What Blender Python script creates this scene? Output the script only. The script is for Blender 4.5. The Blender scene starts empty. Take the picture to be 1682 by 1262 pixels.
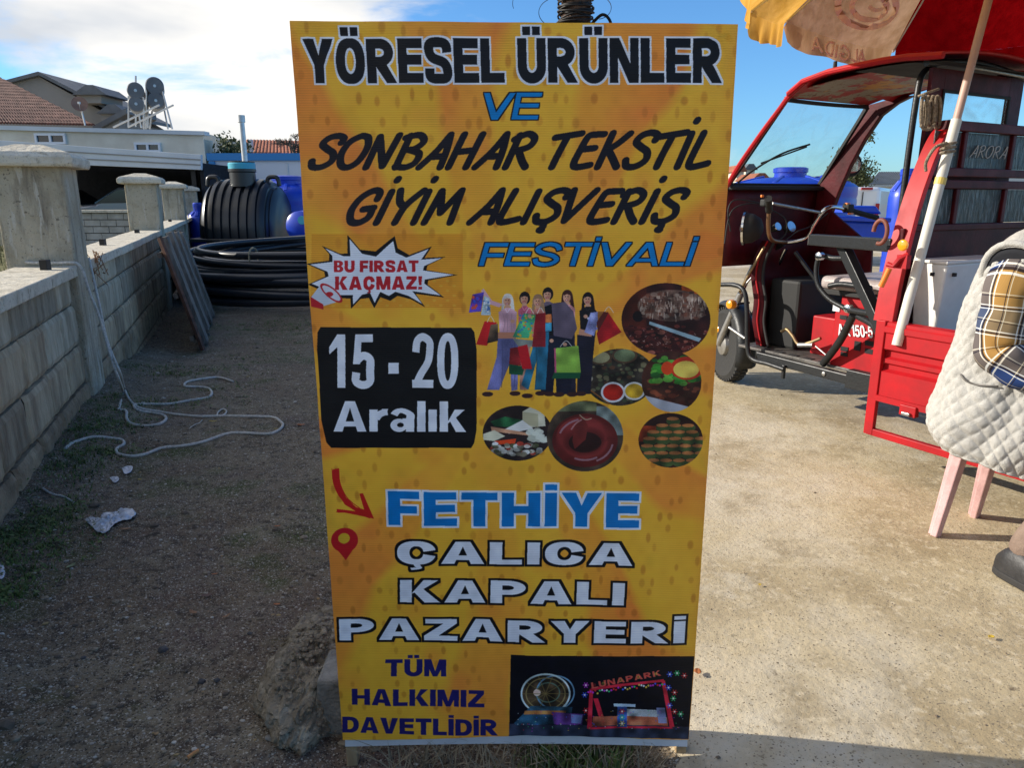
import bpy, bmesh, math, random
import numpy as np
from mathutils import Vector, Matrix, noise

# ---------------------------------------------------------------- camera, sky, sun, exposure
SC = bpy.context.scene
COL = SC.collection
F = 1215.0; CX = 841.0; CY = 631.0; TH = math.atan(305.0 / F)
CT, ST = math.cos(TH), math.sin(TH)
EYE = Vector((0, 0, 1.3))
cam = bpy.data.objects.new('camera', bpy.data.cameras.new('camera'))
COL.objects.link(cam); SC.camera = cam
cam.location = EYE; cam.rotation_euler = (math.pi / 2 - TH, 0, 0)
cam.data.sensor_fit = 'HORIZONTAL'; cam.data.sensor_width = 36; cam.data.lens = F / 1682 * 36
cam.data.clip_start = 0.05; cam.data.clip_end = 3000

SUN_EL = math.radians(23); SUN_AZ = math.radians(8)        # from the left (-X), a little beyond the sign
sdir = Vector((-math.cos(SUN_EL) * math.cos(SUN_AZ), math.cos(SUN_EL) * math.sin(SUN_AZ), math.sin(SUN_EL)))
sl = bpy.data.lights.new('sun', 'SUN'); sun = bpy.data.objects.new('sun', sl); COL.objects.link(sun)
sun.rotation_euler = sdir.to_track_quat('Z', 'Y').to_euler()
sl.energy = 4.7; sl.angle = math.radians(0.5); sl.color = (1.0, 0.93, 0.82)

world = bpy.data.worlds.new('World'); SC.world = world; world.use_nodes = True
nt = world.node_tree; N = nt.nodes; L = nt.links
for n in list(N): N.remove(n)
out = N.new('ShaderNodeOutputWorld'); bg = N.new('ShaderNodeBackground'); L.new(bg.outputs[0], out.inputs[0])
sky = N.new('ShaderNodeTexSky'); sky.sky_type = 'NISHITA'; sky.sun_disc = False
sky.sun_elevation = SUN_EL
sky.sun_rotation = math.atan2(sdir.x, sdir.y)
sky.air_density = 1.0; sky.dust_density = 0.35; sky.ozone_density = 2.2; sky.altitude = 0
tc = N.new('ShaderNodeTexCoord')
mp = N.new('ShaderNodeMapping'); mp.inputs['Scale'].default_value = (1.0, 1.0, 3.2); mp.inputs['Location'].default_value = (3.1, 0.4, 0.55)
L.new(tc.outputs['Generated'], mp.inputs[0])
nz = N.new('ShaderNodeTexNoise'); nz.inputs['Scale'].default_value = 2.6; nz.inputs['Detail'].default_value = 9; nz.inputs['Roughness'].default_value = 0.56; nz.inputs['Distortion'].default_value = 0.35
L.new(mp.outputs[0], nz.inputs['Vector'])
# the cloud bank lies over the left half of the sky and thins out to the right
sx = N.new('ShaderNodeSeparateXYZ'); L.new(tc.outputs['Generated'], sx.inputs[0])
bank = N.new('ShaderNodeMapRange'); bank.inputs[1].default_value = -0.30; bank.inputs[2].default_value = 0.30; bank.inputs[3].default_value = 0.075; bank.inputs[4].default_value = -0.22
L.new(sx.outputs['X'], bank.inputs[0])
ad = N.new('ShaderNodeMath'); ad.operation = 'ADD'; L.new(nz.outputs[0], ad.inputs[0]); L.new(bank.outputs[0], ad.inputs[1])
cr = N.new('ShaderNodeMapRange'); cr.interpolation_type = 'SMOOTHSTEP'; cr.inputs[1].default_value = 0.43; cr.inputs[2].default_value = 0.60; cr.inputs[4].default_value = 0.97
L.new(ad.outputs[0], cr.inputs[0])
nz2 = N.new('ShaderNodeTexNoise'); nz2.inputs['Scale'].default_value = 3.4; nz2.inputs['Detail'].default_value = 5
L.new(mp.outputs[0], nz2.inputs['Vector'])
cc = N.new('ShaderNodeValToRGB'); cc.color_ramp.elements[0].position = 0.34; cc.color_ramp.elements[0].color = (4.0, 4.2, 4.5, 1); cc.color_ramp.elements[1].position = 0.62; cc.color_ramp.elements[1].color = (7.0, 6.7, 6.2, 1)
L.new(nz2.outputs[0], cc.inputs[0])
tint = N.new('ShaderNodeMix'); tint.data_type = 'RGBA'; tint.blend_type = 'MULTIPLY'; tint.inputs[0].default_value = 1.0
tint.inputs[7].default_value = (0.47, 0.79, 1.12, 1)
L.new(sky.outputs[0], tint.inputs[6])
mx = N.new('ShaderNodeMix'); mx.data_type = 'RGBA'
L.new(cr.outputs[0], mx.inputs[0]); L.new(tint.outputs[2], mx.inputs[6]); L.new(cc.outputs[0], mx.inputs[7])
L.new(mx.outputs[2], bg.inputs[0]); bg.inputs[1].default_value = 0.122
vs = SC.view_settings; vs.view_transform = 'Standard'; vs.look = 'None'; vs.gamma = 1; vs.exposure = 0.5
vs.use_curve_mapping = False
try:
    SC.cycles.max_bounces = 8; SC.cycles.transparent_max_bounces = 12
except Exception: pass

# ---------------------------------------------------------------- helpers
def ray(x, y):
    u = (x - CX) / F; v = (CY - y) / F
    return Vector((u, CT + v * ST, -ST + v * CT))
def at(x, y, Y):
    d = ray(x, y); return EYE + d * (Y / d.y)
def onz(x, y, z=0.0):
    d = ray(x, y); return EYE + d * ((z - EYE.z) / d.z)
R = math.radians
rnd = random.Random(7)

def lin(c):
    return tuple((v / 12.92 if v <= 0.04045 else ((v + 0.055) / 1.055) ** 2.4) for v in c)
def rgb(r, g, b): return lin((r / 255, g / 255, b / 255))

MATS = {}
def mat(name, col=(.5, .5, .5), rough=.6, metal=0.0, var=0.0, vscale=8.0, col2=None, bump=0.0, bscale=60.0,
        trans=0.0, alpha=1.0, spec=0.5, coat=0.0, streak=None, ramp=(.35, .65), detail=6, sheen=0, stretch=(1, 1, 1)):
    """one procedural material: two colours mixed by noise, fine bump"""
    if name in MATS: return MATS[name]
    m = bpy.data.materials.new(name); m.use_nodes = True; MATS[name] = m
    t = m.node_tree; b = t.nodes['Principled BSDF']
    b.inputs['Roughness'].default_value = rough; b.inputs['Metallic'].default_value = metal
    b.inputs['Specular IOR Level'].default_value = spec
    b.inputs['Coat Weight'].default_value = coat
    b.inputs['Transmission Weight'].default_value = trans; b.inputs['Alpha'].default_value = alpha
    tcn = t.nodes.new('ShaderNodeTexCoord'); mpn = t.nodes.new('ShaderNodeMapping'); mpn.inputs['Scale'].default_value = stretch
    geo = t.nodes.new('ShaderNodeNewGeometry')
    t.links.new(geo.outputs['Position'], mpn.inputs[0])
    c2 = col2 if col2 else tuple(v * (1 - var) for v in col)
    if col2 or var:
        n1 = t.nodes.new('ShaderNodeTexNoise'); n1.inputs['Scale'].default_value = vscale; n1.inputs['Detail'].default_value = detail; n1.inputs['Roughness'].default_value = .62
        t.links.new(mpn.outputs[0], n1.inputs['Vector'])
        r = t.nodes.new('ShaderNodeValToRGB'); r.color_ramp.elements[0].position = ramp[0]; r.color_ramp.elements[1].position = ramp[1]
        r.color_ramp.elements[0].color = (*c2, 1); r.color_ramp.elements[1].color = (*col, 1)
        t.links.new(n1.outputs[0], r.inputs[0]); co_ = r.outputs[0]
        if streak:                                   # each copy of the piece has its own tone
            oi = t.nodes.new('ShaderNodeObjectInfo'); mr = t.nodes.new('ShaderNodeMapRange'); mr.inputs[3].default_value = 1 - streak; mr.inputs[4].default_value = 1 + streak; t.links.new(oi.outputs['Random'], mr.inputs[0])
            hs = t.nodes.new('ShaderNodeHueSaturation'); t.links.new(mr.outputs[0], hs.inputs['Value']); t.links.new(co_, hs.inputs['Color']); co_ = hs.outputs[0]
        t.links.new(co_, b.inputs['Base Color'])
        rr = t.nodes.new('ShaderNodeMapRange'); rr.inputs[3].default_value = min(1, rough * 1.25); rr.inputs[4].default_value = rough * .8
        t.links.new(n1.outputs[0], rr.inputs[0]); t.links.new(rr.outputs[0], b.inputs['Roughness'])
    else:
        b.inputs['Base Color'].default_value = (*col, 1)
    if bump:
        n2 = t.nodes.new('ShaderNodeTexNoise'); n2.inputs['Scale'].default_value = bscale; n2.inputs['Detail'].default_value = 6
        t.links.new(mpn.outputs[0], n2.inputs['Vector'])
        bp = t.nodes.new('ShaderNodeBump'); bp.inputs['Strength'].default_value = bump; bp.inputs['Distance'].default_value = .01
        t.links.new(n2.outputs[0], bp.inputs['Height']); t.links.new(bp.outputs[0], b.inputs['Normal'])
    return m

def tag(o, label=None, cat=None, group=None, kind=None):
    if label: o['label'] = label
    if cat: o['category'] = cat
    if group: o['group'] = group
    if kind: o['kind'] = kind
    return o
def empty(name, loc, label, cat, group=None, rz=0):
    o = bpy.data.objects.new(name, None); COL.objects.link(o); o.location = loc; o.rotation_euler.z = rz
    o.empty_display_size = .1
    return tag(o, label, cat, group)

class MB:
    """collects shapes in world coordinates; build() links them as one mesh"""
    def __init__(s): s.v = []; s.f = []
    def add(s, vs_, fs):
        b = len(s.v); s.v += [tuple(v) for v in vs_]; s.f += [tuple(b + i for i in f) for f in fs]; return s
    def box(s, c, size, M=None):
        c = Vector(c); h = Vector(size) / 2; pts = []
        for dx, dy, dz in ((-1,-1,-1),(1,-1,-1),(1,1,-1),(-1,1,-1),(-1,-1,1),(1,-1,1),(1,1,1),(-1,1,1)):
            p = Vector((dx * h.x, dy * h.y, dz * h.z)); pts.append(c + (M @ p if M else p))
        return s.add(pts, [(3,2,1,0),(4,5,6,7),(0,1,5,4),(1,2,6,5),(2,3,7,6),(3,0,4,7)])
    def hexa(s, b, t):
        n = len(b)
        return s.add(list(b) + list(t), [tuple(reversed(range(n))), tuple(range(n, 2 * n))] + [(i, (i + 1) % n, n + (i + 1) % n, n + i) for i in range(n)])
    def prism(s, pts, vec):
        vec = Vector(vec); pts = [Vector(p) for p in pts]
        return s.hexa(pts, [p + vec for p in pts])
    def bar(s, a, b, w, h, up=(0, 0, 1)):
        a = Vector(a); b = Vector(b); d = (b - a).normalized(); up = Vector(up)
        x = d.cross(up)
        if x.length < 1e-4: x = d.cross(Vector((1, 0, 0)))
        x.normalize(); y = x.cross(d)
        q = [x * w / 2 + y * h / 2, -x * w / 2 + y * h / 2, -x * w / 2 - y * h / 2, x * w / 2 - y * h / 2]
        return s.hexa([a + k for k in q], [b + k for k in q])
    def tube(s, pts, r, n=8, closed=False, cap=True, rs=None):
        pts = [Vector(p) for p in pts]; m = len(pts); rings = []; prev = None
        for i, p in enumerate(pts):
            if closed: d = pts[(i + 1) % m] - pts[i - 1]
            else: d = pts[min(i + 1, m - 1)] - pts[max(i - 1, 0)]
            if d.length < 1e-9: d = Vector((0, 0, 1))
            d.normalize()
            if prev is None:
                a = Vector((0, 0, 1)) if abs(d.z) < .9 else Vector((1, 0, 0))
                x = d.cross(a).normalized()
            else:
                x = prev - d * prev.dot(d)
                if x.length < 1e-6: x = d.cross(Vector((0, 0, 1)))
                x.normalize()
            prev = x; y = d.cross(x); rr = rs[i] if rs else r
            rings.append([p + (x * math.cos(2 * math.pi * k / n) + y * math.sin(2 * math.pi * k / n)) * rr for k in range(n)])
        vv = [q for g in rings for q in g]; ff = []
        for i in range(m if closed else m - 1):
            j = (i + 1) % m
            for k in range(n): ff.append((i * n + k, i * n + (k + 1) % n, j * n + (k + 1) % n, j * n + k))
        if not closed and cap: ff += [tuple(reversed(range(n))), tuple((m - 1) * n + k for k in range(n))]
        return s.add(vv, ff)
    def lathe(s, prof, c, axis=(0, 0, 1), n=24, ref=None):
        c = Vector(c); ax = Vector(axis).normalized(); a = Vector(ref) if ref else (Vector((0, 0, 1)) if abs(ax.z) < .9 else Vector((1, 0, 0)))
        x = ax.cross(a).normalized(); y = ax.cross(x); vv = []; m = len(prof)
        for r, h in prof:
            for k in range(n):
                t = 2 * math.pi * k / n; vv.append(c + ax * h + (x * math.cos(t) + y * math.sin(t)) * max(r, 1e-5))
        ff = [(i * n + k, (i + 1) * n + k, (i + 1) * n + (k + 1) % n, i * n + (k + 1) % n) for i in range(m - 1) for k in range(n)]
        ff += [tuple(range(n)), tuple(reversed([(m - 1) * n + k for k in range(n)]))]
        return s.add(vv, ff)
    def cyl(s, a, b, r, n=16):
        a = Vector(a); b = Vector(b); return s.lathe([(r, 0), (r, (b - a).length)], a, b - a, n)
    def grid(s, P):
        """P: rows of points"""
        nr, nc = len(P), len(P[0])
        return s.add([p for row in P for p in row], [(i * nc + j, i * nc + j + 1, (i + 1) * nc + j + 1, (i + 1) * nc + j) for i in range(nr - 1) for j in range(nc - 1)])
    def mesh(s, name, off=(0, 0, 0)):
        off = Vector(off); me = bpy.data.meshes.new(name)
        me.from_pydata([tuple(Vector(v) - off) for v in s.v], [], s.f); me.update(); return me
    def build(s, name, m, parent=None, smooth=False, bevel=0, origin=None, seg=2, solid=0, sub=0, label=None):
        root = parent
        while root is not None and root.parent is not None: root = root.parent
        if root is not None: off = root.location
        elif origin is not None: off = Vector(origin)
        else:
            a = np.array(s.v); off = Vector((float(a[:, 0].mean()), float(a[:, 1].mean()), float(a[:, 2].min())))
        me = s.mesh(name, off)
        bm = bmesh.new(); bm.from_mesh(me); bmesh.ops.recalc_face_normals(bm, faces=bm.faces); bm.to_mesh(me); bm.free()
        o = bpy.data.objects.new(name, me); COL.objects.link(o)
        if parent is not None: o.parent = parent
        else: o.location = off
        if isinstance(m, (list, tuple)):
            for q in m: me.materials.append(q)
        else: me.materials.append(m)
        if smooth:
            me.shade_smooth()
            if smooth == 'auto': me.set_sharp_from_angle(angle=R(38))
        if solid:
            md = o.modifiers.new('s', 'SOLIDIFY'); md.thickness = solid; md.offset = 0
        if bevel:
            md = o.modifiers.new('b', 'BEVEL'); md.width = bevel; md.segments = seg; md.limit_method = 'ANGLE'; md.angle_limit = R(35)
        if sub:
            md = o.modifiers.new('u', 'SUBSURF'); md.levels = sub; md.render_levels = sub
        if label: o['label'] = label
        return o

def spline(pts, k=8, closed=False):
    pts = [Vector(p) for p in pts]; n = len(pts); out = []
    for i in range(n if closed else n - 1):
        if closed: p0, p1, p2, p3 = pts[i - 1], pts[i], pts[(i + 1) % n], pts[(i + 2) % n]
        else: p0, p1, p2, p3 = pts[max(i - 1, 0)], pts[i], pts[i + 1], pts[min(i + 2, n - 1)]
        for j in range(k):
            t = j / k
            out.append(.5 * ((2 * p1) + (-p0 + p2) * t + (2 * p0 - 5 * p1 + 4 * p2 - p3) * t * t + (-p0 + 3 * p1 - 3 * p2 + p3) * t ** 3))
    if not closed: out.append(pts[-1])
    return out
def smooth01(a, b, x):
    t = max(0, min(1, (x - a) / (b - a))); return t * t * (3 - 2 * t)
def gz(x, y):
    """height of the dirt path: it falls away behind the first pillar"""
    return -0.22 * smooth01(4.5, 8.0, y) * smooth01(-.3, -1.7, x) * (1 - .75 * smooth01(14, 22, y))
def fbm(x, y, z=0, o=4): return noise.fractal((x, y, z), 1.0, 2.0, o)
# ---------------------------------------------------------------- printing on the banner (flat print, drawn in code)
D = 1.49                               # the banner stands in the plane y = D
BX0, BX1, BZ0, BZ1 = -0.43, 0.44, 0.03, 1.64
PPM = 1500
IW, IH = int((BX1 - BX0) * PPM), int((BZ1 - BZ0) * PPM)
def toimg(p):
    d = ray(p[0], p[1]); k = D / d.y
    return ((d.x * k - BX0) * PPM, (EYE.z + d.z * k - BZ0) * PPM)
def fill(poly, M=None):
    """(window, mask) of a polygon given in image pixels, even-odd"""
    P = np.array(poly, float); x0 = max(0, int(P[:, 0].min()) - 1); x1 = min(IW, int(P[:, 0].max()) + 2)
    y0 = max(0, int(P[:, 1].min()) - 1); y1 = min(IH, int(P[:, 1].max()) + 2)
    if x1 <= x0 or y1 <= y0: return (0, 0, 0, 0), np.zeros((0, 0), bool)
    m = np.zeros((y1 - y0, x1 - x0 + 1), np.int32); ys = np.arange(y0, y1) + .5
    Q = np.roll(P, -1, 0)
    for (ax, ay), (bx, by) in zip(P, Q):
        if ay == by: continue
        lo, hi = min(ay, by), max(ay, by); s = (ys >= lo) & (ys < hi)
        if not s.any(): continue
        xs = ax + (ys[s] - ay) * (bx - ax) / (by - ay)
        xi = np.clip(np.ceil(xs - .5).astype(int) - x0, 0, x1 - x0)
        np.add.at(m, (np.nonzero(s)[0], xi), 1)
    return (x0, y0, x1, y1), (np.cumsum(m, 1)[:, :-1] % 2).astype(bool)
def bez(pts, k=6): return [(p.x, p.y) for p in spline([(a, b, 0) for a, b in pts], k)]
def rect(x0, y0, x1, y1): return [(x0, y0), (x1, y0), (x1, y1), (x0, y1)]
def ell(cx, cy, rx, ry, n=40, a0=0, a1=360, e=2.0):
    o = []
    for i in range(n + (a1 - a0 != 360)):
        t = R(a0 + (a1 - a0) * i / n); c, s = math.cos(t), math.sin(t)
        o.append((cx + rx * math.copysign(abs(c) ** (2 / e), c), cy + ry * math.copysign(abs(s) ** (2 / e), s)))
    return o
def stroke(pts, s, t, k=6):
    P = bez(pts, k) if len(pts) > 2 else pts; A = []; B = []
    for i, p in enumerate(P):
        a = P[max(i - 1, 0)]; b = P[min(i + 1, len(P) - 1)]; dx, dy = b[0] - a[0], b[1] - a[1]; l = math.hypot(dx, dy) or 1
        nx, ny = -dy / l, dx / l; A.append((p[0] + nx * s / 2, p[1] + ny * t / 2)); B.append((p[0] - nx * s / 2, p[1] - ny * t / 2))
    return A + B[::-1]
def glyph(c, s, t):
    """heavy sans letters: (width, [(sign, polygon)])"""
    base = {'İ': 'I', 'Ö': 'O', 'Ü': 'U', 'Ç': 'C', 'Ş': 'S'}.get(c, c); w = .80; g = []
    P = lambda q: g.append((1, q)); H = lambda q: g.append((-1, q))
    if base == 'I': w = s; P(rect(0, 0, s, 1))
    elif base == 'L': w = .70; P(rect(0, 0, s, 1)); P(rect(0, 0, w, t))
    elif base == 'E': w = .74; P(rect(0, 0, s, 1)); P(rect(0, 0, w, t)); P(rect(0, 1 - t, w * .98, 1)); P(rect(0, .5 - t / 2 + .02, w * .94, .5 + t / 2 + .02))
    elif base == 'F': w = .70; P(rect(0, 0, s, 1)); P(rect(0, 1 - t, w, 1)); P(rect(0, .46 - t / 2, w * .92, .46 + t / 2))
    elif base == 'T': w = .80; P(rect(0, 1 - t, w, 1)); P(rect(w / 2 - s / 2, 0, w / 2 + s / 2, 1))
    elif base == 'H': w = .86; P(rect(0, 0, s, 1)); P(rect(w - s, 0, w, 1)); P(rect(0, .5 - t / 2, w, .5 + t / 2))
    elif base == 'N': w = .86; P(rect(0, 0, s * .92, 1)); P(rect(w - s * .92, 0, w, 1)); P([(0, 1), (s * 1.05, 1), (w, 0), (w - s * 1.05, 0)])
    elif base == 'M': w = 1.02; P(rect(0, 0, s * .88, 1)); P(rect(w - s * .88, 0, w, 1)); P([(0, 1), (s * 1.2, 1), (w / 2 + s * .3, 0), (w / 2 - s * .38, 0)]); P([(w, 1), (w - s * 1.2, 1), (w / 2 - s * .3, 0), (w / 2 + s * .38, 0)])
    elif base == 'V': w = .90; P([(0, 1), (s * 1.12, 1), (w / 2, .27), (w - s * 1.12, 1), (w, 1), (w / 2 + s * .58, 0), (w / 2 - s * .58, 0)])
    elif base == 'A':
        w = .94; P([(0, 0), (s * 1.08, 0), (w / 2, .78), (w - s * 1.08, 0), (w, 0), (w / 2 + s * .6, 1), (w / 2 - s * .6, 1)])
        P([(.16, .17), (w - .16, .17), (w - .16 - .06, .17 + t * .95), (.22, .17 + t * .95)])
    elif base == 'Y': w = .90; P([(0, 1), (s * 1.2, 1), (w / 2, .62), (w - s * 1.2, 1), (w, 1), (w / 2 + s / 2, .40), (w / 2 + s / 2, 0), (w / 2 - s / 2, 0), (w / 2 - s / 2, .40)])
    elif base == 'K': w = .90; P(rect(0, 0, s, 1)); P([(s * .9, .36), (w - s * 1.35, 1), (w - .02, 1), (s + (w - s) * .42, .60), (w + .02, 0), (w - s * 1.25, 0), (s + (w - s) * .10, .44), (s * .9, .38)])
    elif base == 'Z': w = .78; P(rect(0, 0, w, t)); P(rect(.03, 1 - t, w - .02, 1)); P([(0, t * .98), (w - s * 1.25, 1 - t), (w - .02, 1 - t * .98), (s * 1.25, t)])
    elif base in 'O0': w = .86 if base == 'O' else .70; P(ell(w / 2, .5, w / 2, .52, e=2.35)); H(ell(w / 2, .5, w / 2 - s, .52 - t * 1.02, e=2.2))
    elif base == 'G':
        w = .86; P(stroke([(w - s * .5, .72), (w * .7, .92), (w * .42, .93), (w * .14, .7), (w * .1, .4), (w * .3, .08), (w * .6, .07), (w - s * .5, .25), (w - s * .5, .45)], s, t)); P(rect(w * .55, .38, w, .38 + t))
    elif base == 'C':
        w = .84; P(ell(w / 2, .5, w / 2, .52, e=2.35)); H(ell(w / 2, .5, w / 2 - s, .52 - t * 1.05, e=2.2)); H([(w * .5, .5), (w * 1.05, .64), (w * 1.05, .34)]); H([(w * .62, .42), (w * 1.05, .62), (w * 1.05, .36), (w * .62, .56)])
    elif base == 'U': w = .84; P([(0, 1)] + ell(w / 2, .36, w / 2, .38, 24, 180, 360) + [(w, 1)]); H([(s, 1.01)] + ell(w / 2, .38, w / 2 - s, .38 - t, 24, 180, 360) + [(w - s, 1.01)])
    elif base == 'D': w = .84; P([(0, 0)] + ell(w * .42, .5, w * .58, .5, 24, -90, 90, 2.4) + [(0, 1)]); H([(s, t)] + ell(w * .42, .5, w * .58 - s, .5 - t, 24, -90, 90, 2.3) + [(s, 1 - t)])
    elif base in 'PR':
        w = .80; P(rect(0, 0, s, 1)); y0 = .37
        P([(0, y0)] + ell(w * .5, (1 + y0) / 2, w * .5, (1 - y0) / 2, 20, -90, 90) + [(0, 1)]); H([(s, y0 + t)] + ell(w * .48, (1 + y0) / 2, w * .52 - s, max(.03, (1 - y0) / 2 - t), 20, -90, 90) + [(s, 1 - t)])
        if base == 'R': w = .88; P([(.30, .40), (.30 + s * .95, .46), (w, 0), (w - s * 1.12, 0), (.26, .38)])
    elif base == 'B':
        w = .80
        P([(0, .46)] + ell(w * .5, .75, w * .46, .25, 16, -90, 90) + [(0, 1)]); P([(0, 0)] + ell(w * .5, .28, w * .5, .28, 16, -90, 90) + [(0, .56)])
        H([(s, .60)] + ell(w * .47, .71, w * .46 - s, .11, 12, -90, 90) + [(s, .82)]); H([(s, t * .9)] + ell(w * .48, .30, w * .5 - s, .12, 12, -90, 90) + [(s, .42)])
    elif base == 'S':
        w = .80; P(stroke([(w - s * .5, .68), (w * .78, .86), (w * .5, 1 - t / 2 + .02), (w * .2, .87), (s * .5, .71), (w * .3, .56), (w * .7, .45), (w - s * .5, .28), (w * .78, .12), (w * .5, t / 2 - .02), (w * .2, .13), (s * .5, .32)], s, t))
    elif base == '2':
        w = .70; P(stroke([(s * .5, .66), (w * .24, .87), (w * .5, 1 - t / 2 + .02), (w * .8, .86), (w - s * .5, .70), (w * .74, .48), (w * .42, .26), (s * .6, .08)], s, t)); P(rect(0, 0, w, t)); H(rect(-.1, -.3, w, 0))
    elif base == '5':
        w = .70; P(rect(.10, 1 - t, w * .94, 1)); P([(.02, .44), (.02 + s * .9, .44), (.10 + s * .8, 1), (.10, 1)]); P(stroke([(s * .5, .50), (w * .5, .63 - t * .2), (w * .8, .53), (w - s * .5, .33), (w * .8, .12), (w * .5, t / 2 - .02), (w * .18, .12), (s * .5, .29)], s, t))
    elif base == '1': w = .52; P(rect(w - s, 0, w, 1)); P([(0, .62), (0, .76), (w - s, 1.0), (w - s * .5, 1), (w - s * .5, .7), (w - s, .76)])
    elif base == '-': w = .30; P(rect(0, .34, w, .34 + t))
    elif base == '!': w = s; P([(0, 1), (s, 1), (s * .82, .32), (s * .18, .32)]); P(rect(0, 0, s, .2))
    elif base == 'l': w = s; P(rect(0, 0, s, 1))
    elif base == 'ı': w = s; P(rect(0, 0, s, .73))
    elif base == 'k': w = .74; P(rect(0, 0, s, 1)); P([(s * .9, .30), (w - s * 1.3, .73), (w - .02, .73), (s + (w - s) * .45, .46), (w + .02, 0), (w - s * 1.15, 0), (s + (w - s) * .12, .33), (s * .9, .24)])
    elif base == 'r': w = .52; P(rect(0, 0, s, .73)); P(stroke([(s * .8, .42), (w * .62, .60), (w, .64)], s * .9, t * 1.1)); P([(s, .5), (w * .7, .75), (w + .02, .75), (w - .05, .55), (s * 1.2, .45)])
    elif base == 'a':
        w = .68; P(rect(w - s, 0, w, .45)); P(stroke([(.10, .55), (w * .3, .67), (w * .55, .68), (w - s * .5, .56), (w - s * .5, .4)], s, t * .85)); P(ell(w * .36, .21, w * .36, .22)); H(ell(w * .42, .22, w * .14, .075)); P(rect(w * .5, .30, w - .05, .44))
    else: w = .38
    if c in 'ÖÜ': P(rect(w * .5 - .26, 1.07, w * .5 - .03, 1.26)); P(rect(w * .5 + .03, 1.07, w * .5 + .26, 1.26))
    if c == 'İ': P(rect(0, 1.07, s, 1.24))
    if c in 'ÇŞ': P(stroke([(w * .5, .02), (w * .54, -.10), (w * .56, -.17), (w * .36, -.22)], .14, .10))
    return w, g
BR = {  # brush letters: centre lines of round strokes
 'S': (.62, [[(.60, .78), (.62, .92), (.45, 1), (.22, .93), (.12, .74), (.3, .58), (.5, .44), (.54, .2), (.34, .02), (.1, .02), (.02, .2)]]),
 'O': (.70, [[(.4, 1), (.15, .82), (.04, .45), (.14, .1), (.34, 0), (.56, .18), (.66, .6), (.58, .92), (.4, 1)]]),
 'N': (.70, [[(.08, 0), (.12, .96)], [(.12, .96), (.5, .04)], [(.5, .04), (.62, 1)]]),
 'B': (.66, [[(.1, 0), (.16, .98)], [(.06, .92), (.4, 1), (.58, .8), (.42, .58), (.2, .54)], [(.3, .54), (.58, .42), (.56, .14), (.34, 0), (.08, .04)]]),
 'A': (.66, [[(0, 0), (.3, .5), (.5, 1)], [(.5, 1), (.56, .5), (.56, 0)], [(.22, .32), (.56, .34)]]),
 'H': (.70, [[(.06, 0), (.14, 1)], [(.52, 0), (.62, 1)], [(.1, .46), (.58, .52)]]),
 'R': (.68, [[(.08, 0), (.14, .96)], [(.04, .84), (.34, 1), (.56, .86), (.5, .62), (.16, .48)], [(.26, .5), (.44, .2), (.60, 0)]]),
 'T': (.62, [[(.02, .88), (.3, .93), (.68, 1)], [(.34, .94), (.26, .4), (.22, 0)]]),
 'E': (.60, [[(.6, .97), (.34, .96), (.2, .9), (.12, .5), (.08, .1), (.2, 0), (.52, .06)], [(.12, .52), (.48, .56)]]),
 'K': (.68, [[(.08, 0), (.16, 1)], [(.62, .98), (.4, .7), (.16, .48)], [(.2, .5), (.42, .22), (.58, 0)]]),
 'İ': (.26, [[(.08, 0), (.14, .96)], [(.16, 1.32), (.17, 1.36)]]),
 'I': (.26, [[(.08, 0), (.14, .96)]]),
 'L': (.56, [[(.14, .98), (.06, .4), (.04, .08), (.16, 0), (.52, .1)]]),
 'G': (.70, [[(.6, .74), (.6, .94), (.42, 1), (.16, .78), (.04, .4), (.14, .06), (.36, 0), (.56, .16), (.58, .42)], [(.34, .42), (.60, .46)]]),
 'Y': (.60, [[(.04, 1), (.14, .66), (.3, .5)], [(.66, 1), (.34, .52), (.24, 0)]]),
 'M': (.84, [[(.04, 0), (.16, .98)], [(.16, .98), (.36, .3)], [(.36, .3), (.68, 1)], [(.68, 1), (.72, 0)]]),
 'V': (.66, [[(.06, 1), (.14, .04)], [(.14, .04), (.66, 1)]]),
}
BR['D'] = (.66, [[(.06, 0), (.06, 1)], [(.06, 1), (.4, .95), (.6, .6), (.55, .2), (.3, .02), (.06, 0)]])
BR['Ş'] = (.62, BR['S'][1] + [[(.30, 0), (.32, -.16)], [(.26, -.24), (.32, -.26)]])
def capsules(pts, r, k=5):
    P = bez(pts, k) if len(pts) > 2 else pts; o = []
    for i, p in enumerate(P):
        o.append(ell(p[0], p[1], r[0], r[1], 12))
        if i:
            a = P[i - 1]; dx, dy = p[0] - a[0], p[1] - a[1]; l = math.hypot(dx / r[0], dy / r[1]) or 1
            nx, ny = -dy / r[1] / l * r[0], dx / r[0] / l * r[1]
            o.append([(a[0] + nx, a[1] + ny), (p[0] + nx, p[1] + ny), (p[0] - nx, p[1] - ny), (a[0] - nx, a[1] - ny)])
    return o
def layout(text, s=.26, t=.20, gap=.07, brush=None):
    """[(sign, polygon)] in a unit box 0..1 x 0..1"""
    x = 0; G = []
    for c in text:
        if c == ' ': x += .34; continue
        if brush:
            w, st = BR[c]; g = [(1, q) for p in st for q in capsules(p, brush)]
        else: w, g = glyph(c, s, t)
        # holes are cut from their own letter only
        G.append([(sg, [(x + a, b) for a, b in q]) for sg, q in g]); x += w + gap
    x -= gap
    return [[(sg, [(a / x, b) for a, b in q]) for sg, q in g] for g in G]
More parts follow.
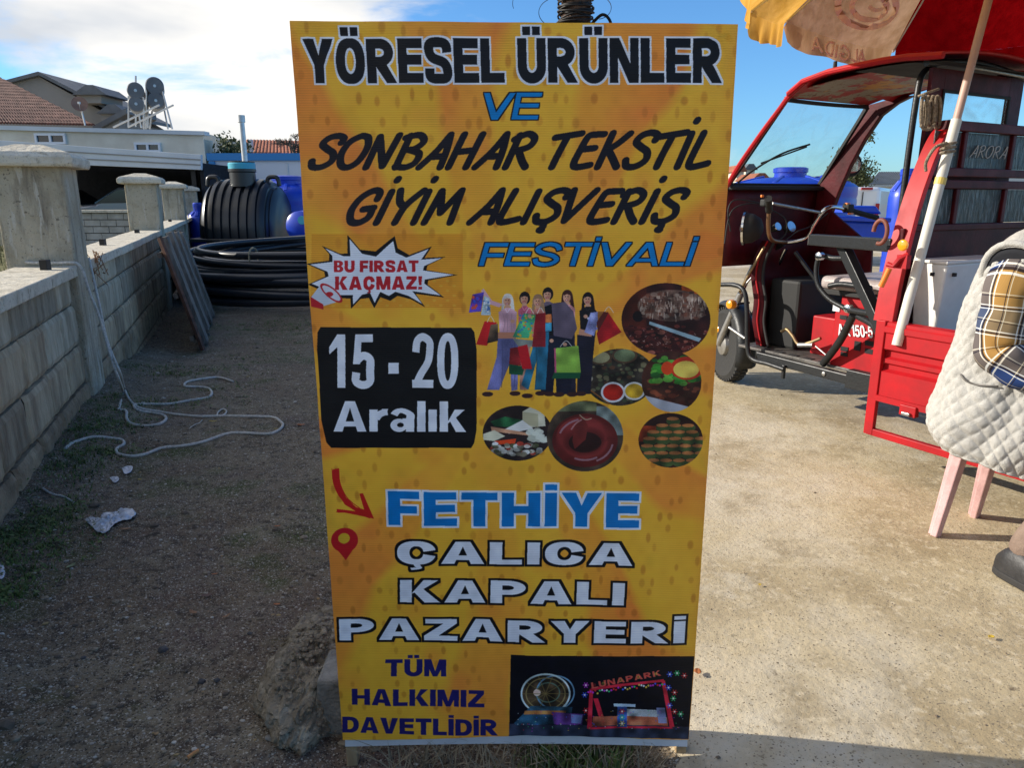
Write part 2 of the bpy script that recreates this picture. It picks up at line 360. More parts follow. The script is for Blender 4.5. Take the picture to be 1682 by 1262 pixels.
def banner_image():
    rs = np.random.RandomState(4)
    img = np.zeros((IH, IW, 3), np.float32)
    yy, xx = np.mgrid[0:IH, 0:IW].astype(np.float32)
    def vn(cw, ch, seed):
        r_ = np.random.RandomState(seed).rand(ch + 2, cw + 2); gx = np.linspace(0, cw, IW); gy = np.linspace(0, ch, IH)
        ix = gx.astype(int); fx = gx - ix; iy = gy.astype(int); fy = gy - iy; fx = fx * fx * (3 - 2 * fx); fy = fy * fy * (3 - 2 * fy)
        a = r_[iy][:, ix]; b = r_[iy][:, ix + 1]; c = r_[iy + 1][:, ix]; d = r_[iy + 1][:, ix + 1]
        return (a * (1 - fx) + b * fx) * (1 - fy)[:, None] + (c * (1 - fx) + d * fx) * fy[:, None]
    n1, n2, n3 = vn(6, 11, 1), vn(14, 26, 2), vn(50, 90, 3)
    # printed sunburst: orange wedges on yellow
    c0 = toimg((838, 620)); th = np.arctan2(yy - c0[1], (xx - c0[0]) * 1.1); rad = np.hypot((xx - c0[0]) / IW, (yy - c0[1]) / IH)
    wedge = np.sin(th * 11 + 1.2 + 1.3 * (n1 - .5)) * .5 + .5
    wg = np.clip((wedge - .50) * 4.5, 0, 1) * np.clip((rad - .10) * 3.2, 0, 1) * (.45 + .9 * n1)
    wg = np.clip(.72 * wg + .4 * np.clip((n2 - .62) * 3, 0, 1), 0, 1)[..., None]
    yel = np.array([254, 188, 54]) / 255.; org = np.array([248, 142, 56]) / 255.; grn = np.array([236, 184, 52]) / 255.
    img[:] = yel * (1 - wg) + org * wg
    gm = np.clip((n2 * n1 - .38) * 3, 0, .5)[..., None] * (1 - wg); img[:] = img * (1 - gm) + grn * gm
    edge = np.clip(1 - np.minimum(xx, IW - xx) / 70., 0, 1)[..., None] * .35; img[:] = img * (1 - edge) + org * .9 * edge
    # mottled dots
    r_ = random.Random(5); dst = np.zeros((IH, IW), np.float32)
    st = 56
    for j in range(IH // st + 2):
        for i in range(IW // st + 2):
            if r_.random() < .42: continue
            x = i * st + (j % 2) * st / 2 + r_.uniform(-17, 17); y = j * st + r_.uniform(-17, 17); rx, ry = r_.uniform(6, 10), r_.uniform(11, 17)
            x0, x1, y0, y1 = int(max(0, x - 30)), int(min(IW, x + 30)), int(max(0, y - 45)), int(min(IH, y + 45))
            if x1 <= x0 or y1 <= y0: continue
            q = ((xx[y0:y1, x0:x1] - x) / rx) ** 2 + ((yy[y0:y1, x0:x1] - y) / ry) ** 2
            dst[y0:y1, x0:x1] = np.maximum(dst[y0:y1, x0:x1], np.clip((1.7 - q) * .8, 0, 1) * r_.uniform(.18, .42))
    dd = dst[..., None]; img[:] = img * (1 - dd) + (np.array([172, 92, 28]) / 255.) * dd
    def paint(win, m, col, a=1.0, ns=0):
        x0, y0, x1, y1 = win
        if x1 <= x0: return
        col = np.array(col) / 255.; sub_ = img[y0:y1, x0:x1]
        if ns: c_ = col * (1 + ns * (n3[y0:y1, x0:x1][..., None] - .5) * 2 + ns * .8 * (rs.rand(y1 - y0, x1 - x0, 1) - .5))
        else: c_ = np.broadcast_to(col, sub_.shape)
        sub_[m] = sub_[m] * (1 - a) + np.clip(c_[m], 0, 1) * a
    def poly(pts, col, a=1.0, ns=0, clip=None):
        w_, m = fill([toimg(p) for p in pts])
        if clip is not None and m.size: m = m & clip[w_[1]:w_[3], w_[0]:w_[2]]
        paint(w_, m, col, a, ns)
    def shift_dil(m, r):
        for ax in (0, 1):
            o = m.copy()
            k = 1
            for d_ in range(1, r + 1):
                if ax == 0: o[d_:] |= m[:-d_]; o[:-d_] |= m[d_:]
                else: o[:, d_:] |= m[:, :-d_]; o[:, :-d_] |= m[:, d_:]
            m = o
        return m
    def text(txt, quad, col, s=.26, t=.20, gap=.07, brush=None, outlines=(), ns=.03):
        (tlx, tly), (trx, try_), (brx, bry), (blx, bly) = quad
        full = np.zeros((IH, IW), bool)
        for g in layout(txt, s, t, gap, brush):
            loc = np.zeros((IH, IW), bool) if any(sg < 0 for sg, q in g) else full
            for sg, q in g:
                pts = []
                for a, b in q:
                    bx = blx + (brx - blx) * a; by = bly + (bry - bly) * a; tx = tlx + (trx - tlx) * a; ty = tly + (try_ - tly) * a
                    pts.append(toimg((bx + (tx - bx) * b, by + (ty - by) * b)))
                w_, m = fill(pts)
                if not m.size: continue
                if sg > 0: loc[w_[1]:w_[3], w_[0]:w_[2]] |= m
                else: loc[w_[1]:w_[3], w_[0]:w_[2]] &= ~m
            if loc is not full: full |= loc
        ys, xs = np.nonzero(full); p = 24; w_ = (max(0, xs.min() - p), max(0, ys.min() - p), min(IW, xs.max() + p), min(IH, ys.max() + p))
        m = full[w_[1]:w_[3], w_[0]:w_[2]]
        for r, c in outlines: paint(w_, shift_dil(m, r), c, 1, ns)
        paint(w_, m, col, 1, ns)
    def box(x0, y0, x1, y1): return [(x0, y0), (x1, y0), (x1, y1), (x0, y1)]
    K = (14, 13, 18); WH = (236, 238, 246); BL = (0, 132, 206)
    # --- titles
    text('YÖRESEL ÜRÜNLER', [(496, 63), (1187, 62), (1186, 136), (501, 136)], K, .27, .22, .06, outlines=[(5, WH)])
    text('VE', [(795, 153), (892, 152), (883, 196), (786, 197)], BL, .15, .15, .02, outlines=[(3, K)])
    text('SONBAHAR TEKSTİL', [(528, 223), (1182, 217), (1162, 274), (506, 275)], (18, 14, 26), gap=.06, brush=(.098, .10))
    text('GİYİM ALIŞVERİŞ', [(588, 313), (1130, 312), (1108, 364), (566, 366)], (18, 14, 26), gap=.06, brush=(.098, .105))
    text('FESTİVALİ', [(797, 399), (1146, 398), (1133, 437), (786, 437)], BL, .15, .16, .05, outlines=[(3, K)])
    # --- starburst panel
    poly(box(512, 384, 760, 506), (226, 140, 34), .55)
    for k in range(22):
        for j in range(6):
            if (k + j) % 2 == 0: poly([(515 + k * 11 + q[0], 462 + j * 8 + q[1]) for q in ell(0, 0, 3.2, 2, 8)], (240, 178, 60), .8)
    bp_ = [(571, 386), (592, 410), (617, 413), (640, 394), (648, 388), (653, 408), (672, 419), (709, 405), (697, 424), (731, 422), (702, 436), (700, 444), (751, 452), (703, 461), (702, 468), (729, 489), (682, 483), (698, 505), (675, 492), (653, 486), (641, 494), (625, 488), (615, 506), (606, 489), (592, 491), (577, 507), (576, 490), (555, 489), (507, 467), (535, 454), (533, 446), (504, 433), (541, 428), (541, 417), (529, 404), (560, 417), (571, 416)]
    cxb, cyb = 622, 448
    poly([(cxb + (x - cxb) * 1.0, cyb + (y - cyb) * 1.0) for x, y in bp_], K)
    poly([(cxb + (x - cxb) * (1 - 5.5 / max(30, math.hypot(x - cxb, y - cyb))) , cyb + (y - cyb) * (1 - 8.5 / max(30, math.hypot(x - cxb, y - cyb)))) for x, y in bp_], WH)
    RD = (196, 32, 44)
    text('BU FIRSAT', box(549, 428, 687, 447), RD, .28, .24, .10, outlines=[(1, (235, 225, 232))])
    text('KAÇMAZ!', box(551, 454, 693, 476), RD, .28, .24, .10)
    poly([(511, 489), (528, 466), (560, 494), (530, 503)], (206, 212, 222)); poly([(511, 487), (532, 500), (532, 508), (512, 503)], RD)
    poly([(545 + (x * .82 - y * .3), 481 + (y * .75 + x * .62)) for x, y in ell(0, 0, 22, 11)], RD); poly([(545 + (x * .82 - y * .3), 481 + (y * .75 + x * .62)) for x, y in ell(0, 0, 18, 8)], (222, 222, 230)); poly(ell(542, 483, 6, 4), RD)
    # --- date block
    poly([(527, 537), (774, 539), (779, 546), (783, 575), (783, 705), (779, 727), (774, 735), (544, 736), (536, 727), (528, 690), (521, 575), (522, 546)], (15, 14, 17), 1, .05)
    text('15', box(541, 549, 615, 637), WH, .26, .15, .22); poly(box(638, 596, 655, 614), WH); text('20', box(677, 549, 753, 637), WH, .24, .15, .12)
    text('Aralık', box(548, 659, 765, 709), WH, .24, .18, .08)
    # --- ovals of food
    def oval(cx, cy, rx, ry, col, ns=.3):
        w_, m = fill([toimg(p) for p in ell(cx, cy, rx, ry, 60)]); full = np.zeros((IH, IW), bool); full[w_[1]:w_[3], w_[0]:w_[2]] = m
        paint(w_, m, col, 1, ns); return full
    def blobs(cl, n, x0, x1, y0, y1, r0, r1, cols, seed, ns=.3, asp=.6):
        q = random.Random(seed)
        for _ in range(n):
            x, y, r2 = q.uniform(x0, x1), q.uniform(y0, y1), q.uniform(r0, r1); poly(ell(x, y, r2, r2 * asp, 12), q.choice(cols), .9, ns, cl)
    c1 = oval(1094, 525, 73, 60, (52, 22, 20), .5)
    poly(box(1120, 464, 1180, 492), (196, 82, 22), .9, .5, c1); poly(box(1024, 470, 1062, 545), (74, 28, 16), .8, .4, c1); poly(ell(1048, 520, 9, 9, 14), (24, 12, 14), 1, 0, c1)
    poly(ell(1104, 502, 57, 26, 30), (104, 78, 66), 1, .45, c1)
    blobs(c1, 130, 1055, 1160, 480, 524, 2.5, 7, [(138, 110, 94), (86, 58, 48), (164, 140, 122), (60, 34, 30), (112, 66, 50)], 3)
    blobs(c1, 170, 1025, 1160, 536, 584, 2, 7, [(72, 28, 26), (118, 52, 44), (48, 20, 20), (150, 86, 70), (92, 36, 30)], 4)
    q_ = random.Random(12)
    for _ in range(150):
        x = q_.uniform(1050, 1158); y0_ = 502 - 24 * (1 - ((x - 1104) / 58) ** 2) ** .5 if abs(x - 1104) < 57 else 500; y = q_.uniform(y0_, 1004 - y0_ - 6); l_ = q_.uniform(4, 11); poly(stroke([(x, y), (x + q_.uniform(-2, 2), y + l_)], q_.uniform(1, 2.4), 1), q_.choice([(176, 150, 132), (126, 92, 76), (52, 30, 26), (92, 60, 48), (206, 186, 168)]), .75, .2, c1)
    for _ in range(60): x, y = q_.uniform(1026, 1160), q_.uniform(540, 582); poly(stroke([(x, y), (x + q_.uniform(-4, 4), y + q_.uniform(-3, 3))], 1.1, 1.1), (216, 176, 160), .7, 0, c1)
    poly([(1067, 528), (1152, 556), (1148, 562), (1066, 533)], (160, 186, 196), 1, .1, c1)
    c2 = oval(1018, 620, 58, 47, (50, 44, 38), .5)
    blobs(c2, 150, 962, 1076, 575, 664, 2, 5, [(92, 98, 70), (58, 68, 48), (120, 112, 84), (42, 34, 30), (84, 56, 40)], 5, asp=.7)
    for (a, b, r1, r2, cB, cF) in ((986, 587, 19, 12, (84, 62, 44), (146, 140, 104)), (1026, 584, 21, 13, (90, 66, 50), (104, 116, 84)), (1007, 645, 20, 17, (214, 214, 218), (172, 32, 20)), (1042, 643, 18, 15, (220, 218, 214), (218, 172, 44)), (967, 622, 7, 6, (150, 140, 124), (170, 160, 140))):
        poly(ell(a, b, r1, r2), cB, 1, .1, c2); poly(ell(a, b, r1 * .82, r2 * .8), cF, 1, .3, c2)
    for k in range(7): poly([(964 + k * 4, 636 + k * 3), (1000 + k * 3, 662 + k * 2), (1000 + k * 3, 664 + k * 2), (964 + k * 4, 638 + k * 3)], (150, 92, 50), .9, 0, c2)
    c3 = oval(1103, 627, 49, 50, (64, 36, 28), .4)
    blobs(c3, 46, 1066, 1150, 620, 664, 4, 8, [(98, 46, 32), (66, 28, 22), (128, 66, 44)], 6, asp=.55)
    blobs(c3, 60, 1070, 1152, 588, 632, 4, 9, [(58, 134, 46), (96, 168, 62), (38, 96, 40)], 7)
    poly(ell(1128, 605, 27, 19), (206, 52, 30), 1, .1, c3); poly(ell(1127, 607, 21, 14), (234, 200, 90), 1, .12, c3); poly(ell(1096, 605, 10, 11), (222, 70, 30), 1, .1, c3)
    poly([(1050, 648), (1130, 668), (1150, 664), (1146, 676), (1100, 680), (1052, 662)], (196, 200, 212), .9, .1, c3)
    c4 = oval(850, 711, 57, 45, (44, 32, 32), .3)
    poly([(806, 692), (830, 684), (858, 690), (850, 702), (812, 700)], (36, 88, 52), 1, .5, c4)
    poly([(858, 676), (872, 668), (894, 676), (896, 700), (872, 702), (858, 696)], (226, 218, 190), 1, .05, c4); poly([(858, 676), (884, 680), (884, 702), (858, 696)], (196, 186, 150), 1, .05, c4)
    poly([(826, 706), (858, 690), (876, 704), (836, 712)], (240, 236, 226), 1, .04, c4); poly([(806, 700), (872, 712), (872, 716), (808, 708)], (206, 150, 116), 1, .2, c4)
    poly([(794, 712), (812, 706), (830, 716), (812, 724), (794, 722)], (226, 220, 190), 1, .06, c4)
    blobs(c4, 16, 868, 904, 706, 724, 5, 8, [(226, 228, 210), (204, 206, 186)], 8, .05); poly([(812, 724), (848, 720), (846, 728), (816, 730)], (192, 62, 30), 1, .3, c4)
    blobs(c4, 60, 806, 896, 728, 746, 3, 7, [(190, 186, 172), (120, 112, 92), (176, 60, 44), (86, 92, 60), (226, 224, 214)], 9)
    c5 = oval(961, 717, 63, 58, (68, 54, 44), .4)
    poly(box(915, 660, 980, 676), (112, 118, 84), .9, .3, c5); poly(box(980, 668, 1026, 716), (128, 142, 138), .9, .3, c5)
    poly(ell(961, 724, 54, 44), (98, 32, 30), 1, .1, c5); poly(ell(961, 727, 27, 17), (48, 20, 18), 1, .1, c5)
    for k in range(9): poly(ell(961 - k * .8, 724 - k * 1.2, 50 - k * 1.4, 40 - k * 1.4, 50) + ell(961, 727, 28 + k * 1.2, 18 + k * 1.2, 50)[::-1], (104 + k * 7, 34 + k * 3, 32 + k * 3), .22, .06, c5)
    poly([(940, 724), (944, 700), (958, 686), (966, 700), (962, 722), (944, 738)], (112, 38, 34), 1, .1, c5)
    for a0, rr in ((10, 46), (200, 44), (60, 40)): poly(stroke([(961 + rr * math.cos(R(a0 + k * 14)), 724 + rr * .8 * math.sin(R(a0 + k * 14))) for k in range(5)], 3.2, 3.2), (186, 156, 168), .65, 0, c5)
    poly(stroke([(938, 706), (946, 696), (956, 690)], 2.5, 2.5), (196, 150, 150), .7, 0, c5); poly(stroke([(952, 682), (962, 690), (972, 688)], 2, 2), (190, 170, 140), .8, 0, c5)
    c6 = oval(1102, 724, 53, 45, (46, 24, 20), .3)
    poly(box(1050, 700, 1078, 726), (150, 52, 24), .8, .4, c6)
    for rj, n, y in ((0, 1, 692), (1, 3, 703), (2, 4, 714), (3, 5, 725), (4, 5, 737), (5, 5, 749), (6, 4, 761)):
        for k in range(n):
            x = 1106 + (k - (n - 1) / 2) * 21 + (rj % 2) * 4; poly(ell(x, y, 11.5, 7), (62, 78, 42), 1, .35, c6); poly(ell(x - 1, y - 4, 10, 3), (184, 110, 62), .9, .3, c6)
    # --- shoppers with bags
    SK = (222, 164, 134)
    def body(x, top, w, hair, shirt, trou, h0=488, foot=644, longh=True, tr=None):
        poly(ell(x, top + 10, 9, 11, 18), hair, 1, .25); 
        if longh: poly([(x - 9, top + 8), (x + 9, top + 8), (x + 12, top + 32), (x + 4, top + 34), (x + 5, top + 20), (x - 6, top + 20), (x - 5, top + 33), (x - 11, top + 30)], hair, 1, .3)
        poly(ell(x - 1, top + 12, 6.2, 8.4, 18), SK, 1, .06); poly([(x - 4, top + 16), (x + 3, top + 16), (x + 4, top + 26), (x - 5, top + 26)], SK)
        poly(ell(x - 1.2, top + 16.2, 2.8, 1.3, 10), (176, 66, 62)); poly([(x - 3.4, top + 15.8), (x + 1, top + 15.8), (x - 1.2, top + 16.9)], (250, 240, 240)); poly([(x - 5, top + 4), (x + 4, top + 3), (x + 5, top + 8), (x - 1, top + 6.4), (x - 6, top + 9)], hair, 1, .2)
        poly(ell(x + 2.4, top + 13, 2.2, 6, 10), (184, 122, 96), .6); poly(ell(x - 3, top + 10.4, 1.1, .8, 8), (50, 34, 30)); poly(ell(x + 1, top + 10.4, 1.1, .8, 8), (50, 34, 30)); poly(ell(x - 1, top + 13.5, .9, 1.3, 8), (196, 134, 106), .8)
        poly([(x - w, top + 30), (x - 3, top + 23), (x + 4, top + 23), (x + w, top + 30), (x + w - 2, top + 70), (x - w + 2, top + 70)], shirt, 1, .22)
        dk = tuple(v * .72 for v in shirt)
        for q_ in (-.55, -.1, .45): poly(stroke([(x + w * q_, top + 32), (x + w * q_ * .7 + 1, top + 48), (x + w * q_ * 1.1, top + 68)], 1.6, 1.2), dk, .55)
        poly(stroke([(x - 4, top + 24), (x - 1, top + 30), (x + 4, top + 24)], 1.2, 1.2), tuple(min(255, v * 1.2 + 20) for v in shirt), .8)
        if tr: 
            for q in tr:
                poly(q, trou, 1, .3); mxx = sum(p[0] for p in q) / len(q); poly(stroke([(mxx + 1, 560), (mxx + 2, 600), (mxx, 636)], 1.8, 1.8), tuple(v * .68 for v in trou), .6)
    body(862, 480, 11, (30, 24, 26), (222, 110, 134), (180, 130, 110), tr=[[(852, 560), (872, 560), (866, 640), (854, 640)]], longh=False)
    body(932, 477, 13, (64, 34, 28), (226, 150, 150), (40, 38, 56), tr=[[(922, 545), (944, 545), (946, 645), (934, 645)]])
    body(966, 481, 14, (26, 20, 24), (26, 24, 30), (34, 32, 50), tr=[[(954, 548), (978, 548), (968, 645), (950, 645)]])
    poly([(952, 540), (974, 546), (970, 558), (950, 552)], (206, 148, 122)); poly([(948, 550), (976, 554), (970, 648), (948, 648)], (32, 30, 46), 1, .1)
    body(900, 473, 16, (28, 22, 24), (98, 84, 100), (30, 34, 56), tr=[[(890, 545), (912, 545), (908, 645), (896, 645)]], longh=False)
    poly([(896, 500), (928, 496), (942, 512), (948, 540), (938, 560), (908, 565)], (104, 90, 106), 1, .12); poly([(882, 508), (906, 500), (910, 560), (888, 560)], (20, 20, 28)); poly([(884, 518), (906, 516), (906, 530), (884, 530)], (206, 110, 60), 1, .6); poly([(884, 532), (906, 530), (906, 544), (884, 545)], (60, 140, 170), 1, .6)
    poly([(890, 548), (942, 558), (938, 648), (914, 648), (912, 600), (908, 648), (888, 648)], (26, 28, 46), 1, .1)
    body(884, 484, 12, (148, 114, 86), (196, 120, 104), (40, 110, 140), tr=[[(880, 545), (902, 545), (896, 640), (878, 640), (882, 590), (868, 640), (856, 632), (874, 575)]])
    body(834, 483, 15, (216, 206, 196), (232, 178, 192), (118, 118, 172), tr=[[(818, 548), (848, 550), (840, 590), (820, 640), (800, 640), (816, 586)], [(836, 556), (852, 560), (850, 640), (840, 642)]])
    poly([(820, 505), (804, 500), (790, 478), (794, 474), (808, 494), (826, 500)], (228, 176, 186)); poly([(818, 546), (846, 546), (846, 556), (818, 556)], (196, 130, 100)); 
    for x, y in ((801, 647), (846, 646), (866, 650), (888, 646), (902, 647), (918, 648), (940, 648), (954, 647)): poly(ell(x, y, 9, 4), (62, 36, 36))
    poly([(776, 484), (795, 480), (790, 512), (770, 514)], (86, 66, 168), 1, .5); poly([(795, 486), (804, 490), (806, 518), (790, 518)], (176, 196, 206), 1, .5)
    poly([(796, 528), (816, 530), (800, 568), (782, 566)], (206, 30, 34), 1, .08); poly([(806, 534), (818, 532), (818, 560), (800, 564)], (84, 66, 50), 1, .6)
    poly([(860, 515), (882, 518), (868, 556), (842, 554)], (70, 170, 120), 1, .3); qb = random.Random(8)
    for _ in range(34): poly(ell(qb.uniform(848, 876), qb.uniform(518, 552), 2, 2, 7), qb.choice([(236, 150, 50), (60, 130, 190), (170, 210, 90)]), .9)
    for _ in range(14): poly(ell(qb.uniform(776, 794), qb.uniform(488, 510), 2.4, 3, 7), qb.choice([(226, 90, 60), (60, 90, 210), (150, 60, 170)]), .9)
    for _ in range(16): poly(ell(qb.uniform(794, 804), qb.uniform(490, 514), 1.8, 1.8, 7), qb.choice([(60, 110, 190), (240, 240, 245)]), .9)
    for _ in range(16): poly(ell(qb.uniform(966, 980), qb.uniform(518, 546), 1.8, 2.4, 7), qb.choice([(90, 90, 200), (230, 230, 250)]), .9)
    for hx, hy in ((842, 528), (870, 520), (928, 566), (962, 520), (906, 560)): poly(ell(hx, hy, 3.6, 3.2, 10), (222, 164, 134), 1, .1)
    for hx, hy, w9 in ((870, 512, 7), (888, 512, 6), (930, 566, 10), (806, 526, 6), (1000, 510, 8)): poly(stroke([(hx - w9, hy + 4), (hx, hy - 6), (hx + w9, hy + 4)], 1.1, 1.1), (240, 236, 228), .85); poly([(842, 556), (880, 560), (876, 570), (850, 568)], (146, 150, 140), 1, .2)
    poly([(880, 516), (896, 514), (896, 570), (874, 570)], (150, 32, 40), 1, .2); poly([(838, 572), (852, 570), (856, 600), (836, 600)], (152, 34, 36), 1, .3); poly([(836, 598), (862, 602), (858, 616), (836, 614)], (26, 84, 54), 1, .2); poly([(850, 570), (866, 566), (874, 606), (858, 606)], (200, 26, 36))
    poly([(912, 572), (950, 568), (954, 612), (914, 612)], (144, 190, 74), 1, .2); poly([(910, 612), (954, 612), (952, 622), (906, 622)], (24, 88, 56)); poly([(910, 572), (913, 572), (914, 612), (911, 612)], (200, 90, 120))
    poly([(970, 514), (986, 512), (976, 552), (960, 546)], (156, 160, 216), 1, .5); poly([(982, 512), (992, 512), (992, 540), (982, 540)], (176, 112, 52), 1, .2); poly([(998, 512), (1021, 546), (984, 566), (980, 548)], (190, 28, 34), 1, .2); poly([(982, 546), (1000, 514), (992, 512), (980, 530)], (96, 36, 30))
    # --- arrow and pin
    RA = (204, 30, 26)
    poly([(546, 772), (556, 770), (558, 795), (568, 818), (584, 834), (598, 838), (590, 812), (596, 811), (613, 850), (614, 853), (580, 846), (553, 841), (553, 837), (584, 841), (566, 830), (552, 808), (546, 788)], RA)
    for o_ in (0, 6, 11): poly(stroke([(545 + o_, 770), (548 + o_, 796), (560 + o_, 820), (580 + o_, 836)], 1.2, 1.2), RA)
    poly(stroke([(552, 842), (580, 844), (608, 852)], 1.6, 1.6), RA)
    poly(ell(566, 888, 22, 20), (196, 26, 34)); poly([(544, 892), (588, 892), (578, 906), (568, 921), (556, 906)], (196, 26, 34)); poly(ell(565, 885, 9.5, 8.5), (228, 178, 44))
    # --- place
    text('FETHİYE', [(637, 807), (1051, 811), (1049, 867), (638, 863)], (0, 122, 196), .27, .22, .10, outlines=[(7, WH)])
    for txt, q in (('ÇALICA', [(652, 890), (1040, 892), (1038, 928), (652, 927)]), ('KAPALI', [(657, 953), (1026, 956), (1024, 993), (657, 990)]), ('PAZARYERİ', [(557, 1017), (1126, 1020), (1124, 1056), (558, 1052)])):
        text(txt, q, WH, .27, .22, .11, outlines=[(8, K)])
    NV = (34, 30, 104)
    text('TÜM', box(633, 1084, 733, 1111), NV, .27, .22, .08); text('HALKIMIZ', box(578, 1132, 796, 1159), NV, .27, .22, .08); text('DAVETLİDİR', box(562, 1179, 818, 1205), NV, .27, .22, .08)
    # --- night photo of the fairground
    pq = [(839, 1075), (1140, 1078), (1131, 1216), (836, 1209)]
    w_, m = fill([toimg(p) for p in pq]); cl = np.zeros((IH, IW), bool); cl[w_[1]:w_[3], w_[0]:w_[2]] = m; paint(w_, m, (8, 9, 22), 1, .2)
    poly([(830, 1186), (1140, 1196), (1140, 1220), (830, 1216)], (50, 56, 74), 1, .4, cl)
    def ring(cx, cy, rx, ry, wd, col, a=1, rot=-.25):
        o = ell(cx, cy, rx, ry, 50); i_ = ell(cx, cy, rx - wd, ry - wd, 50); q = o + [o[0]] + [i_[0]] + i_[::-1]
        poly(q, col, a, .2, cl)
    poly(ell(896, 1138, 39, 32), (74, 58, 40), .9, .7, cl); ring(912, 1136, 32, 29, 2.5, (110, 150, 176)); ring(896, 1138, 41, 34, 3, (206, 224, 222)); ring(896, 1138, 33, 27, 2, (150, 130, 84)); ring(900, 1136, 20, 17, 2, (96, 120, 104)); poly(ell(882, 1136, 6, 6), (250, 206, 186), 1, .2, cl)
    for k in range(10): a = k * .628; poly(stroke([(896, 1138), (896 + 38 * math.cos(a), 1138 + 31 * math.sin(a))], 1.3, 1.3), (140, 120, 70), .7, 0, cl)
    poly([(872, 1158), (940, 1160), (936, 1186), (850, 1190), (844, 1186)], (44, 84, 106), .9, .7, cl); poly([(862, 1166), (930, 1166), (928, 1172), (860, 1172)], (196, 120, 60), .9, .6, cl)
    poly([(906, 1168), (958, 1172), (956, 1190), (910, 1188)], (110, 64, 140), 1, .5, cl); poly([(938, 1172), (956, 1174), (954, 1188), (938, 1186)], (140, 170, 220), .8, .3, cl)
    RP = (226, 44, 66)
    for q in ([(970, 1128), (1090, 1116), (1090, 1120), (971, 1133)], [(968, 1130), (974, 1130), (972, 1196), (964, 1196)], [(1086, 1118), (1092, 1118), (1108, 1196), (1100, 1196)], [(964, 1193), (1104, 1196), (1106, 1199), (966, 1197)], [(974, 1146), (982, 1146), (996, 1192), (988, 1192)]): poly(q, RP, 1, .3, cl)
    poly([(974, 1176), (1096, 1180), (1098, 1194), (972, 1192)], (206, 110, 76), .9, .5, cl); poly([(1030, 1166), (1080, 1168), (1080, 1180), (1030, 1178)], (196, 204, 206), .9, .5, cl); poly([(1014, 1158), (1030, 1158), (1030, 1196), (1014, 1196)], (60, 96, 170), 1, .5, cl)
    poly([(1008, 1156), (1044, 1158), (1044, 1163), (1008, 1161)], (196, 220, 240), 1, .2, cl); poly([(1078, 1164), (1092, 1164), (1096, 1190), (1082, 1190)], (150, 160, 206), .9, .4, cl)
    q = random.Random(3); NC = [(230, 50, 50), (60, 206, 120), (60, 100, 240), (240, 200, 80), (210, 60, 210), (240, 240, 240)]
    for k in range(34): x = 966 + k * 3.8; poly(ell(x, 1136 - k * .42 + q.uniform(-2, 4), 1.8, 1.8, 8), q.choice(NC), 1, 0, cl)
    for (x, y, c_) in ((1100, 1108, 2), (1112, 1106, 1), (1124, 1110, 0), (1098, 1130, 2), (1108, 1138, 0), (1106, 1148, 1), (1100, 1160, 2), (1108, 1170, 0), (1118, 1174, 1), (962, 1124, 4), (960, 1140, 2), (962, 1166, 0), (1022, 1170, 0), (1022, 1180, 1), (1022, 1190, 3)):
        for k in range(3): a = k * 1.047; poly(stroke([(x - 5 * math.cos(a), y - 5 * math.sin(a)), (x + 5 * math.cos(a), y + 5 * math.sin(a))], 1.6, 1.6), NC[c_], .9, 0, cl)
        poly(ell(x, y, 1.6, 1.6, 8), (255, 240, 230), 1, 0, cl)
    text('LUNAPARK', [(970, 1120), (1084, 1101), (1086, 1110), (972, 1130)], (226, 96, 80), .24, .2, .14)
    for k in range(8): poly(ell(976 + k * 14.4, 1124 - k * 2.4, 3, 3, 8), NC[(k * 3) % 6], .45, .3, cl)
    for k in range(90): poly(ell(q.uniform(845, 1125), q.uniform(1168, 1200), .9, .9, 6), q.choice(NC), .8, 0, cl)
    # weave of the vinyl
    img *= (1 + .035 * np.sin(yy * 2 * math.pi / 6.5))[..., None] * (1 + .02 * (rs.rand(IH, 1, 1) - .5)) * (1 + .05 * (n3 - .5))[..., None]
    return np.clip(img, 0, 1)
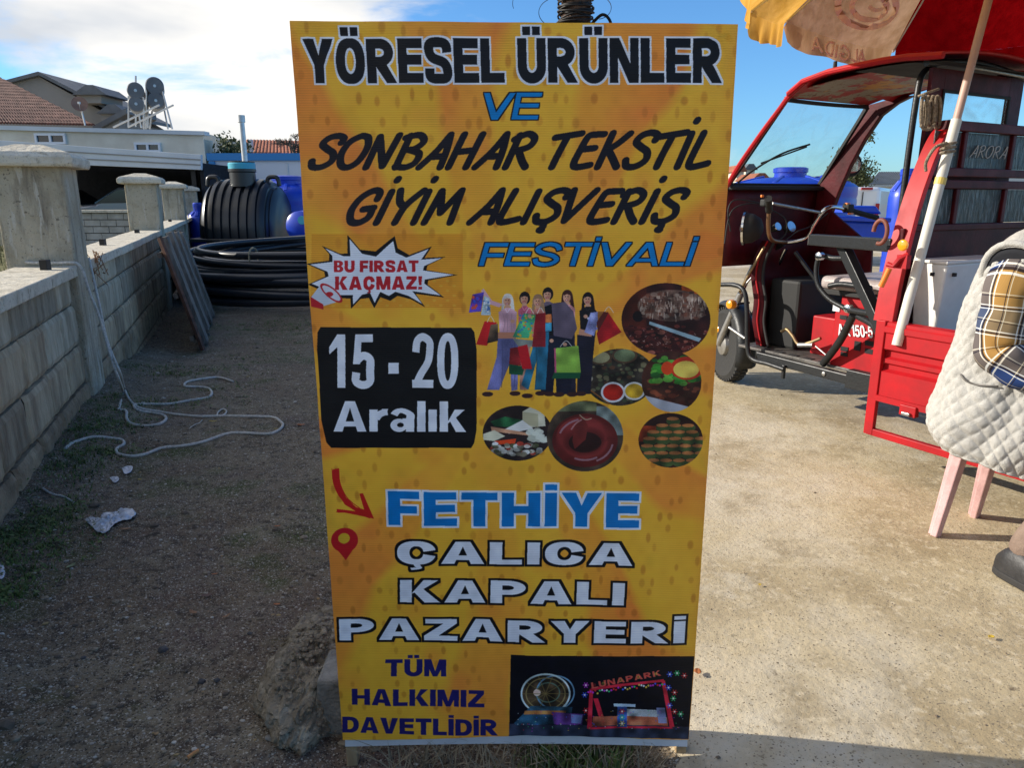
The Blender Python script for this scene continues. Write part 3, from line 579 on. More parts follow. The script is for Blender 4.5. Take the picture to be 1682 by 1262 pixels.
# ---------------------------------------------------------------- ground materials
def mix_mat(name, layers, rough=.95, bumps=((60, .5),), spec=.2):
    """layers: (scale, detail, lo, hi, colour) painted over one another by noise masks"""
    m = bpy.data.materials.new(name); m.use_nodes = True; t = m.node_tree; b = t.nodes['Principled BSDF']
    b.inputs['Roughness'].default_value = rough; b.inputs['Specular IOR Level'].default_value = spec
    g = t.nodes.new('ShaderNodeNewGeometry'); cur = None
    for i, (kind, sc, lo, hi, c) in enumerate(layers):
        if kind == 'base': cur = c; continue
        if kind in 'ns':
            q = t.nodes.new('ShaderNodeTexNoise'); q.inputs['Scale'].default_value = sc; q.inputs['Detail'].default_value = 8; q.inputs['Roughness'].default_value = .65; o = q.outputs[0]
        else:
            q = t.nodes.new('ShaderNodeTexVoronoi'); q.inputs['Scale'].default_value = sc; o = q.outputs['Distance'] if kind == 'v' else q.outputs['Color']
        off = t.nodes.new('ShaderNodeVectorMath'); off.operation = 'ADD'; off.inputs[1].default_value = (i * 3.7, i * 1.3, i * 5.1)
        t.links.new(g.outputs['Position'], off.inputs[0]); vo = off.outputs[0]
        if kind == 's':
            mm = t.nodes.new('ShaderNodeMapping'); mm.inputs['Scale'].default_value = (1, 1, .14); t.links.new(vo, mm.inputs[0]); vo = mm.outputs[0]
        t.links.new(vo, q.inputs['Vector'])
        if kind == 'c':
            sp = t.nodes.new('ShaderNodeSeparateColor'); t.links.new(o, sp.inputs[0]); o = sp.outputs[0]
        r = t.nodes.new('ShaderNodeMapRange'); r.inputs[1].default_value = lo; r.inputs[2].default_value = hi; t.links.new(o, r.inputs[0])
        x = t.nodes.new('ShaderNodeMix'); x.data_type = 'RGBA'
        if isinstance(cur, tuple): x.inputs[6].default_value = (*cur, 1)
        else: t.links.new(cur, x.inputs[6])
        x.inputs[7].default_value = (*c, 1); t.links.new(r.outputs[0], x.inputs[0]); cur = x.outputs[2]
    t.links.new(cur, b.inputs['Base Color'])
    prev = None
    for sc, st in bumps:
        n2 = t.nodes.new('ShaderNodeTexNoise'); n2.inputs['Scale'].default_value = sc; n2.inputs['Detail'].default_value = 7; t.links.new(g.outputs['Position'], n2.inputs['Vector'])
        bp = t.nodes.new('ShaderNodeBump'); bp.inputs['Strength'].default_value = st; bp.inputs['Distance'].default_value = .6 / sc; t.links.new(n2.outputs[0], bp.inputs['Height'])
        if prev: t.links.new(prev, bp.inputs['Normal'])
        prev = bp.outputs[0]
    t.links.new(prev, b.inputs['Normal']); return m
M_soil = mix_mat('soil', [('base', 0, 0, 0, (.195, .152, .098)), ('n', 1.3, .42, .62, (.165, .112, .068)), ('n', 3.1, .50, .68, (.27, .22, .145)), ('n', 22, .50, .62, (.08, .062, .044)),
    ('n', 2.1, .54, .66, (.075, .088, .026)), ('n', .9, .55, .68, (.13, .085, .07)), ('c', 330, .86, .9, (.34, .30, .235)), ('c', 190, .955, .965, (.46, .41, .33)), ('c', 240, .90, .93, (.05, .04, .03)), ('n', 380, .60, .68, (.22, .19, .155)), ('n', 240, .60, .68, (.05, .042, .035)), ('n', 55, .62, .66, (.26, .22, .165)), ('n', 12, .60, .70, (.06, .048, .036))], bumps=((7, .4), (38, 1.0), (150, 1.0)))
M_conc = mix_mat('concrete', [('base', 0, 0, 0, (.52, .43, .275)), ('n', 1.3, .42, .58, (.37, .29, .17)), ('n', .6, .50, .60, (.60, .53, .40)), ('n', 4, .54, .72, (.34, .27, .165)), ('n', 2.2, .60, .68, (.56, .49, .36)), ('n', 30, .52, .66, (.58, .49, .335)),
    ('n', 160, .60, .68, (.20, .165, .12)), ('c', 260, .965, .975, (.20, .16, .11)), ('n', 9, .68, .73, (.17, .13, .085)), ('n', 70, .60, .66, (.30, .24, .15))], rough=.88, bumps=((4, .1), (55, .25), (260, .5)))
M_grassy = mix_mat('dry_turf', [('base', 0, 0, 0, (.13, .12, .045)), ('n', 1.2, .4, .6, (.22, .19, .09)), ('n', 9, .45, .6, (.085, .10, .03))], bumps=((60, .8),))
def span(a, b, step, lo, hi):
    xs = list(np.arange(a, b + 1e-6, step)); g = step; x = a
    while x > lo: g *= 1.35; x -= g; xs.insert(0, x)
    g = step; x = b
    while x < hi: g *= 1.35; x += g; xs.append(x)
    return xs
gx = span(-3.6, .9, .035, -900, 900); gy = span(1.0, 8.0, .04, -900, 1200)
def ground_h(x, y):
    h = gz(x, y)
    if -12 < x < 14 and -3 < y < 25:
        h -= .035 * smooth01(1.78, 1.62, y) * smooth01(.37, .32, x) * smooth01(-.62, -.42, x)
        h += .006 * fbm(x * 3.3, y * 3.3, 8, 3) + .028 * fbm(x * 1.1, y * 1.1, 0, 3) * smooth01(.9, .1, x) + .007 * fbm(x * 7, y * 7, 3, 3)
        wx = -1.09 - .36 * y; h += .05 * smooth01(wx + .42, wx + .02, x) * (x > wx - .3)   # soil banked against the wall
    return h
mb = MB(); mb.grid([[(x, y, ground_h(x, y) - (.05 if x > 1.2 and -5 < y < 44 and x < 13 else 0)) for x in gx] for y in gy])
g_ = mb.build('ground', M_soil, smooth=True, origin=(0, 0, 0)); tag(g_, kind='structure')
# concrete yard slab, its broken edge hidden behind the sign
mb = MB(); rows = []
for y in list(np.arange(-6, 12.01, .12)) + [13, 16, 20, 26, 34, 45]:
    e = .36 - .12 * (y - 1.5) if y > 1.5 else .36
    e = max(e, -.7) + .035 * fbm(y * 2.2, 4.1) + .02 * fbm(y * 9, 1)
    xs = [e, e, e + .03, e + .12] + [e + .3 + (14 - e) * k / 30 + (max(0, y - 6) * 1.0) * (k / 30) ** 2 for k in range(31)]
    zs = [-.08, .0, .012, .018] + [.02 + .004 * fbm(x * .7, y * .7) for x in xs[4:]]
    rows.append([(x, y, z) for x, z in zip(xs, zs)])
mb.grid(rows); tag(mb.build('concrete_yard', M_conc, smooth=True, origin=(0, 0, 0)), kind='structure')

# ---------------------------------------------------------------- the block wall with its pillars
M_blk = [mat('block_grey', (.47, .41, .295), .95, col2=(.24, .20, .135), vscale=13, bump=1.0, bscale=70, stretch=(1, 1, .16), streak=.3),
         mat('block_tan', (.45, .355, .225), .95, col2=(.23, .165, .10), vscale=12, bump=1.0, bscale=60, stretch=(1, 1, .2), streak=.3),
         mat('block_brown', (.37, .265, .155), .95, col2=(.19, .13, .075), vscale=8, bump=.9, bscale=50, streak=.18)]
M_mort = mat('mortar', (.10, .088, .07), .98, var=.4, vscale=20, bump=.8)
M_cop = mix_mat('coping_concrete', [('base', 0, 0, 0, (.66, .60, .48)), ('n', 6, .45, .62, (.54, .48, .37)), ('n', 24, .54, .64, (.40, .35, .26)), ('n', 90, .60, .66, (.22, .19, .14)), ('n', 150, .62, .68, (.78, .73, .62))], rough=.92, bumps=((20, .4), (110, 1.0)))
M_pil = mix_mat('pillar_plaster', [('base', 0, 0, 0, (.48, .42, .31)), ('n', 4, .42, .62, (.38, .325, .225)), ('s', 9, .52, .66, (.22, .185, .135)), ('s', 22, .56, .64, (.55, .51, .42)), ('n', 40, .60, .66, (.18, .155, .115)), ('n', 120, .62, .68, (.12, .10, .08))], rough=.93, bumps=((14, .4), (60, .7), (220, .8)))
M_black = mat('black_steel', (.012, .012, .013), .45, .3, bump=.1)
wd = Vector((-.36, 1, 0)).normalized(); wn = Vector((1, .36, 0)).normalized(); W0 = Vector((-1.052, 0, 0)); WRZ = math.atan2(wd.y, wd.x)
def wp(s, off=0, z=0): return W0 + wd * s + wn * off + Vector((0, 0, z))
wall = empty('garden_wall', wp(-2.5, -.15), 'low grey concrete block wall with pale copings and capped pillars along the dirt path', 'wall')
def wobj(name, mesh, m, pos, rz, parent=wall, mats=None):
    o = bpy.data.objects.new(name, mesh); COL.objects.link(o); o.parent = parent; o.location = Vector(pos) - wall.location; o.rotation_euler.z = rz
    if not mesh.materials: mesh.materials.append(m)
    return o
def block_mesh(lx, h, t, seed, mats):
    """split-faced block: one rough outer face with weathered vertical ridges, chipped rim"""
    q = MB(); nx, nz_ = 20, 8; rows = []
    for j in range(nz_ + 1):
        row = []
        for i in range(nx + 1):
            u = i / nx; v = j / nz_; ed = min(u, 1 - u) * lx; ez = min(v, 1 - v) * h
            d = -.016 * (1 - min(1, ed / .012)) - .012 * (1 - min(1, ez / .010)) + .006 * fbm(u * 5 + seed, v * .7, seed) + .003 * fbm(u * 14, v * 9, seed)
            if seed % 3 == 0: d += -.005 * (math.sin(u * 22 + seed) > .5)
            row.append(((u - .5) * lx, -d - 0.0, (v) * h))
        rows.append(row)
    q.grid(rows); b = len(q.v)
    q.add([(-lx/2, t, 0), (lx/2, t, 0), (lx/2, t, h), (-lx/2, t, h)], [(0, 1, 2, 3)])
    n1 = nx + 1
    q.f += [(0, b, b + 3, nz_ * n1), (nx, nz_ * n1 + nx, b + 2, b + 1), tuple([nz_ * n1 + i for i in range(nx, -1, -1)] + [b + 3, b + 2]), tuple([i for i in range(n1)] + [b + 1, b])]
    me = q.mesh('concrete_block'); me.materials.append(mats); return me
courses = [(.650, .822, 0), (.395, .642, 0), (.148, .387, 1), (-.11, .140, 2), (-.37, -.118, 2)]
BLK = {}
for ci, (z0, z1, mi) in enumerate(courses):
    for k in range(4): BLK[ci, k] = block_mesh(.468, z1 - z0, .12, ci * 5 + k * 7, M_blk[mi] if not (ci == 1 and k == 2) else M_blk[1])
pillars_s = [-2.4, 5.0, 10.70, 15.85, 21.2]
PL_ = .42
rq = random.Random(11)
for si in range(len(pillars_s) - 1):
    s0 = pillars_s[si] + PL_; s1 = pillars_s[si + 1]; L_ = s1 - s0
    core = MB(); a, b_ = wp(s0, -.065), wp(s1, -.065); c_, d_ = wp(s1, -.26), wp(s0, -.26)
    core.hexa([p + Vector((0, 0, -.42)) for p in (a, b_, c_, d_)], [p + Vector((0, 0, .819)) for p in (a, b_, c_, d_)]); core.build('mortar_bed', M_mort, wall)
    if si < 3:
        n = round(L_ / .48); bl = L_ / n
        for ci, (z0, z1, mi) in enumerate(courses):
            if ci == 4 and si == 0: continue
            sh = .5 * (ci % 2)
            for k in range(n):
                s = s0 + (k + .5 + sh - (.25 if ci % 2 else 0)) * bl
                if s + bl / 2 > s1 + .01: s = s1 - bl / 2
                pr = -.042 + (.012 if ci == 2 else .022 if ci >= 3 else 0) + rq.uniform(-.004, .004)
                o = wobj('concrete_block', BLK[ci, rq.randrange(4)], M_blk[mi], wp(s, pr, z0), WRZ)
                o.scale.x = (bl - .02) / .468
    n = max(2, round(L_ / .72)); cl_ = L_ / n
    cm = MB(); cm.box((0, 0, 0), (cl_ - .008, .34, .068)); cme = cm.mesh('coping_slab'); cme.materials.append(M_cop)
    for k in range(n):
        o = wobj('coping_slab', cme, M_cop, wp(s0 + (k + .5) * cl_, -.165 + rq.uniform(-.004, .004), .857 + rq.uniform(-.003, .003)), WRZ + rq.uniform(-.004, .004))
        md = o.modifiers.new('b', 'BEVEL'); md.width = .006; md.segments = 2
def pillar(s, first=False):
    q = MB(); a = [wp(s, 0), wp(s + PL_, 0), wp(s + PL_, -.38), wp(s, -.38)]
    q.hexa([p + Vector((0, 0, -.45)) for p in a], [p + Vector((0, 0, 1.50)) for p in a])
    o = q.build('pillar', M_pil, wall, bevel=.013)
    q = MB(); e = .075; a = [wp(s - e, e), wp(s + PL_ + e, e), wp(s + PL_ + e, -.38 - e), wp(s - e, -.38 - e)]; g = .03
    b_ = [wp(s - e + g, e - g), wp(s + PL_ + e - g, e - g), wp(s + PL_ + e - g, -.38 - e + g), wp(s - e + g, -.38 - e + g)]
    i_ = [wp(s + .12, -.12), wp(s + PL_ - .12, -.12), wp(s + PL_ - .12, -.26), wp(s + .12, -.26)]
    Z = lambda P, z: [p + Vector((0, 0, z)) for p in P]
    q.v += Z([p.lerp(w_, .7) for p, w_ in zip(b_, a)], 1.487) + Z(a, 1.505) + Z(a, 1.545) + Z(b_, 1.572) + Z(i_, 1.622)
    q.f += [(3, 2, 1, 0)] + [(r * 4 + k, r * 4 + (k + 1) % 4, r * 4 + 4 + (k + 1) % 4, r * 4 + 4 + k) for r in range(4) for k in range(4)] + [(16, 17, 18, 19)]
    c = q.build('pillar_cap', M_cop, o, bevel=.006)
for s in pillars_s: pillar(s)
for s, z in ((4.72, .93), (7.3, .925), (9.8, .915), (11.6, .915), (14.6, .915)):      # stubs of a cut-off railing
    q = MB(); q.box(wp(s, -.19 if s > 5 else -.11, z - .015), (.045, .045, .07)); q.build('railing_stub', M_black, wall, bevel=.003)

# ---------------------------------------------------------------- yard behind the wall
mb = MB(); yc = [wp(-3, -.1), wp(40, -.1), wp(40, -16), wp(-3, -30)]
mb.add([p + Vector((0, 0, .15)) for p in yc], [(0, 1, 2, 3)]); tag(mb.build('yard_ground', M_grassy, origin=(0, 0, 0)), kind='structure')
def blades(name, pts, m, h=(.04, .1), w=.004, lean=.5, label=None, seed=1, parent=None):
    r_ = random.Random(seed); q = MB()
    for p, k in pts:
        for _ in range(k):
            a = r_.uniform(0, 6.283); hh = r_.uniform(*h); l = r_.uniform(.1, lean) * hh; ww = w * r_.uniform(.6, 1.4)
            b = Vector(p) + Vector((r_.gauss(0, .018), r_.gauss(0, .018), 0)); sx_ = Vector((-math.sin(a), math.cos(a), 0)) * ww; dv = Vector((math.cos(a), math.sin(a), 0))
            q.add([b - sx_, b + sx_, b + dv * l * .4 + sx_ * .8 + Vector((0, 0, hh * .6)), b + dv * l * .4 - sx_ * .8 + Vector((0, 0, hh * .6)), b + dv * l + Vector((0, 0, hh))], [(0, 1, 2, 3), (3, 2, 4)])
    o = q.build(name, m, origin=(0, 0, 0)); tag(o, kind='stuff')
    if label: o['label'] = label
    return o
M_weed = mat('weed_green', (.12, .18, .035), .7, col2=(.06, .08, .022), vscale=14)
M_dry = mat('dry_grass', (.26, .22, .10), .8, col2=(.13, .13, .045), vscale=5)
M_straw = mat('straw', (.36, .30, .19), .8, col2=(.16, .13, .08), vscale=18)
pts = []
for _ in range(2600):
    y = rnd.uniform(4, 18); s = rnd.uniform(y * .9, 26)
    p = wp(s, -rnd.uniform(.4, 9), .15)
    if p.y < 18.5: pts.append((p, 4))
blades('yard_grass', pts, M_dry, (.05, .16), .008)
pts = []
def patch(px, py, n, sx_, sy_, k=5, z=None):
    c = onz(px, py, 0)
    for _ in range(n):
        x = c.x + rnd.gauss(0, sx_); y = c.y + rnd.gauss(0, sy_)
        if x < -1.09 - .36 * y + .03: continue
        pts.append((Vector((x, y, ground_h(x, y) - .005)), k))
patch(30, 930, 170, .09, .20, 8); patch(12, 985, 60, .04, .08, 9); patch(150, 712, 190, .13, .14, 5); patch(110, 790, 60, .06, .2); patch(240, 660, 130, .25, .10, 5); patch(200, 690, 60, .12, .10); patch(350, 632, 22, .12, .05, 5); patch(130, 760, 120, .08, .12, 6); patch(290, 600, 120, .3, .15, 5); patch(420, 560, 60, .4, .2, 4); patch(60, 870, 120, .06, .14, 7)
patch(320, 590, 60, .3, .2, 4); patch(440, 508, 260, .5, .22, 5); patch(500, 505, 160, .4, .3, 5); patch(90, 850, 50, .06, .12); patch(190, 745, 30, .08, .05, 4)
blades('weeds', pts, M_weed, (.006, .026), .0028, 1.8)
# ivy-like low leaves at the foot of the wall
mb = MB()
for p, k in pts[::2]:
    for _ in range(3):
        a = rnd.uniform(0, 6.28); r_ = rnd.uniform(.004, .011); c = p + Vector((rnd.gauss(0, .02), rnd.gauss(0, .02), rnd.uniform(.004, .03))); t1 = Vector((math.cos(a), math.sin(a), rnd.uniform(-.3, .5))) * r_; t2 = Vector((-math.sin(a), math.cos(a), rnd.uniform(-.3, .3))) * r_ * .7
        mb.add([c - t1, c + t2, c + t1, c - t2], [(0, 1, 2, 3)])
tag(mb.build('ground_cover', M_weed, origin=(0, 0, 0)), kind='stuff')
# straw, dead stalks and weeds under the sign
pts = [(Vector((x9, y9, ground_h(x9, y9))), 3) for x9, y9 in [(rnd.uniform(-.34, .33), rnd.uniform(1.42, 1.66)) for _ in range(320)] if x9 > -.30 or y9 > 1.55]
blades('dead_stalks', pts, M_straw, (.02, .09), .0016, 2.2)
pts = [(Vector((x9, y9, ground_h(x9, y9))), 4) for x9, y9 in [(min(.30, rnd.gauss(.13, .07)), rnd.uniform(1.38, 1.60)) for _ in range(190)]]
blades('green_shoots', pts, M_weed, (.02, .075), .0028, .8)

# gravel: thousands of small stones nobody would count
def stone_mesh(seed, r=1, flat=.6, sub_=1):
    bm = bmesh.new(); bmesh.ops.create_icosphere(bm, subdivisions=sub_, radius=r)
    for v in bm.verts:
        n_ = noise.noise(v.co * 1.3 / r + Vector((seed * 3.1, 0, 0))); v.co *= 1 + .45 * n_; v.co.z *= flat
    vs_ = [v.co.copy() for v in bm.verts]; fs = [tuple(v.index for v in f.verts) for f in bm.faces]; bm.free(); return vs_, fs
STN = [stone_mesh(k) for k in range(6)]
def gravel(name, n, fx, m, rr=(.002, .007), seed=3):
    r_ = random.Random(seed); q = MB()
    for _ in range(n):
        x, y = fx(r_)
        if x is None: continue
        vs_, fs = STN[r_.randrange(6)]; r2 = r_.uniform(*rr) * (1 + (r_.random() < .04) * 1.3); a = r_.uniform(0, 6.28); ca, sa = math.cos(a), math.sin(a); z = ground_h(x, y) if name != 'grit' else .022
        q.add([(x + (v.x * ca - v.y * sa) * r2 * 1.25, y + (v.x * sa + v.y * ca) * r2, z + v.z * r2 + r2 * .15) for v in vs_], fs)
    o = q.build(name, m, origin=(0, 0, 0)); tag(o, kind='stuff'); return o
def fpath(r_):
    y = 1.05 + 7.5 * r_.random() ** 1.5; x = r_.uniform(-1.08 - .36 * y, min(.4, .38 - .1 * y))
    return x, y
gravel('gravel', 9000, fpath, mat('gravel_grey', (.34, .28, .19), .9, col2=(.14, .105, .07), vscale=45), (.0016, .0058))
gravel('pale_pebbles', 1500, fpath, mat('pebble_pale', (.60, .55, .46), .85, col2=(.32, .28, .22), vscale=30), (.0014, .0062), 5)
gravel('soil_clods', 900, fpath, mat('soil_clod', (.15, .115, .08), .95, col2=(.08, .062, .045), vscale=30), (.003, .009), 15)
gravel('leaf_crumbs', 260, fpath, mat('leaf_crumb', (.42, .24, .12), .85, col2=(.30, .24, .10), vscale=9), (.002, .006), 25)
gravel('grit', 420, lambda r_: (r_.uniform(.45, 2.6), 1.25 + 4 * r_.random() ** 1.4), mat('grit_dark', (.20, .15, .10), .9, col2=(.07, .055, .04), vscale=40), (.0008, .0026), 8)
# ---------------------------------------------------------------- the festival sign
sign = empty('festival_sign', (0.01, D, 0), 'tall yellow and orange festival banner on a wooden frame, standing in the middle', 'sign')
def sgp(px, py, dy=0): 
    p = at(px, py, D); p.y += dy; return p
def banner_pt(u, v, dy=0):
    tl, tr, bl, br = (475.5, 33.5), (1213.5, 38.5), (563, 1217), (1131.5, 1217)
    x0 = tl[0] + (bl[0] - tl[0]) * v; x1 = tr[0] + (br[0] - tr[0]) * v
    x = x0 + (x1 - x0) * u; y = (tl[1] + (tr[1] - tl[1]) * u) * (1 - v) + (1217 - 11 * math.sin(math.pi * u) ** 2) * v
    p = at(x, y, D)
    w = .007 * fbm(u * 2.6, v * 4.3, 2, 3) + .0016 * fbm(u * 9, v * 22, 5, 3) + .006 * math.sin(u * 3.1) * v ** 3
    # creases pulled from the nailed corners
    for (cu, cv, s_) in ((1, 0, 1), (0, 0, .6)):
        a = math.atan2((v - cv) * 2, abs(u - cu)); r_ = math.hypot(u - cu, (v - cv) * 1.9); w += s_ * .006 * math.sin(a * 16) * math.exp(-r_ * 9) * min(1, r_ * 30)
    if abs(u - .985) < .02 : w += 0
    p.y += -w + dy; return p
BI = bpy.data.images.new('banner_print', IW, IH); _px = np.ones((IH, IW, 4), np.float32); _px[..., :3] = banner_image(); BI.pixels.foreach_set(_px.ravel()); BI.update(); BI.pack()
M_ban = bpy.data.materials.new('printed_vinyl'); M_ban.use_nodes = True; t = M_ban.node_tree; b = t.nodes['Principled BSDF']
ti = t.nodes.new('ShaderNodeTexImage'); ti.image = BI; ti.interpolation = 'Cubic'; uvn = t.nodes.new('ShaderNodeUVMap'); t.links.new(uvn.outputs[0], ti.inputs[0])
t.links.new(ti.outputs[0], b.inputs['Base Color']); b.inputs['Roughness'].default_value = .5; b.inputs['Specular IOR Level'].default_value = .3
gp = t.nodes.new('ShaderNodeNewGeometry'); wv = t.nodes.new('ShaderNodeTexWave'); wv.wave_type = 'BANDS'; wv.bands_direction = 'Z'; wv.inputs['Scale'].default_value = 75; wv.inputs['Distortion'].default_value = .3
t.links.new(gp.outputs['Position'], wv.inputs['Vector']); bp = t.nodes.new('ShaderNodeBump'); bp.inputs['Strength'].default_value = .12; bp.inputs['Distance'].default_value = .002; t.links.new(wv.outputs[0], bp.inputs['Height']); t.links.new(bp.outputs[0], b.inputs['Normal'])
mb = MB(); nu, nv = 90, 150
mb.grid([[banner_pt(i / nu, j / nv) for i in range(nu + 1)] for j in range(nv + 1)])
bo = mb.build('banner', M_ban, sign, smooth=True)
uvl = bo.data.uv_layers.new(name='UVMap')
for lp in bo.data.loops:
    co = bo.data.vertices[lp.vertex_index].co + sign.location; uvl.data[lp.index].uv = ((co.x - BX0) / (BX1 - BX0), (co.z - BZ0) / (BZ1 - BZ0))
M_wv = mat('white_vinyl', (.74, .75, .77), .5, var=.15, vscale=12)
M_wood = mat('frame_wood', (.52, .37, .20), .8, col2=(.28, .19, .10), vscale=10, bump=.5, bscale=90, stretch=(3, 3, .4))
for u in (0, 1):      # the sheet is folded back round the frame
    q = MB(); q.grid([[banner_pt(u, j / 60, .0006) + Vector(((-.002 if u == 0 else .002), 0, 0)) * (k > 0) + Vector((0, k * .012, 0)) for k in range(4)] for j in range(61)])
    q.build('folded_edge', M_wv, sign, smooth=True)
q = MB(); q.grid([[banner_pt(i / 60, 0, .0006) + Vector((0, k * .012, .0008 * k)) for k in range(4)] for i in range(61)]); q.build('folded_edge', M_wv, sign, smooth=True)
q = MB(); q.grid([[sgp(566 + 564 * i / 40, 1203 + (1230.5 - 5 * math.sin(math.pi * i / 40) - 1203) * k / 3, .006) for i in range(41)] for k in range(4)])
q.build('hem_strip', M_wv, sign, smooth=True)
zb, zt = -.06, at(840, 40, D).z
for xa in (566, 1112):
    p0 = at(xa + 9, 1228, D); q = MB(); q.box((p0.x, D + .024, (zt + zb) / 2 - .01), (.026, .030, zt - zb - .01)); q.build('frame_post', M_wood, sign, bevel=.002)
xl, xr = at(584, 1228, D).x, at(1112, 1228, D).x
for z in (.16, .85, zt - .03):
    q = MB(); q.box(((xl + xr) / 2, D + .024, z), (xr - xl - .012, .022, .04)); q.build('frame_rail', M_wood, sign, bevel=.002)
for x0_, x1_, z in ((at(480, 40, D).x, xl, zt - .03), (xr + .02, at(1208, 40, D).x, zt - .03)):
    q = MB(); q.box(((x0_ + x1_) / 2 - .008, D + .024, z), (abs(x1_ - x0_) - .03, .022, .04)); q.build('frame_rail', M_wood, sign, bevel=.002)
# post bound with wire behind the sign
M_rough = mat('weathered_post', (.20, .11, .07), .9, col2=(.07, .04, .03), vscale=14, bump=1, bscale=50, stretch=(3, 3, .3))
M_wire = mat('dark_wire', (.02, .018, .017), .55, .5)
pc = at(945, 20, D + .10); pc.z = 0
post = empty('wooden_post', pc, 'rough wooden post bound with black wire, rising behind the top of the festival sign', 'post')
q = MB(); q.tube([pc + Vector((.002 * math.sin(k), 0, k * .2)) for k in range(13)], .026, 12, rs=[.029 + .001 * math.sin(k * 2.3) for k in range(13)]); q.build('stake', M_rough, post, smooth='auto')
q = MB()
for h9 in range(7):
    pts = []; r9 = random.Random(h9); ti9, tz9 = r9.uniform(-.5, .5), r9.uniform(0, 6)
    for k in range(110):
        a = k * .32 + h9; rr9 = .031 + .006 * fbm(k * .05, h9, 1, 2) + .002 * (h9 % 3); pts.append(pc + Vector((math.cos(a) * rr9, math.sin(a) * rr9, 1.575 + .018 * h9 + .07 * (k / 110) + .012 * ti9 * math.sin(a + tz9) + .010 * fbm(k * .04, h9 * 3, 5, 2))))
    q.tube(pts, .0019, 5); q.tube(spline([pc + Vector((.03, -.02, 1.63)), pc + Vector((.05, -.03, 1.645)), pc + Vector((.066, -.03, 1.632)), pc + Vector((.07, -.03, 1.60))], 6), .003, 6)
q.build('wire_binding', M_wire, post, smooth=True)
q = MB()
for (cx_, cy_, r_, a0, a1) in ((820, 40, 38, 200, 350), (880, 5, 38, 60, 200), (858, -12, 40, 20, 150), (915, 20, 30, 120, 250), (980, 12, 24, -80, 90), (900, -30, 70, 40, 120)):
    q.tube([at(cx_ + r_ * math.cos(R(a)), cy_ - r_ * .8 * math.sin(R(a)), D + .12 + .0004 * (a - a0)) for a in range(a0, a1, 8)], .0007, 4)
q.build('wire_curl', M_wire, post)['kind'] = 'stuff'

# ---------------------------------------------------------------- beyond: buildings on the left
M_white = mat('white_render', (.80, .74, .61), .9, col2=(.68, .61, .49), vscale=1.2, bump=.15)
M_fascia = mat('white_cladding', (.62, .66, .68), .5, var=.12, vscale=1.5)
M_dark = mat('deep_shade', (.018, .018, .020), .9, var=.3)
M_greyw = mat('grey_render', (.30, .28, .25), .9, var=.12, vscale=.8)
M_frame = mat('pvc_white', (.75, .77, .80), .35)
M_glass = mat('dark_glass', (.02, .025, .03), .08, 0, spec=.8)
M_tileb = mat('roof_tile_brown', (.125, .045, .032), .85, col2=(.055, .022, .018), vscale=4, bump=.4)
M_tiler = mat('roof_tile_red', (.36, .115, .055), .85, col2=(.22, .075, .04), vscale=3, bump=.4)
M_steel = mat('galvanised', (.55, .56, .57), .38, .85, var=.2, vscale=9)
M_dgrey = mat('grey_drum', (.13, .14, .15), .5, .2, var=.2, vscale=3)
def slab(q, pxs, Y, depth):
    pts = [at(x, y, Y) for x, y in pxs]; return q.prism(pts, (0, depth, 0))
def window(parent, x0, y0, x1, y1, Y, name='window'):
    a, b = at(x0, y1, Y), at(x1, y0, Y); w = .07
    q = MB(); q.box(((a.x + b.x) / 2, Y - .03, a.z + w / 2), (b.x - a.x, .10, w)); q.box(((a.x + b.x) / 2, Y - .03, b.z - w / 2), (b.x - a.x, .10, w))
    for x in (a.x + w / 2, (a.x + b.x) / 2, b.x - w / 2): q.box((x, Y - .03, (a.z + b.z) / 2), (w, .09, b.z - a.z - 2 * w - .004))
    f = q.build(name, M_frame, parent)
    q = MB(); q.box(((a.x + b.x) / 2, Y - .005, (a.z + b.z) / 2), (b.x - a.x - .05, .02, b.z - a.z - .05)); q.build('pane', M_glass, f)
Yh = 25.0
ho = empty('flat_roof_house', at(170, 330, Yh), 'long low white house with a flat parapet and two small windows, behind the wall pillars', 'house')
q = MB(); a, b = at(-160, 300, Yh), at(334, 219, Yh); zt1 = at(120, 205, Yh).z
q.hexa([(a.x, Yh, 0), (b.x, Yh, 0), (b.x * (Yh + 6) / Yh - .1, Yh + 6, 0), (a.x, Yh + 6, 0)], [(a.x, Yh, zt1 - .0), (b.x, Yh, b.z), (b.x * (Yh + 6) / Yh - .1, Yh + 6, b.z), (a.x, Yh + 6, zt1)]); q.build('wall', M_white, ho, bevel=.02)
q = MB(); zl = zt1 + .02; q.hexa([(a.x, Yh - .12, zl - .09), (b.x + .08, Yh - .12, b.z - .06), (b.x + .08, Yh + .3, b.z - .06), (a.x, Yh + .3, zl - .09)], [(a.x, Yh - .12, zl + .05), (b.x + .08, Yh - .12, b.z + .06), (b.x + .08, Yh + .3, b.z + .06), (a.x, Yh + .3, zl + .05)]); q.build('parapet_coping', M_fascia, ho)
window(ho, 60, 219, 108, 237, Yh); window(ho, 223, 234, 264, 250, Yh)
Yc = 20.0
cp = empty('carport', at(200, 400, Yc), 'deep shaded carport with a broad white fascia, in front of the low white house', 'carport')
q = MB()
f = [at(-90, 224, Yc), at(330, 254, Yc), at(330, 279, Yc), at(-90, 262, Yc)]
q.prism(f, (0, .12, 0)); q.build('fascia', M_fascia, cp, bevel=.01)
for k in range(1, 3):
    q = MB(); p0 = f[0].lerp(f[3], k / 3) + Vector((0, -.012, 0)); p1 = f[1].lerp(f[2], k / 3) + Vector((0, -.012, 0)); q.bar(p0, p1, .02, .025); q.build('fascia_trim', M_greyw, cp)
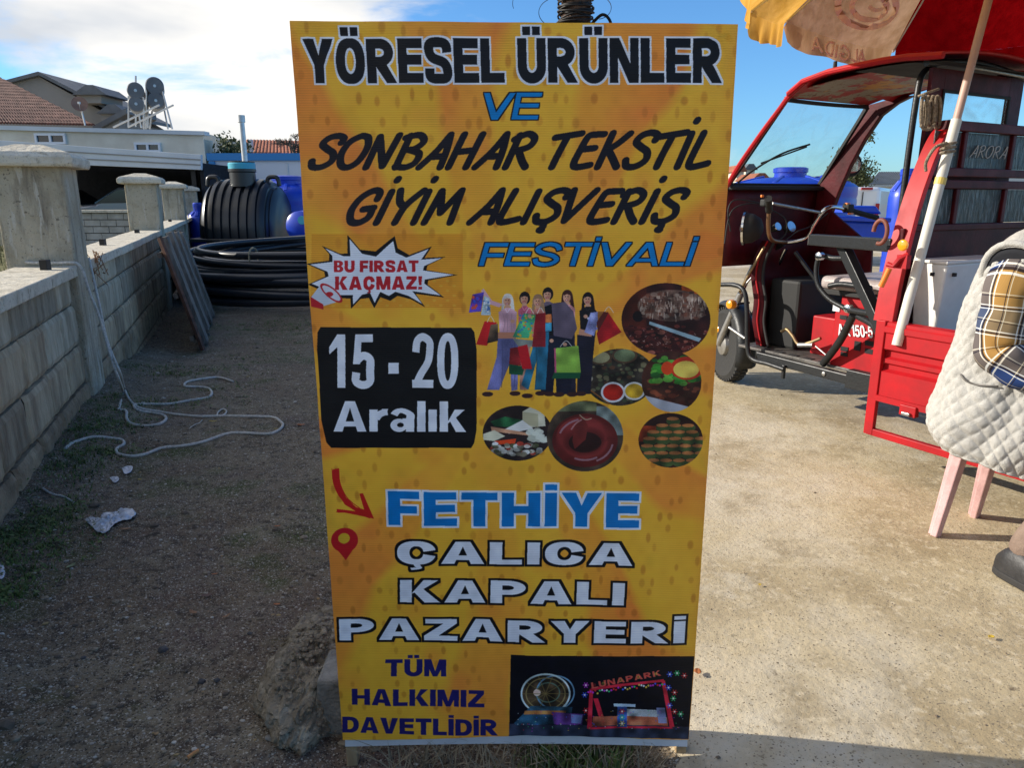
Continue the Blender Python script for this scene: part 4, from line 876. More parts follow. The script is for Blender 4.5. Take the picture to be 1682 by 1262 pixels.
q = MB(); q.hexa([f[3] + Vector((0, .13, .05)), f[2] + Vector((0, .13, .05)), f[2] + Vector((0, 4.6, .05)), f[3] + Vector((0, 4.6, .05))], [f[3] + Vector((0, .13, .15)), f[2] + Vector((0, .13, .15)), f[2] + Vector((0, 4.6, .15)), f[3] + Vector((0, 4.6, .15))]); q.build('roof', M_dark, cp)
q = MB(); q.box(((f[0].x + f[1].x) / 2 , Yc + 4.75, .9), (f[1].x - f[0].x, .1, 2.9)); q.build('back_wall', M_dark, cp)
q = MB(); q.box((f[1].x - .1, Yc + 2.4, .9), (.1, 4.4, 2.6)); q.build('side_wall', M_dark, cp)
for x in (f[1].x - .35, at(98, 300, Yc).x):
    q = MB(); q.box((x, Yc + .3, 1.0), (.12, .12, 2.4)); q.build('post', M_black, cp)
M_screen = mat('shade_net', (.16, .17, .17), .8, var=.3)
q = MB(); slab(q, [(-60, 268), (128, 277), (120, 330), (-60, 318)], Yc + 1.6, .05); q.build('roll_screen', M_screen, cp)
# tiled roof and gabled house
def tile_roof(px4, Y0, Y1, nu_, nv_, m, parent, name='roof'):
    """px4: quad TL,TR,BR,BL (TL/TR at depth Y1, BL/BR at Y0); courses of barrel tiles as real relief"""
    tl, tr, br, bl = [at(x, y, Y) for (x, y), Y in zip(px4, (Y1, Y1, Y0, Y0))]
    q = MB(); rows = []
    for j in range(nv_ * 4 + 1):
        v = j / (nv_ * 4); row = []
        for i in range(nu_ * 6 + 1):
            u = i / (nu_ * 6); p = (bl.lerp(br, u)).lerp(tl.lerp(tr, u), v)
            p.z += .05 * abs(math.sin(math.pi * i / 6)) + .05 * (1 - (j % 4) / 4); row.append(p)
        rows.append(row)
    q.grid(rows); o = q.build(name, m, parent, smooth='auto', solid=.05); return o
gh = empty('gabled_house', at(130, 250, 38), 'grey rendered gabled house with a dormer, rising behind the brown tiled roof', 'house')
q = MB(); slab(q, [(-40, 150), (63, 125), (165, 181), (196, 200), (196, 240), (-40, 240)], 38, 5); q.build('wall', M_greyw, gh)
for (p0, p1) in (((-40, 150), (63, 123)), ((63, 123), (200, 193))):
    q = MB(); a, b = at(*p0, 37.7), at(*p1, 37.7); q.prism([a, b, b + Vector((0, 0, .16)), a + Vector((0, 0, .16))], (0, 5.4, 0)); q.build('roof', M_dgrey, gh)
for (x0, y0, x1, y1, pk) in ((118, 140, 174, 155, 139), (158, 172, 208, 186, 171)):
    q = MB(); slab(q, [(x0 + 8, y1), (x1 - 8, y1), (x1 - 8, y1 + 14), (x0 + 8, y1 + 14)], 37.2, 2); dm = q.build('dormer', M_greyw, gh)
    q = MB(); slab(q, [(x0, y1), (x1, y1), ((x0 + x1) / 2 + 6, pk), ((x0 + x1) / 2 - 6, pk)], 36.9, 2.4); q.build('dormer_roof', M_dgrey, dm)
q = MB(); a, b = at(152, 207, 36.5), at(207, 177, 36.5); q.prism([a, b, b + Vector((0, 0, -.25)), a + Vector((0, 0, -.25))], (0, 3, 0)); q.build('lean_to_roof', M_dgrey, gh)
q = MB(); slab(q, [(160, 206), (196, 186), (196, 214), (160, 214)], 36.8, 2); q.build('lean_to_wall', M_greyw, gh)
th_ = empty('tiled_house', at(60, 250, 31), 'house with a brown barrel tile hip roof, directly above the flat white parapet', 'house')
tl, bl, br, tr = at(-70, 128, 36), at(-70, 203, 31), at(156, 207, 31), at(6, 130, 36)
tile_roof([(-70, 126), (2, 131), (156, 208), (-70, 204)], 31, 35, 44, 15, M_tileb, th_)
q = MB(); q.box((at(40, 0, 31).x, 33, 1.9), (10.5, 3.5, 3.8)); q.build('wall', M_white, th_)
# dish
q = MB(); dc = at(131, 172, 30.6); ax = Vector((.5, -1, .3)).normalized(); q.lathe([(0, 0), (.12, .01), (.22, .05), (.29, .10), (.275, .10), (.2, .05), (0, .02)], dc, ax, 20)
ds = empty('satellite_dish', at(131, 196, 30.6), 'brown satellite dish on the brown tiled roof', 'satellite dish'); q.build('reflector', mat('dish_brown', (.20, .12, .09), .6, var=.2), ds, smooth='auto')
q = MB(); q.tube([dc, dc + Vector((0, .1, -.3)), dc + Vector((.05, .1, -.75))], .03, 6); q.tube([dc + Vector((0, 0, -.28)), dc + ax * .4 + Vector((0, 0, -.1))], .012, 5); q.box(dc + ax * .42 + Vector((0, 0, -.08)), (.08, .08, .08)); q.build('mount', M_steel, ds)
# solar water heaters
def heater(px0, Yd, drums, legs, label):
    o = empty('solar_water_heater', at(px0, 205, Yd), label, 'water heater', 'solar water heaters on the roof of the low white house')
    for (x, y, r_) in drums:
        c = at(x, y, Yd); q = MB(); rr = r_ / F * Yd * .98; q.lathe([(rr * .9, -.03), (rr, 0), (rr, 1.5), (rr * .9, 1.53)], c, (-.44, 1, .02), 28); d = q.build('drum', M_dgrey, o, smooth='auto')
        q = MB(); q.lathe([(.05, -.06), (.05, -.02)], c, (-.44, 1, .02), 10); q.build('pipe_fitting', M_steel, d)
    q = MB()
    for (x0, y0, x1, y1, dy) in legs: q.bar(at(x0, y0, Yd + dy), at(x1, y1, Yd + dy), .045, .045)
    q.build('stand', M_steel, o)['kind'] = 'stuff'
    return o
h1 = heater(222, 27.0, [(222.5, 148.5, 12.5), (223.5, 170.5, 12)], [(211, 158, 211, 208, .1), (236, 160, 236, 208, .1), (223, 124, 223, 208, .8), (211, 158, 236, 160, .1), (211, 182, 236, 186, 1.2), (228, 186, 232, 210, 1.3), (240, 186, 234, 210, 1.4)], 'pair of stacked grey drums of the left solar heater, above the low white house')
h2 = heater(254, 27.6, [(254, 141, 13.5), (256, 165, 12.8)], [(243, 150, 243, 210, .2), (240, 140, 240, 212, 1.5), (267, 150, 283, 212, .1), (266, 160, 276, 212, 1.2), (242, 180, 236, 212, .4), (250, 182, 246, 212, .4), (243, 150, 268, 150, .2), (253, 127, 253, 140, .6)], 'pair of stacked grey drums of the right, taller solar heater above the low white house')
q = MB(); a, b = at(186, 209, 26.3), at(262, 172, 26.3); q.bar(a, b, .05, .05); q.build('collector_rail', M_steel, h2); q = MB(); q.bar(a + Vector((.25, .5, .05)), b + Vector((.25, .5, .05)), .05, .05); q.build('collector_rail', M_steel, h2)
# parked cars in the carport
M_car = mat('silver_paint', (.30, .31, .32), .3, .6, coat=.6); M_card = mat('black_paint', (.02, .022, .03), .2, .2, coat=1); M_rub = mat('tyre_rubber', (.025, .025, .025), .9, bump=.4, bscale=40)
def car(x, y, rz, paint, label, h=1.45):
    o = empty('parked_car', (x, y, .15), label, 'car', 'cars parked under the carport'); Mz = Matrix.Rotation(rz, 3, 'Z'); T_ = lambda px_, py_, pz: Vector((x, y, .15)) + Mz @ Vector((px_, py_, pz))
    prof = [(-2.0, .35), (-2.05, .7), (-1.95, .92), (-1.0, 1.0), (-.35, h), (1.0, h + .03), (1.7, 1.05), (2.0, .95), (2.05, .5), (1.95, .32)]
    q = MB(); q.prism([T_(a, -.8, b) for a, b in prof if True], Mz @ Vector((0, 1.6, 0))); q.build('body', paint, o, bevel=.09, seg=3, smooth='auto')
    q = MB(); q.prism([T_(-.93, -.815, 1.02), T_(-.36, -.815, h - .07), T_(.95, -.815, h - .05), T_(1.5, -.815, 1.06)], Mz @ Vector((0, 1.63, 0))); q.build('side_window', M_glass, o)
    q = MB(); q.add([T_(-1.0, -.68, 1.02), T_(-1.0, .68, 1.02), T_(-.37, .6, h - .02), T_(-.37, -.6, h - .02)], [(0, 1, 2, 3)]); q.build('windscreen', M_glass, o, solid=.04)
    for a in (-1.25, 1.3):
        for b in (-.76, .76):
            q = MB(); q.lathe([(.2, -.1), (.31, -.09), (.32, 0), (.31, .09), (.2, .1)], T_(a, b, .32), Mz @ Vector((0, 1, 0)), 20); w = q.build('wheel', M_rub, o, smooth='auto')
            q = MB(); q.lathe([(.19, -.11), (.19, .11)], T_(a, b, .32), Mz @ Vector((0, 1, 0)), 14); q.build('rim', M_steel, w)
    for b in (-.6, .6):
        q = MB(); q.box(T_(-2.0, b, .78), (.12, .25, .14), Mz); q.build('headlight', M_frame, o, bevel=.02)
    return o
car(at(222, 330, 21.6).x, 21.9, R(12), M_car, 'silver car whose roof line shows between the first two wall pillars')
car(at(100, 330, 21.6).x - .5, 22.2, R(172), M_card, 'black car with its bonnet beside the first wall pillar', 1.4)
car(at(20, 320, 21.6).x - 1.5, 22.0, R(95), M_car, 'grey car at the far left end of the carport, behind the screen', 1.7)

# far low block wall at the back of the yard
bw = empty('back_wall', at(120, 400, 19), 'low whitish block wall crossing the back of the grass yard', 'wall')
z0b, z1b = .12, at(120, 345, 19).z; xa, xb = at(-60, 345, 19).x, at(300, 345, 19).x
q = MB(); q.box(((xa + xb) / 2, 19.09, (z0b + z1b) / 2), (xb - xa, .12, z1b - z0b)); q.build('mortar_bed', M_mort, bw)
M_bw = mat('block_pale', (.46, .44, .39), .95, col2=(.30, .285, .24), vscale=3, bump=.4)
nrow = 5; hb = (z1b - z0b - .07) / nrow; q = MB(); q.box((0, 0, 0), (.385, .08, hb - .02)); bme = q.mesh('concrete_block'); bme.materials.append(M_bw); nb = int((xb - xa) / .4)
for j in range(nrow):
    for i in range(nb):
        o = bpy.data.objects.new('concrete_block', bme); COL.objects.link(o); o.parent = bw; o.location = Vector((xa + (i + .5 + .5 * (j % 2)) * .4, 19.0 + rq.uniform(-.006, .006), z0b + (j + .5) * hb)) - bw.location
q = MB(); q.box(((xa + xb) / 2, 19.05, z1b - .03), (xb - xa, .32, .07)); q.build('coping', M_cop, bw, bevel=.01)
for px_ in (6, 255):
    c = at(px_, 350, 18.9); q = MB(); q.box((c.x, 19.0, .85), (.42, .42, 1.5)); p_ = q.build('pillar', M_pil, bw, bevel=.01)
    q = MB(); q.v = [(c.x + sx_ * w, 19.0 + sy_ * w, z) for w, z in ((.28, 1.60), (.28, 1.66), (.12, 1.74)) for sx_, sy_ in ((-1, -1), (1, -1), (1, 1), (-1, 1))]; q.f = [(3, 2, 1, 0), (8, 9, 10, 11)] + [(r_ * 4 + k, r_ * 4 + (k + 1) % 4, r_ * 4 + 4 + (k + 1) % 4, r_ * 4 + 4 + k) for r_ in range(2) for k in range(4)]; q.build('pillar_cap', M_cop, p_)

# site cabin, red roofed house, pipe, trees
M_cabw = mat('cabin_white', (.66, .68, .72), .45, var=.06, vscale=1); M_cabb = mat('cabin_blue', (.02, .22, .52), .45)
cb = empty('site_cabin', at(420, 330, 22), 'white site cabin with bright blue roof trim, behind the black ribbed tank', 'cabin')
A = at(344, 254, 22); B = Vector((at(700, 262, 22).x, 22, A.z)); Wd = Vector((-.62, 2.4, 0))
q = MB(); q.hexa([(A.x, 22, -.1), (B.x, 22, -.1), (B.x + Wd.x, 24.4, -.1), (A.x + Wd.x, 24.4, -.1)], [(A.x, 22, A.z), (B.x, 22, A.z), (B.x + Wd.x, 24.4, A.z), (A.x + Wd.x, 24.4, A.z)]); q.build('wall', M_cabw, cb)
q = MB(); q.box(((A.x + B.x) / 2, 21.97, A.z - .06), (B.x - A.x + .1, .08, .2)); q.bar(A + Vector((-.04, 0, -.06)), A + Wd + Vector((-.04, 0, -.06)), .08, .2); q.build('roof_trim', M_cabb, cb)
q = MB(); q.box((A.x + .06, 21.97, A.z / 2 - .1), (.16, .07, A.z - .16)); q.build('corner_post', M_cabb, cb)
for k in range(1, 7):
    q = MB(); q.box((A.x + 1.1 * k, 21.99, A.z / 2 - .12), (.025, .03, A.z - .2)); q.build('panel_joint', M_fascia, cb)
sp_ = at(401, 252, 17.5); q = MB(); q.tube([(sp_.x + .02, 17.5, 0), (sp_.x, 17.5, at(401, 200, 17.5).z)], .085 * .75, 12); q.tube([(sp_.x, 17.5, at(401, 200, 17.5).z - .01), (sp_.x - .0, 17.5, at(401, 189, 17.5).z)], .085, 12); tag(q.build('flue_pipe', M_steel, smooth='auto', origin=(sp_.x, 17.5, 0)), 'upright galvanised flue pipe standing behind the blue lid of the black tank', 'pipe')
rh = empty('red_roof_house', at(470, 330, 40), 'ochre house with a red tiled roof and small chimney, beyond the site cabin', 'house')
tile_roof([(405, 232), (560, 236), (575, 256), (398, 254)], 40, 44, 30, 6, M_tiler, rh)
q = MB(); q.box((at(480, 0, 41).x, 42.5, 1.7), (6, 3.4, 3.4)); q.build('wall', mat('ochre_render', (.42, .26, .12), .9, var=.2), rh)
q = MB(); slab(q, [(408, 229), (413, 229), (413, 254), (408, 254)], 40.2, .3); q.build('chimney', M_fascia, rh)
def leaves_crown(q, c, rad, n, ls, seed, fl=1.0):
    r_ = random.Random(seed); cl_ = [(Vector((r_.gauss(0, .42), r_.gauss(0, .42), r_.gauss(0, .38) * fl)), r_.uniform(.25, .45)) for _ in range(16)]
    for _ in range(n):
        k, s_ = r_.choice(cl_); p = c + Vector(((k.x + r_.gauss(0, s_ * .5)) * rad, (k.y + r_.gauss(0, s_ * .5)) * rad, (k.z + r_.gauss(0, s_ * .5)) * rad))
        a, b_ = Vector((r_.gauss(0, 1), r_.gauss(0, 1), r_.gauss(0, 1))).normalized(), Vector((r_.gauss(0, 1), r_.gauss(0, 1), r_.gauss(0, 1))); b_ = a.cross(b_).normalized(); l = ls * r_.uniform(.6, 1.3)
        q.add([p - a * l, p + b_ * l * .5, p + a * l, p - b_ * l * .5], [(0, 1, 2, 3)])
M_leaf = mat('olive_foliage', (.105, .12, .045), .7, col2=(.05, .065, .022), vscale=1.3); M_bark = mat('bark', (.12, .10, .08), .9, var=.3)
def tree(px_, ytop, ybase, Y, rad, n, label, seed, ls=.12, name='tree', grp=None, m=None):
    c = at(px_, (ytop + ybase) / 2, Y); zt_ = at(px_, ytop, Y).z; o = empty(name, (c.x, Y, 0), label, 'tree', grp)
    q = MB(); q.tube([(c.x, Y, 0), (c.x + .1, Y, zt_ * .5), (c.x, Y, zt_ * .8)], .15, 8, rs=[.2, .13, .05])
    r_ = random.Random(seed)
    for k in range(9): a = r_.uniform(0, 6.28); q.tube([(c.x + .06, Y, zt_ * .45 + k * .03 * zt_), (c.x + math.cos(a) * rad * .5, Y + math.sin(a) * rad * .5, zt_ * .6 + k * .03 * zt_), (c.x + math.cos(a) * rad * .8, Y + math.sin(a) * rad * .8, zt_ * .75 + k * .02 * zt_)], .04, 5, rs=[.05, .035, .012])
    q.build('trunk', M_bark, o, smooth=True)
    if n: q = MB(); leaves_crown(q, Vector((c.x, Y, zt_ - rad * .75)), rad, n, ls, seed); q.build('crown', m or M_leaf, o)
    return o
tree(381, 232, 252, 34, 1.1, 2600, 'olive green tree rising between the cabin and the galvanised flue pipe', 3, .09)
tree(1400, 252, 330, 30, .9, 2200, 'green tree just right of the three-wheeler windscreen, behind its mirror', 8, .07)
bt = empty('bare_tree', (at(478, 250, 30).x, 30, 0), 'bare branching tree beside the upper left edge of the sign', 'tree'); q = MB(); r_ = random.Random(6); zc = at(478, 236, 30).z; bx = at(482, 236, 30).x
q.tube([(bx, 30, 0), (bx, 30, zc)], .1, 6, rs=[.12, .05])
def twig(p, d, l, r2, k):
    e = p + d * l; q.tube([p, p + d * l * .5 + Vector((r_.gauss(0, .03), 0, r_.gauss(0, .03))), e], r2, 4)
    if k:
        for _ in range(4): twig(e - d * l * r_.uniform(0, .6), (d + Vector((r_.gauss(0, .7), r_.gauss(0, .4), r_.gauss(0, .5)))).normalized(), l * .66, r2 * .7, k - 1)
for _ in range(8): twig(Vector((bx, 30, zc - r_.uniform(0, .5))), Vector((r_.uniform(-1, 1), r_.uniform(-.3, .3), r_.uniform(.2, .9))).normalized(), .38, .022, 3)
q.build('branches', M_bark, bt)
# hazy hill
mb = MB(); rows = []
for j in range(3):
    rows.append([(x, 700 + j * 60, [0, 1, .2][j] * (26 + 14 * fbm(x * .006, 3) + 30 * math.exp(-((x + 330) / 110) ** 2))) for x in range(-900, 901, 30)])
mb.grid(rows); tag(mb.build('hills', mat('far_hill', (.16, .20, .22), .95, var=.2, vscale=.02), smooth=True, origin=(0, 700, 0)), kind='structure')

# ---------------------------------------------------------------- tanks and pipe coils
M_ptank = mat('black_plastic', (.012, .013, .015), .33, bump=.05, bscale=20, spec=.6); M_blue = mat('blue_plastic', (.012, .055, .50), .35, var=.2, vscale=3); M_teal = mat('teal_plastic', (.05, .38, .50), .45)
Yt = 15.5; tc_ = at(400, 350, Yt + .5); tzt = at(398, 292, Yt).z; tw = (at(470, 340, Yt).x - at(329, 340, Yt).x)
bt_ = empty('ribbed_tank', (tc_.x, Yt + .8, -.15), 'large black ribbed plastic tank with a teal screw lid', 'tank')
q = MB(); rows = []; nR = 120; x0 = at(330, 340, Yt + .5).x; base = .5
for i in range(nR + 1):
    u = i / nR; x = x0 + tw * u; rib = .055 * (math.sin(u * math.pi * 2 * 10.0) > -.1); env = (1 - abs(2 * u - 1) ** 5) ** .5 if 0 < u < 1 else 0.0
    rr = (.25 + .75 * env) * (1 - .055 + rib) if 0 < u < 1 else .02
    rows.append([(x, Yt + .8 + math.cos(a) * .95 * rr, base + (tzt - base) * max(0, math.sin(a)) ** .85 * rr) for a in [math.pi * k / 28 for k in range(29)]])
q.grid(rows); q.build('shell', M_ptank, bt_, smooth='auto')
q = MB(); q.box((tc_.x, Yt + .8, base - .03), (tw + .16, 2.1, .07)); q.build('flange', M_ptank, bt_, bevel=.02)
q = MB(); q.lathe([(.5, 0), (.85, .12), (.9, .6), (.9, .62)], (tc_.x, Yt + .8, -.15), (0, 0, 1), 32); q.build('lower_shell', M_ptank, bt_, smooth='auto')
nk = at(398, 282, Yt + .5); q = MB(); q.lathe([(.26, -.3), (.26, -.02), (.28, 0), (.28, .05), (.26, .06), (.26, .2)], nk, (0, 0, 1), 32); q.build('neck', M_ptank, bt_, smooth='auto')
q = MB(); zl_ = at(398, 279, Yt + .5).z; q.lathe([(.27, 0), (.275, .12), (.25, .15)], (nk.x, nk.y, zl_), (0, 0, 1), 36); q.build('lid', M_teal, bt_, smooth='auto')
for px_ in (350, 448):
    c = at(px_, 293, Yt + .7); q = MB(); q.tube(spline([c + Vector((-.13, 0, -.16)), c + Vector((-.10, 0, 0)), c + Vector((0, 0, .03)), c + Vector((.10, 0, 0)), c + Vector((.13, 0, -.16))], 5), .045, 8); q.build('lifting_eye', M_ptank, bt_, smooth=True)
def water_tank(px_, ytop, Y, r_, h, label, grp='blue water tanks', lidr=.32, lid=True, name='water_tank'):
    c = at(px_, ytop, Y); z1 = c.z; o = empty(name, (c.x, Y, z1 - h), label, 'water tank', grp)
    prof = [(r_ * .97, 0), (r_, .05)]
    for k in range(5): prof += [(r_, h * (.1 + .15 * k)), (r_ * .99, h * (.13 + .15 * k)), (r_, h * (.16 + .15 * k))]
    prof += [(r_, h * .86), (r_ * .93, h * .90), (r_ * .6, h * .96), (lidr * 1.1, h * .975)]
    q = MB(); q.lathe(prof, (c.x, Y, z1 - h), (0, 0, 1), 40); q.build('body', M_blue, o, smooth='auto')
    for k in range(8):
        a = k * math.pi / 4 + .2; q = MB(); q.bar(Vector((c.x + math.cos(a) * r_ * .45, Y + math.sin(a) * r_ * .45, z1 - h * .02)), Vector((c.x + math.cos(a) * r_ * .9, Y + math.sin(a) * r_ * .9, z1 - h * .10)), .08, .05); q.build('top_rib', M_blue, o, bevel=.015)
    q = MB(); q.lathe([(lidr, -.03), (lidr, .10), (lidr * 1.08, .11), (lidr * 1.08, .19), (lidr * .9, .21)], (c.x, Y, z1 - h * .03), (0, 0, 1), 30); q.build('lid', M_blue, o, smooth='auto'); return o
water_tank(472, 300, 17.5, .75, 1.9, 'upright blue water tank between the black ribbed tank and the left edge of the sign')
q = MB(); c = at(491, 372, 14.6); bo_ = empty('blue_barrel', (c.x, 14.6, c.z - .33), 'glossy blue barrel lying on its side next to the black ribbed tank', 'barrel'); q.lathe([(.05, -.02), (.22, 0), (.29, .05), (.30, .3), (.285, .32), (.30, .34), (.30, .8), (.25, .85)], c, (.15, 1, 0), 30); q.build('drum', M_blue, bo_, smooth='auto')
q = MB(); q.lathe([(.08, -.05), (.08, .02)], c + Vector((.08, 0, .12)), (.15, 1, 0), 16); q.build('cap', M_teal, bo_)
water_tank(325, 346, 17.0, .22, 1.2, 'small blue tank just showing between the last wall pillar and the black ribbed tank', lidr=.09)
water_tank(1298, 288, 16.0, 1.32, 1.70, 'wide blue water tank with a round lid, seen through the three-wheeler windscreen')
water_tank(1360, 300, 15.5, .32, 2.0, 'narrow upright blue tank close to the right windscreen pillar of the three-wheeler', lidr=.15)
water_tank(1492, 292, 12.5, .26, 2.2, 'tall ribbed blue tank directly behind the curved red upright of the cargo bed', lidr=.12)
# moulded blue bin
bb = empty('blue_bin', at(1415, 430, 10.5), 'square blue plastic bin with a stepped lid, behind the handlebar', 'bin')
q = MB(); slab(q, [(1376, 362), (1458, 366), (1452, 412), (1384, 410)], 10.5, .7); q.build('body', M_blue, bb, bevel=.03)
q = MB(); slab(q, [(1370, 354), (1466, 358), (1464, 366), (1372, 362)], 10.4, .9); q.build('rim', M_blue, bb, bevel=.02)
q = MB(); slab(q, [(1392, 338), (1440, 338), (1450, 352), (1384, 350)], 10.55, .6); q.build('lid', M_blue, bb, bevel=.03)
# coils of black pipe
M_pipe = mat('black_pipe', (.020, .023, .030), .34, spec=.6, var=.2, vscale=5)
cr_ = random.Random(9); cc0 = Vector((-2.95, 12.0, 0))
for i, (dx, dy, rad, z, nl, pr, dz, lb) in enumerate(((0, 0, 2.15, -.10, 4, .062, .115, 'lowest wide coil of thick black pipe on the ground before the ribbed tank'),
        (.1, .05, 2.05, .18, 3, .056, .105, 'middle coil of black pipe in the heap before the ribbed tank'), (.02, -.1, 1.95, .42, 3, .042, .075, 'topmost coil of thinner black pipe, tied with straw coloured twine'))):
    q = MB(); o = empty('pipe_coil', (cc0.x + dx, cc0.y + dy, z), lb, 'pipe coil', 'coils of black pipe before the ribbed tank')
    pts = []
    for k in range(nl * 2 * 60):
        a = k / 60 * 2 * math.pi; lay = (k // 60); r2 = rad + .09 * (lay % 2) + .05 * math.sin(a * 1.5 + lay * 1.7) + .03 * math.sin(a * 2.5 + lay); zz = z + dz * (lay // 2) + .045 * math.sin(a * 1.5 + lay * 2.1) + .10 * math.sin(a + .6) * i * .5
        pts.append((cc0.x + dx + r2 * math.cos(a), cc0.y + dy + r2 * .86 * math.sin(a), zz + .03))
    q.tube(pts, pr, 8); q.build('pipe', M_pipe, o, smooth=True)
    if i == 2:
        for a in (-1.9, 1.75):
            p = Vector((cc0.x + dx + rad * math.cos(a), cc0.y + dy + rad * .86 * math.sin(a), z + .09)); q = MB(); q.tube([p + Vector((.10 * math.cos(a) * math.cos(b), .10 * math.sin(a) * math.cos(b), .13 * math.sin(b))) for b in [k * .4 for k in range(16)]], .012, 6, closed=True); q.build('twine', M_straw, o)
# plank panel leaning on the wall
pa, pb = at(329, 577, 7.3), at(347, 508, 10.2); ta, tb = at(257, 392, 7.4), at(297, 378, 10.2)
pp = empty('plank_panel', (pa + pb) / 2, 'dark weathered plank panel leaning against the block wall', 'panel')
M_pl = [mat('old_plank', (.19, .14, .10), .85, col2=(.06, .045, .034), vscale=9, bump=.6, stretch=(2, 2, .3)), mat('old_plank_grey', (.26, .22, .18), .85, col2=(.09, .07, .055), vscale=9, bump=.6, stretch=(2, 2, .3))]
npk = 9
for k in range(npk):
    u0, u1 = k / npk + .012, (k + 1) / npk - .012; a, b_, c_, d_ = pa.lerp(pb, u0), pa.lerp(pb, u1), ta.lerp(tb, u1), ta.lerp(tb, u0)
    nn = (b_ - a).cross(d_ - a).normalized(); nn = nn if nn.x > 0 else -nn; j = cr_.uniform(-.03, .03); up = (d_ - a).normalized() * j
    q = MB(); q.prism([a + up, b_ + up, c_ + up, d_ + up], nn * (.022 + .035 * (k % 2))); q.build('plank', M_pl[k % 2], pp, bevel=.004)
for v in (.12, .5, .86):
    a, b_ = pa.lerp(ta, v), pb.lerp(tb, v); nn = (pb - pa).cross(ta - pa).normalized(); nn = nn if nn.x > 0 else -nn; q = MB(); q.bar(a - nn * .03, b_ - nn * .03, .05, .04, nn); q.build('batten', M_pl[0], pp)
nn = (pb - pa).cross(ta - pa).normalized(); nn = nn if nn.x > 0 else -nn
q = MB(); q.bar(pa + nn * .03, ta + nn * .03, .035, .035); q.build('rusty_edge', mat('rust', (.16, .07, .04), .9, col2=(.07, .035, .025), vscale=20), pp)
# ---------------------------------------------------------------- cargo three-wheeler
TF = Vector((-.485, .8745, 0)).normalized(); TR_ = Vector((.8745, .485, 0)).normalized(); TO = Vector((1.746, 3.47, .02))
def T(a, b, z): return TO + TF * a + TR_ * b + Vector((0, 0, z - .02))
def tp(x, y, a=None, b=None):
    d = ray(x, y)
    t_ = (a - TF.dot(EYE - TO)) / TF.dot(d) if a is not None else (b - TR_.dot(EYE - TO)) / TR_.dot(d)
    return EYE + d * t_
TM = Matrix((TF, TR_, (0, 0, 1))).transposed()
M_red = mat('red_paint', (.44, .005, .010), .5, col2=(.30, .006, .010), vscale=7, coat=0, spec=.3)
M_redd = mat('shaded_red_paint', (.095, .004, .008), .5, col2=(.04, .003, .005), vscale=6, bump=.1, spec=.22)  # the same red, darkened to carry the shade on guard and cab parts
M_blk2 = mat('black_frame_paint', (.018, .020, .022), .42, .2, var=.4, vscale=25, bump=.15, bscale=80)
M_blk3 = mat('black_rubber', (.012, .012, .012), .7)
M_chrome = mat('chrome', (.75, .75, .74), .12, 1.0, var=.2, vscale=30)
M_orange = mat('orange_plastic', (.75, .20, .02), .3, spec=.7)
M_amber = mat('amber_lens', (.85, .33, .015), .15, coat=.8)
M_alu = mat('dull_alloy', (.42, .41, .39), .4, .8, var=.3, vscale=40)
M_plate = mat('footplate', (.16, .15, .14), .55, .5, var=.5, vscale=12, bump=.3)
M_seat = mat('seat_vinyl', (.42, .36, .34), .42, col2=(.30, .25, .24), vscale=12, bump=.2, bscale=120)  # black vinyl coloured pale: sun gloss on the cushion is put into the colour
def thin_glass(name, smud=.16):
    m = bpy.data.materials.new(name); m.use_nodes = True; t = m.node_tree; t.nodes.remove(t.nodes['Principled BSDF']); o = t.nodes['Material Output']
    tr = t.nodes.new('ShaderNodeBsdfTransparent'); tr.inputs[0].default_value = (.93, .97, .96, 1); gl = t.nodes.new('ShaderNodeBsdfGlossy'); gl.inputs['Roughness'].default_value = .03
    df = t.nodes.new('ShaderNodeBsdfDiffuse'); df.inputs[0].default_value = (.75, .78, .78, 1)
    fr = t.nodes.new('ShaderNodeValue'); fr.outputs[0].default_value = .05; m1 = t.nodes.new('ShaderNodeMixShader'); t.links.new(fr.outputs[0], m1.inputs[0]); t.links.new(tr.outputs[0], m1.inputs[1]); t.links.new(gl.outputs[0], m1.inputs[2])
    g = t.nodes.new('ShaderNodeNewGeometry'); n_ = t.nodes.new('ShaderNodeTexNoise'); n_.inputs['Scale'].default_value = 7; n_.inputs['Detail'].default_value = 8; n_.inputs['Distortion'].default_value = 1.5; t.links.new(g.outputs['Position'], n_.inputs['Vector'])
    r_ = t.nodes.new('ShaderNodeMapRange'); r_.inputs[1].default_value = .45; r_.inputs[2].default_value = .75; r_.inputs[3].default_value = .02; r_.inputs[4].default_value = smud; t.links.new(n_.outputs[0], r_.inputs[0])
    m2 = t.nodes.new('ShaderNodeMixShader'); t.links.new(r_.outputs[0], m2.inputs[0]); t.links.new(m1.outputs[0], m2.inputs[1]); t.links.new(df.outputs[0], m2.inputs[2]); t.links.new(m2.outputs[0], o.inputs[0]); return m
M_wsg = thin_glass('windscreen_glass'); M_wsg2 = thin_glass('rear_window_film', .22)
trike = empty('cargo_tricycle', T(0, .68, 0), 'red motor cargo tricycle with an open cab, windscreen and high front guard', 'cargo tricycle')
def tbox(name, a0, a1, b0, b1, z0, z1, m, parent=None, bevel=.004, **k):
    q = MB(); q.box(T((a0 + a1) / 2, (b0 + b1) / 2, (z0 + z1) / 2), (abs(a1 - a0), abs(b1 - b0), abs(z1 - z0)), TM); return q.build(name, m, parent or trike, bevel=bevel, **k)
def ttube(name, pts, r, m, parent=None, n=10, k=6, closed=False):
    q = MB(); q.tube(spline(pts, k, closed) if len(pts) > 2 else pts, r, n, closed); return q.build(name, m, parent or trike, smooth='auto')
def tbar(name, p, p2, w, h, m, parent=None, bevel=.004):
    q = MB(); q.bar(p, p2, w, h); return q.build(name, m, parent or trike, bevel=bevel)
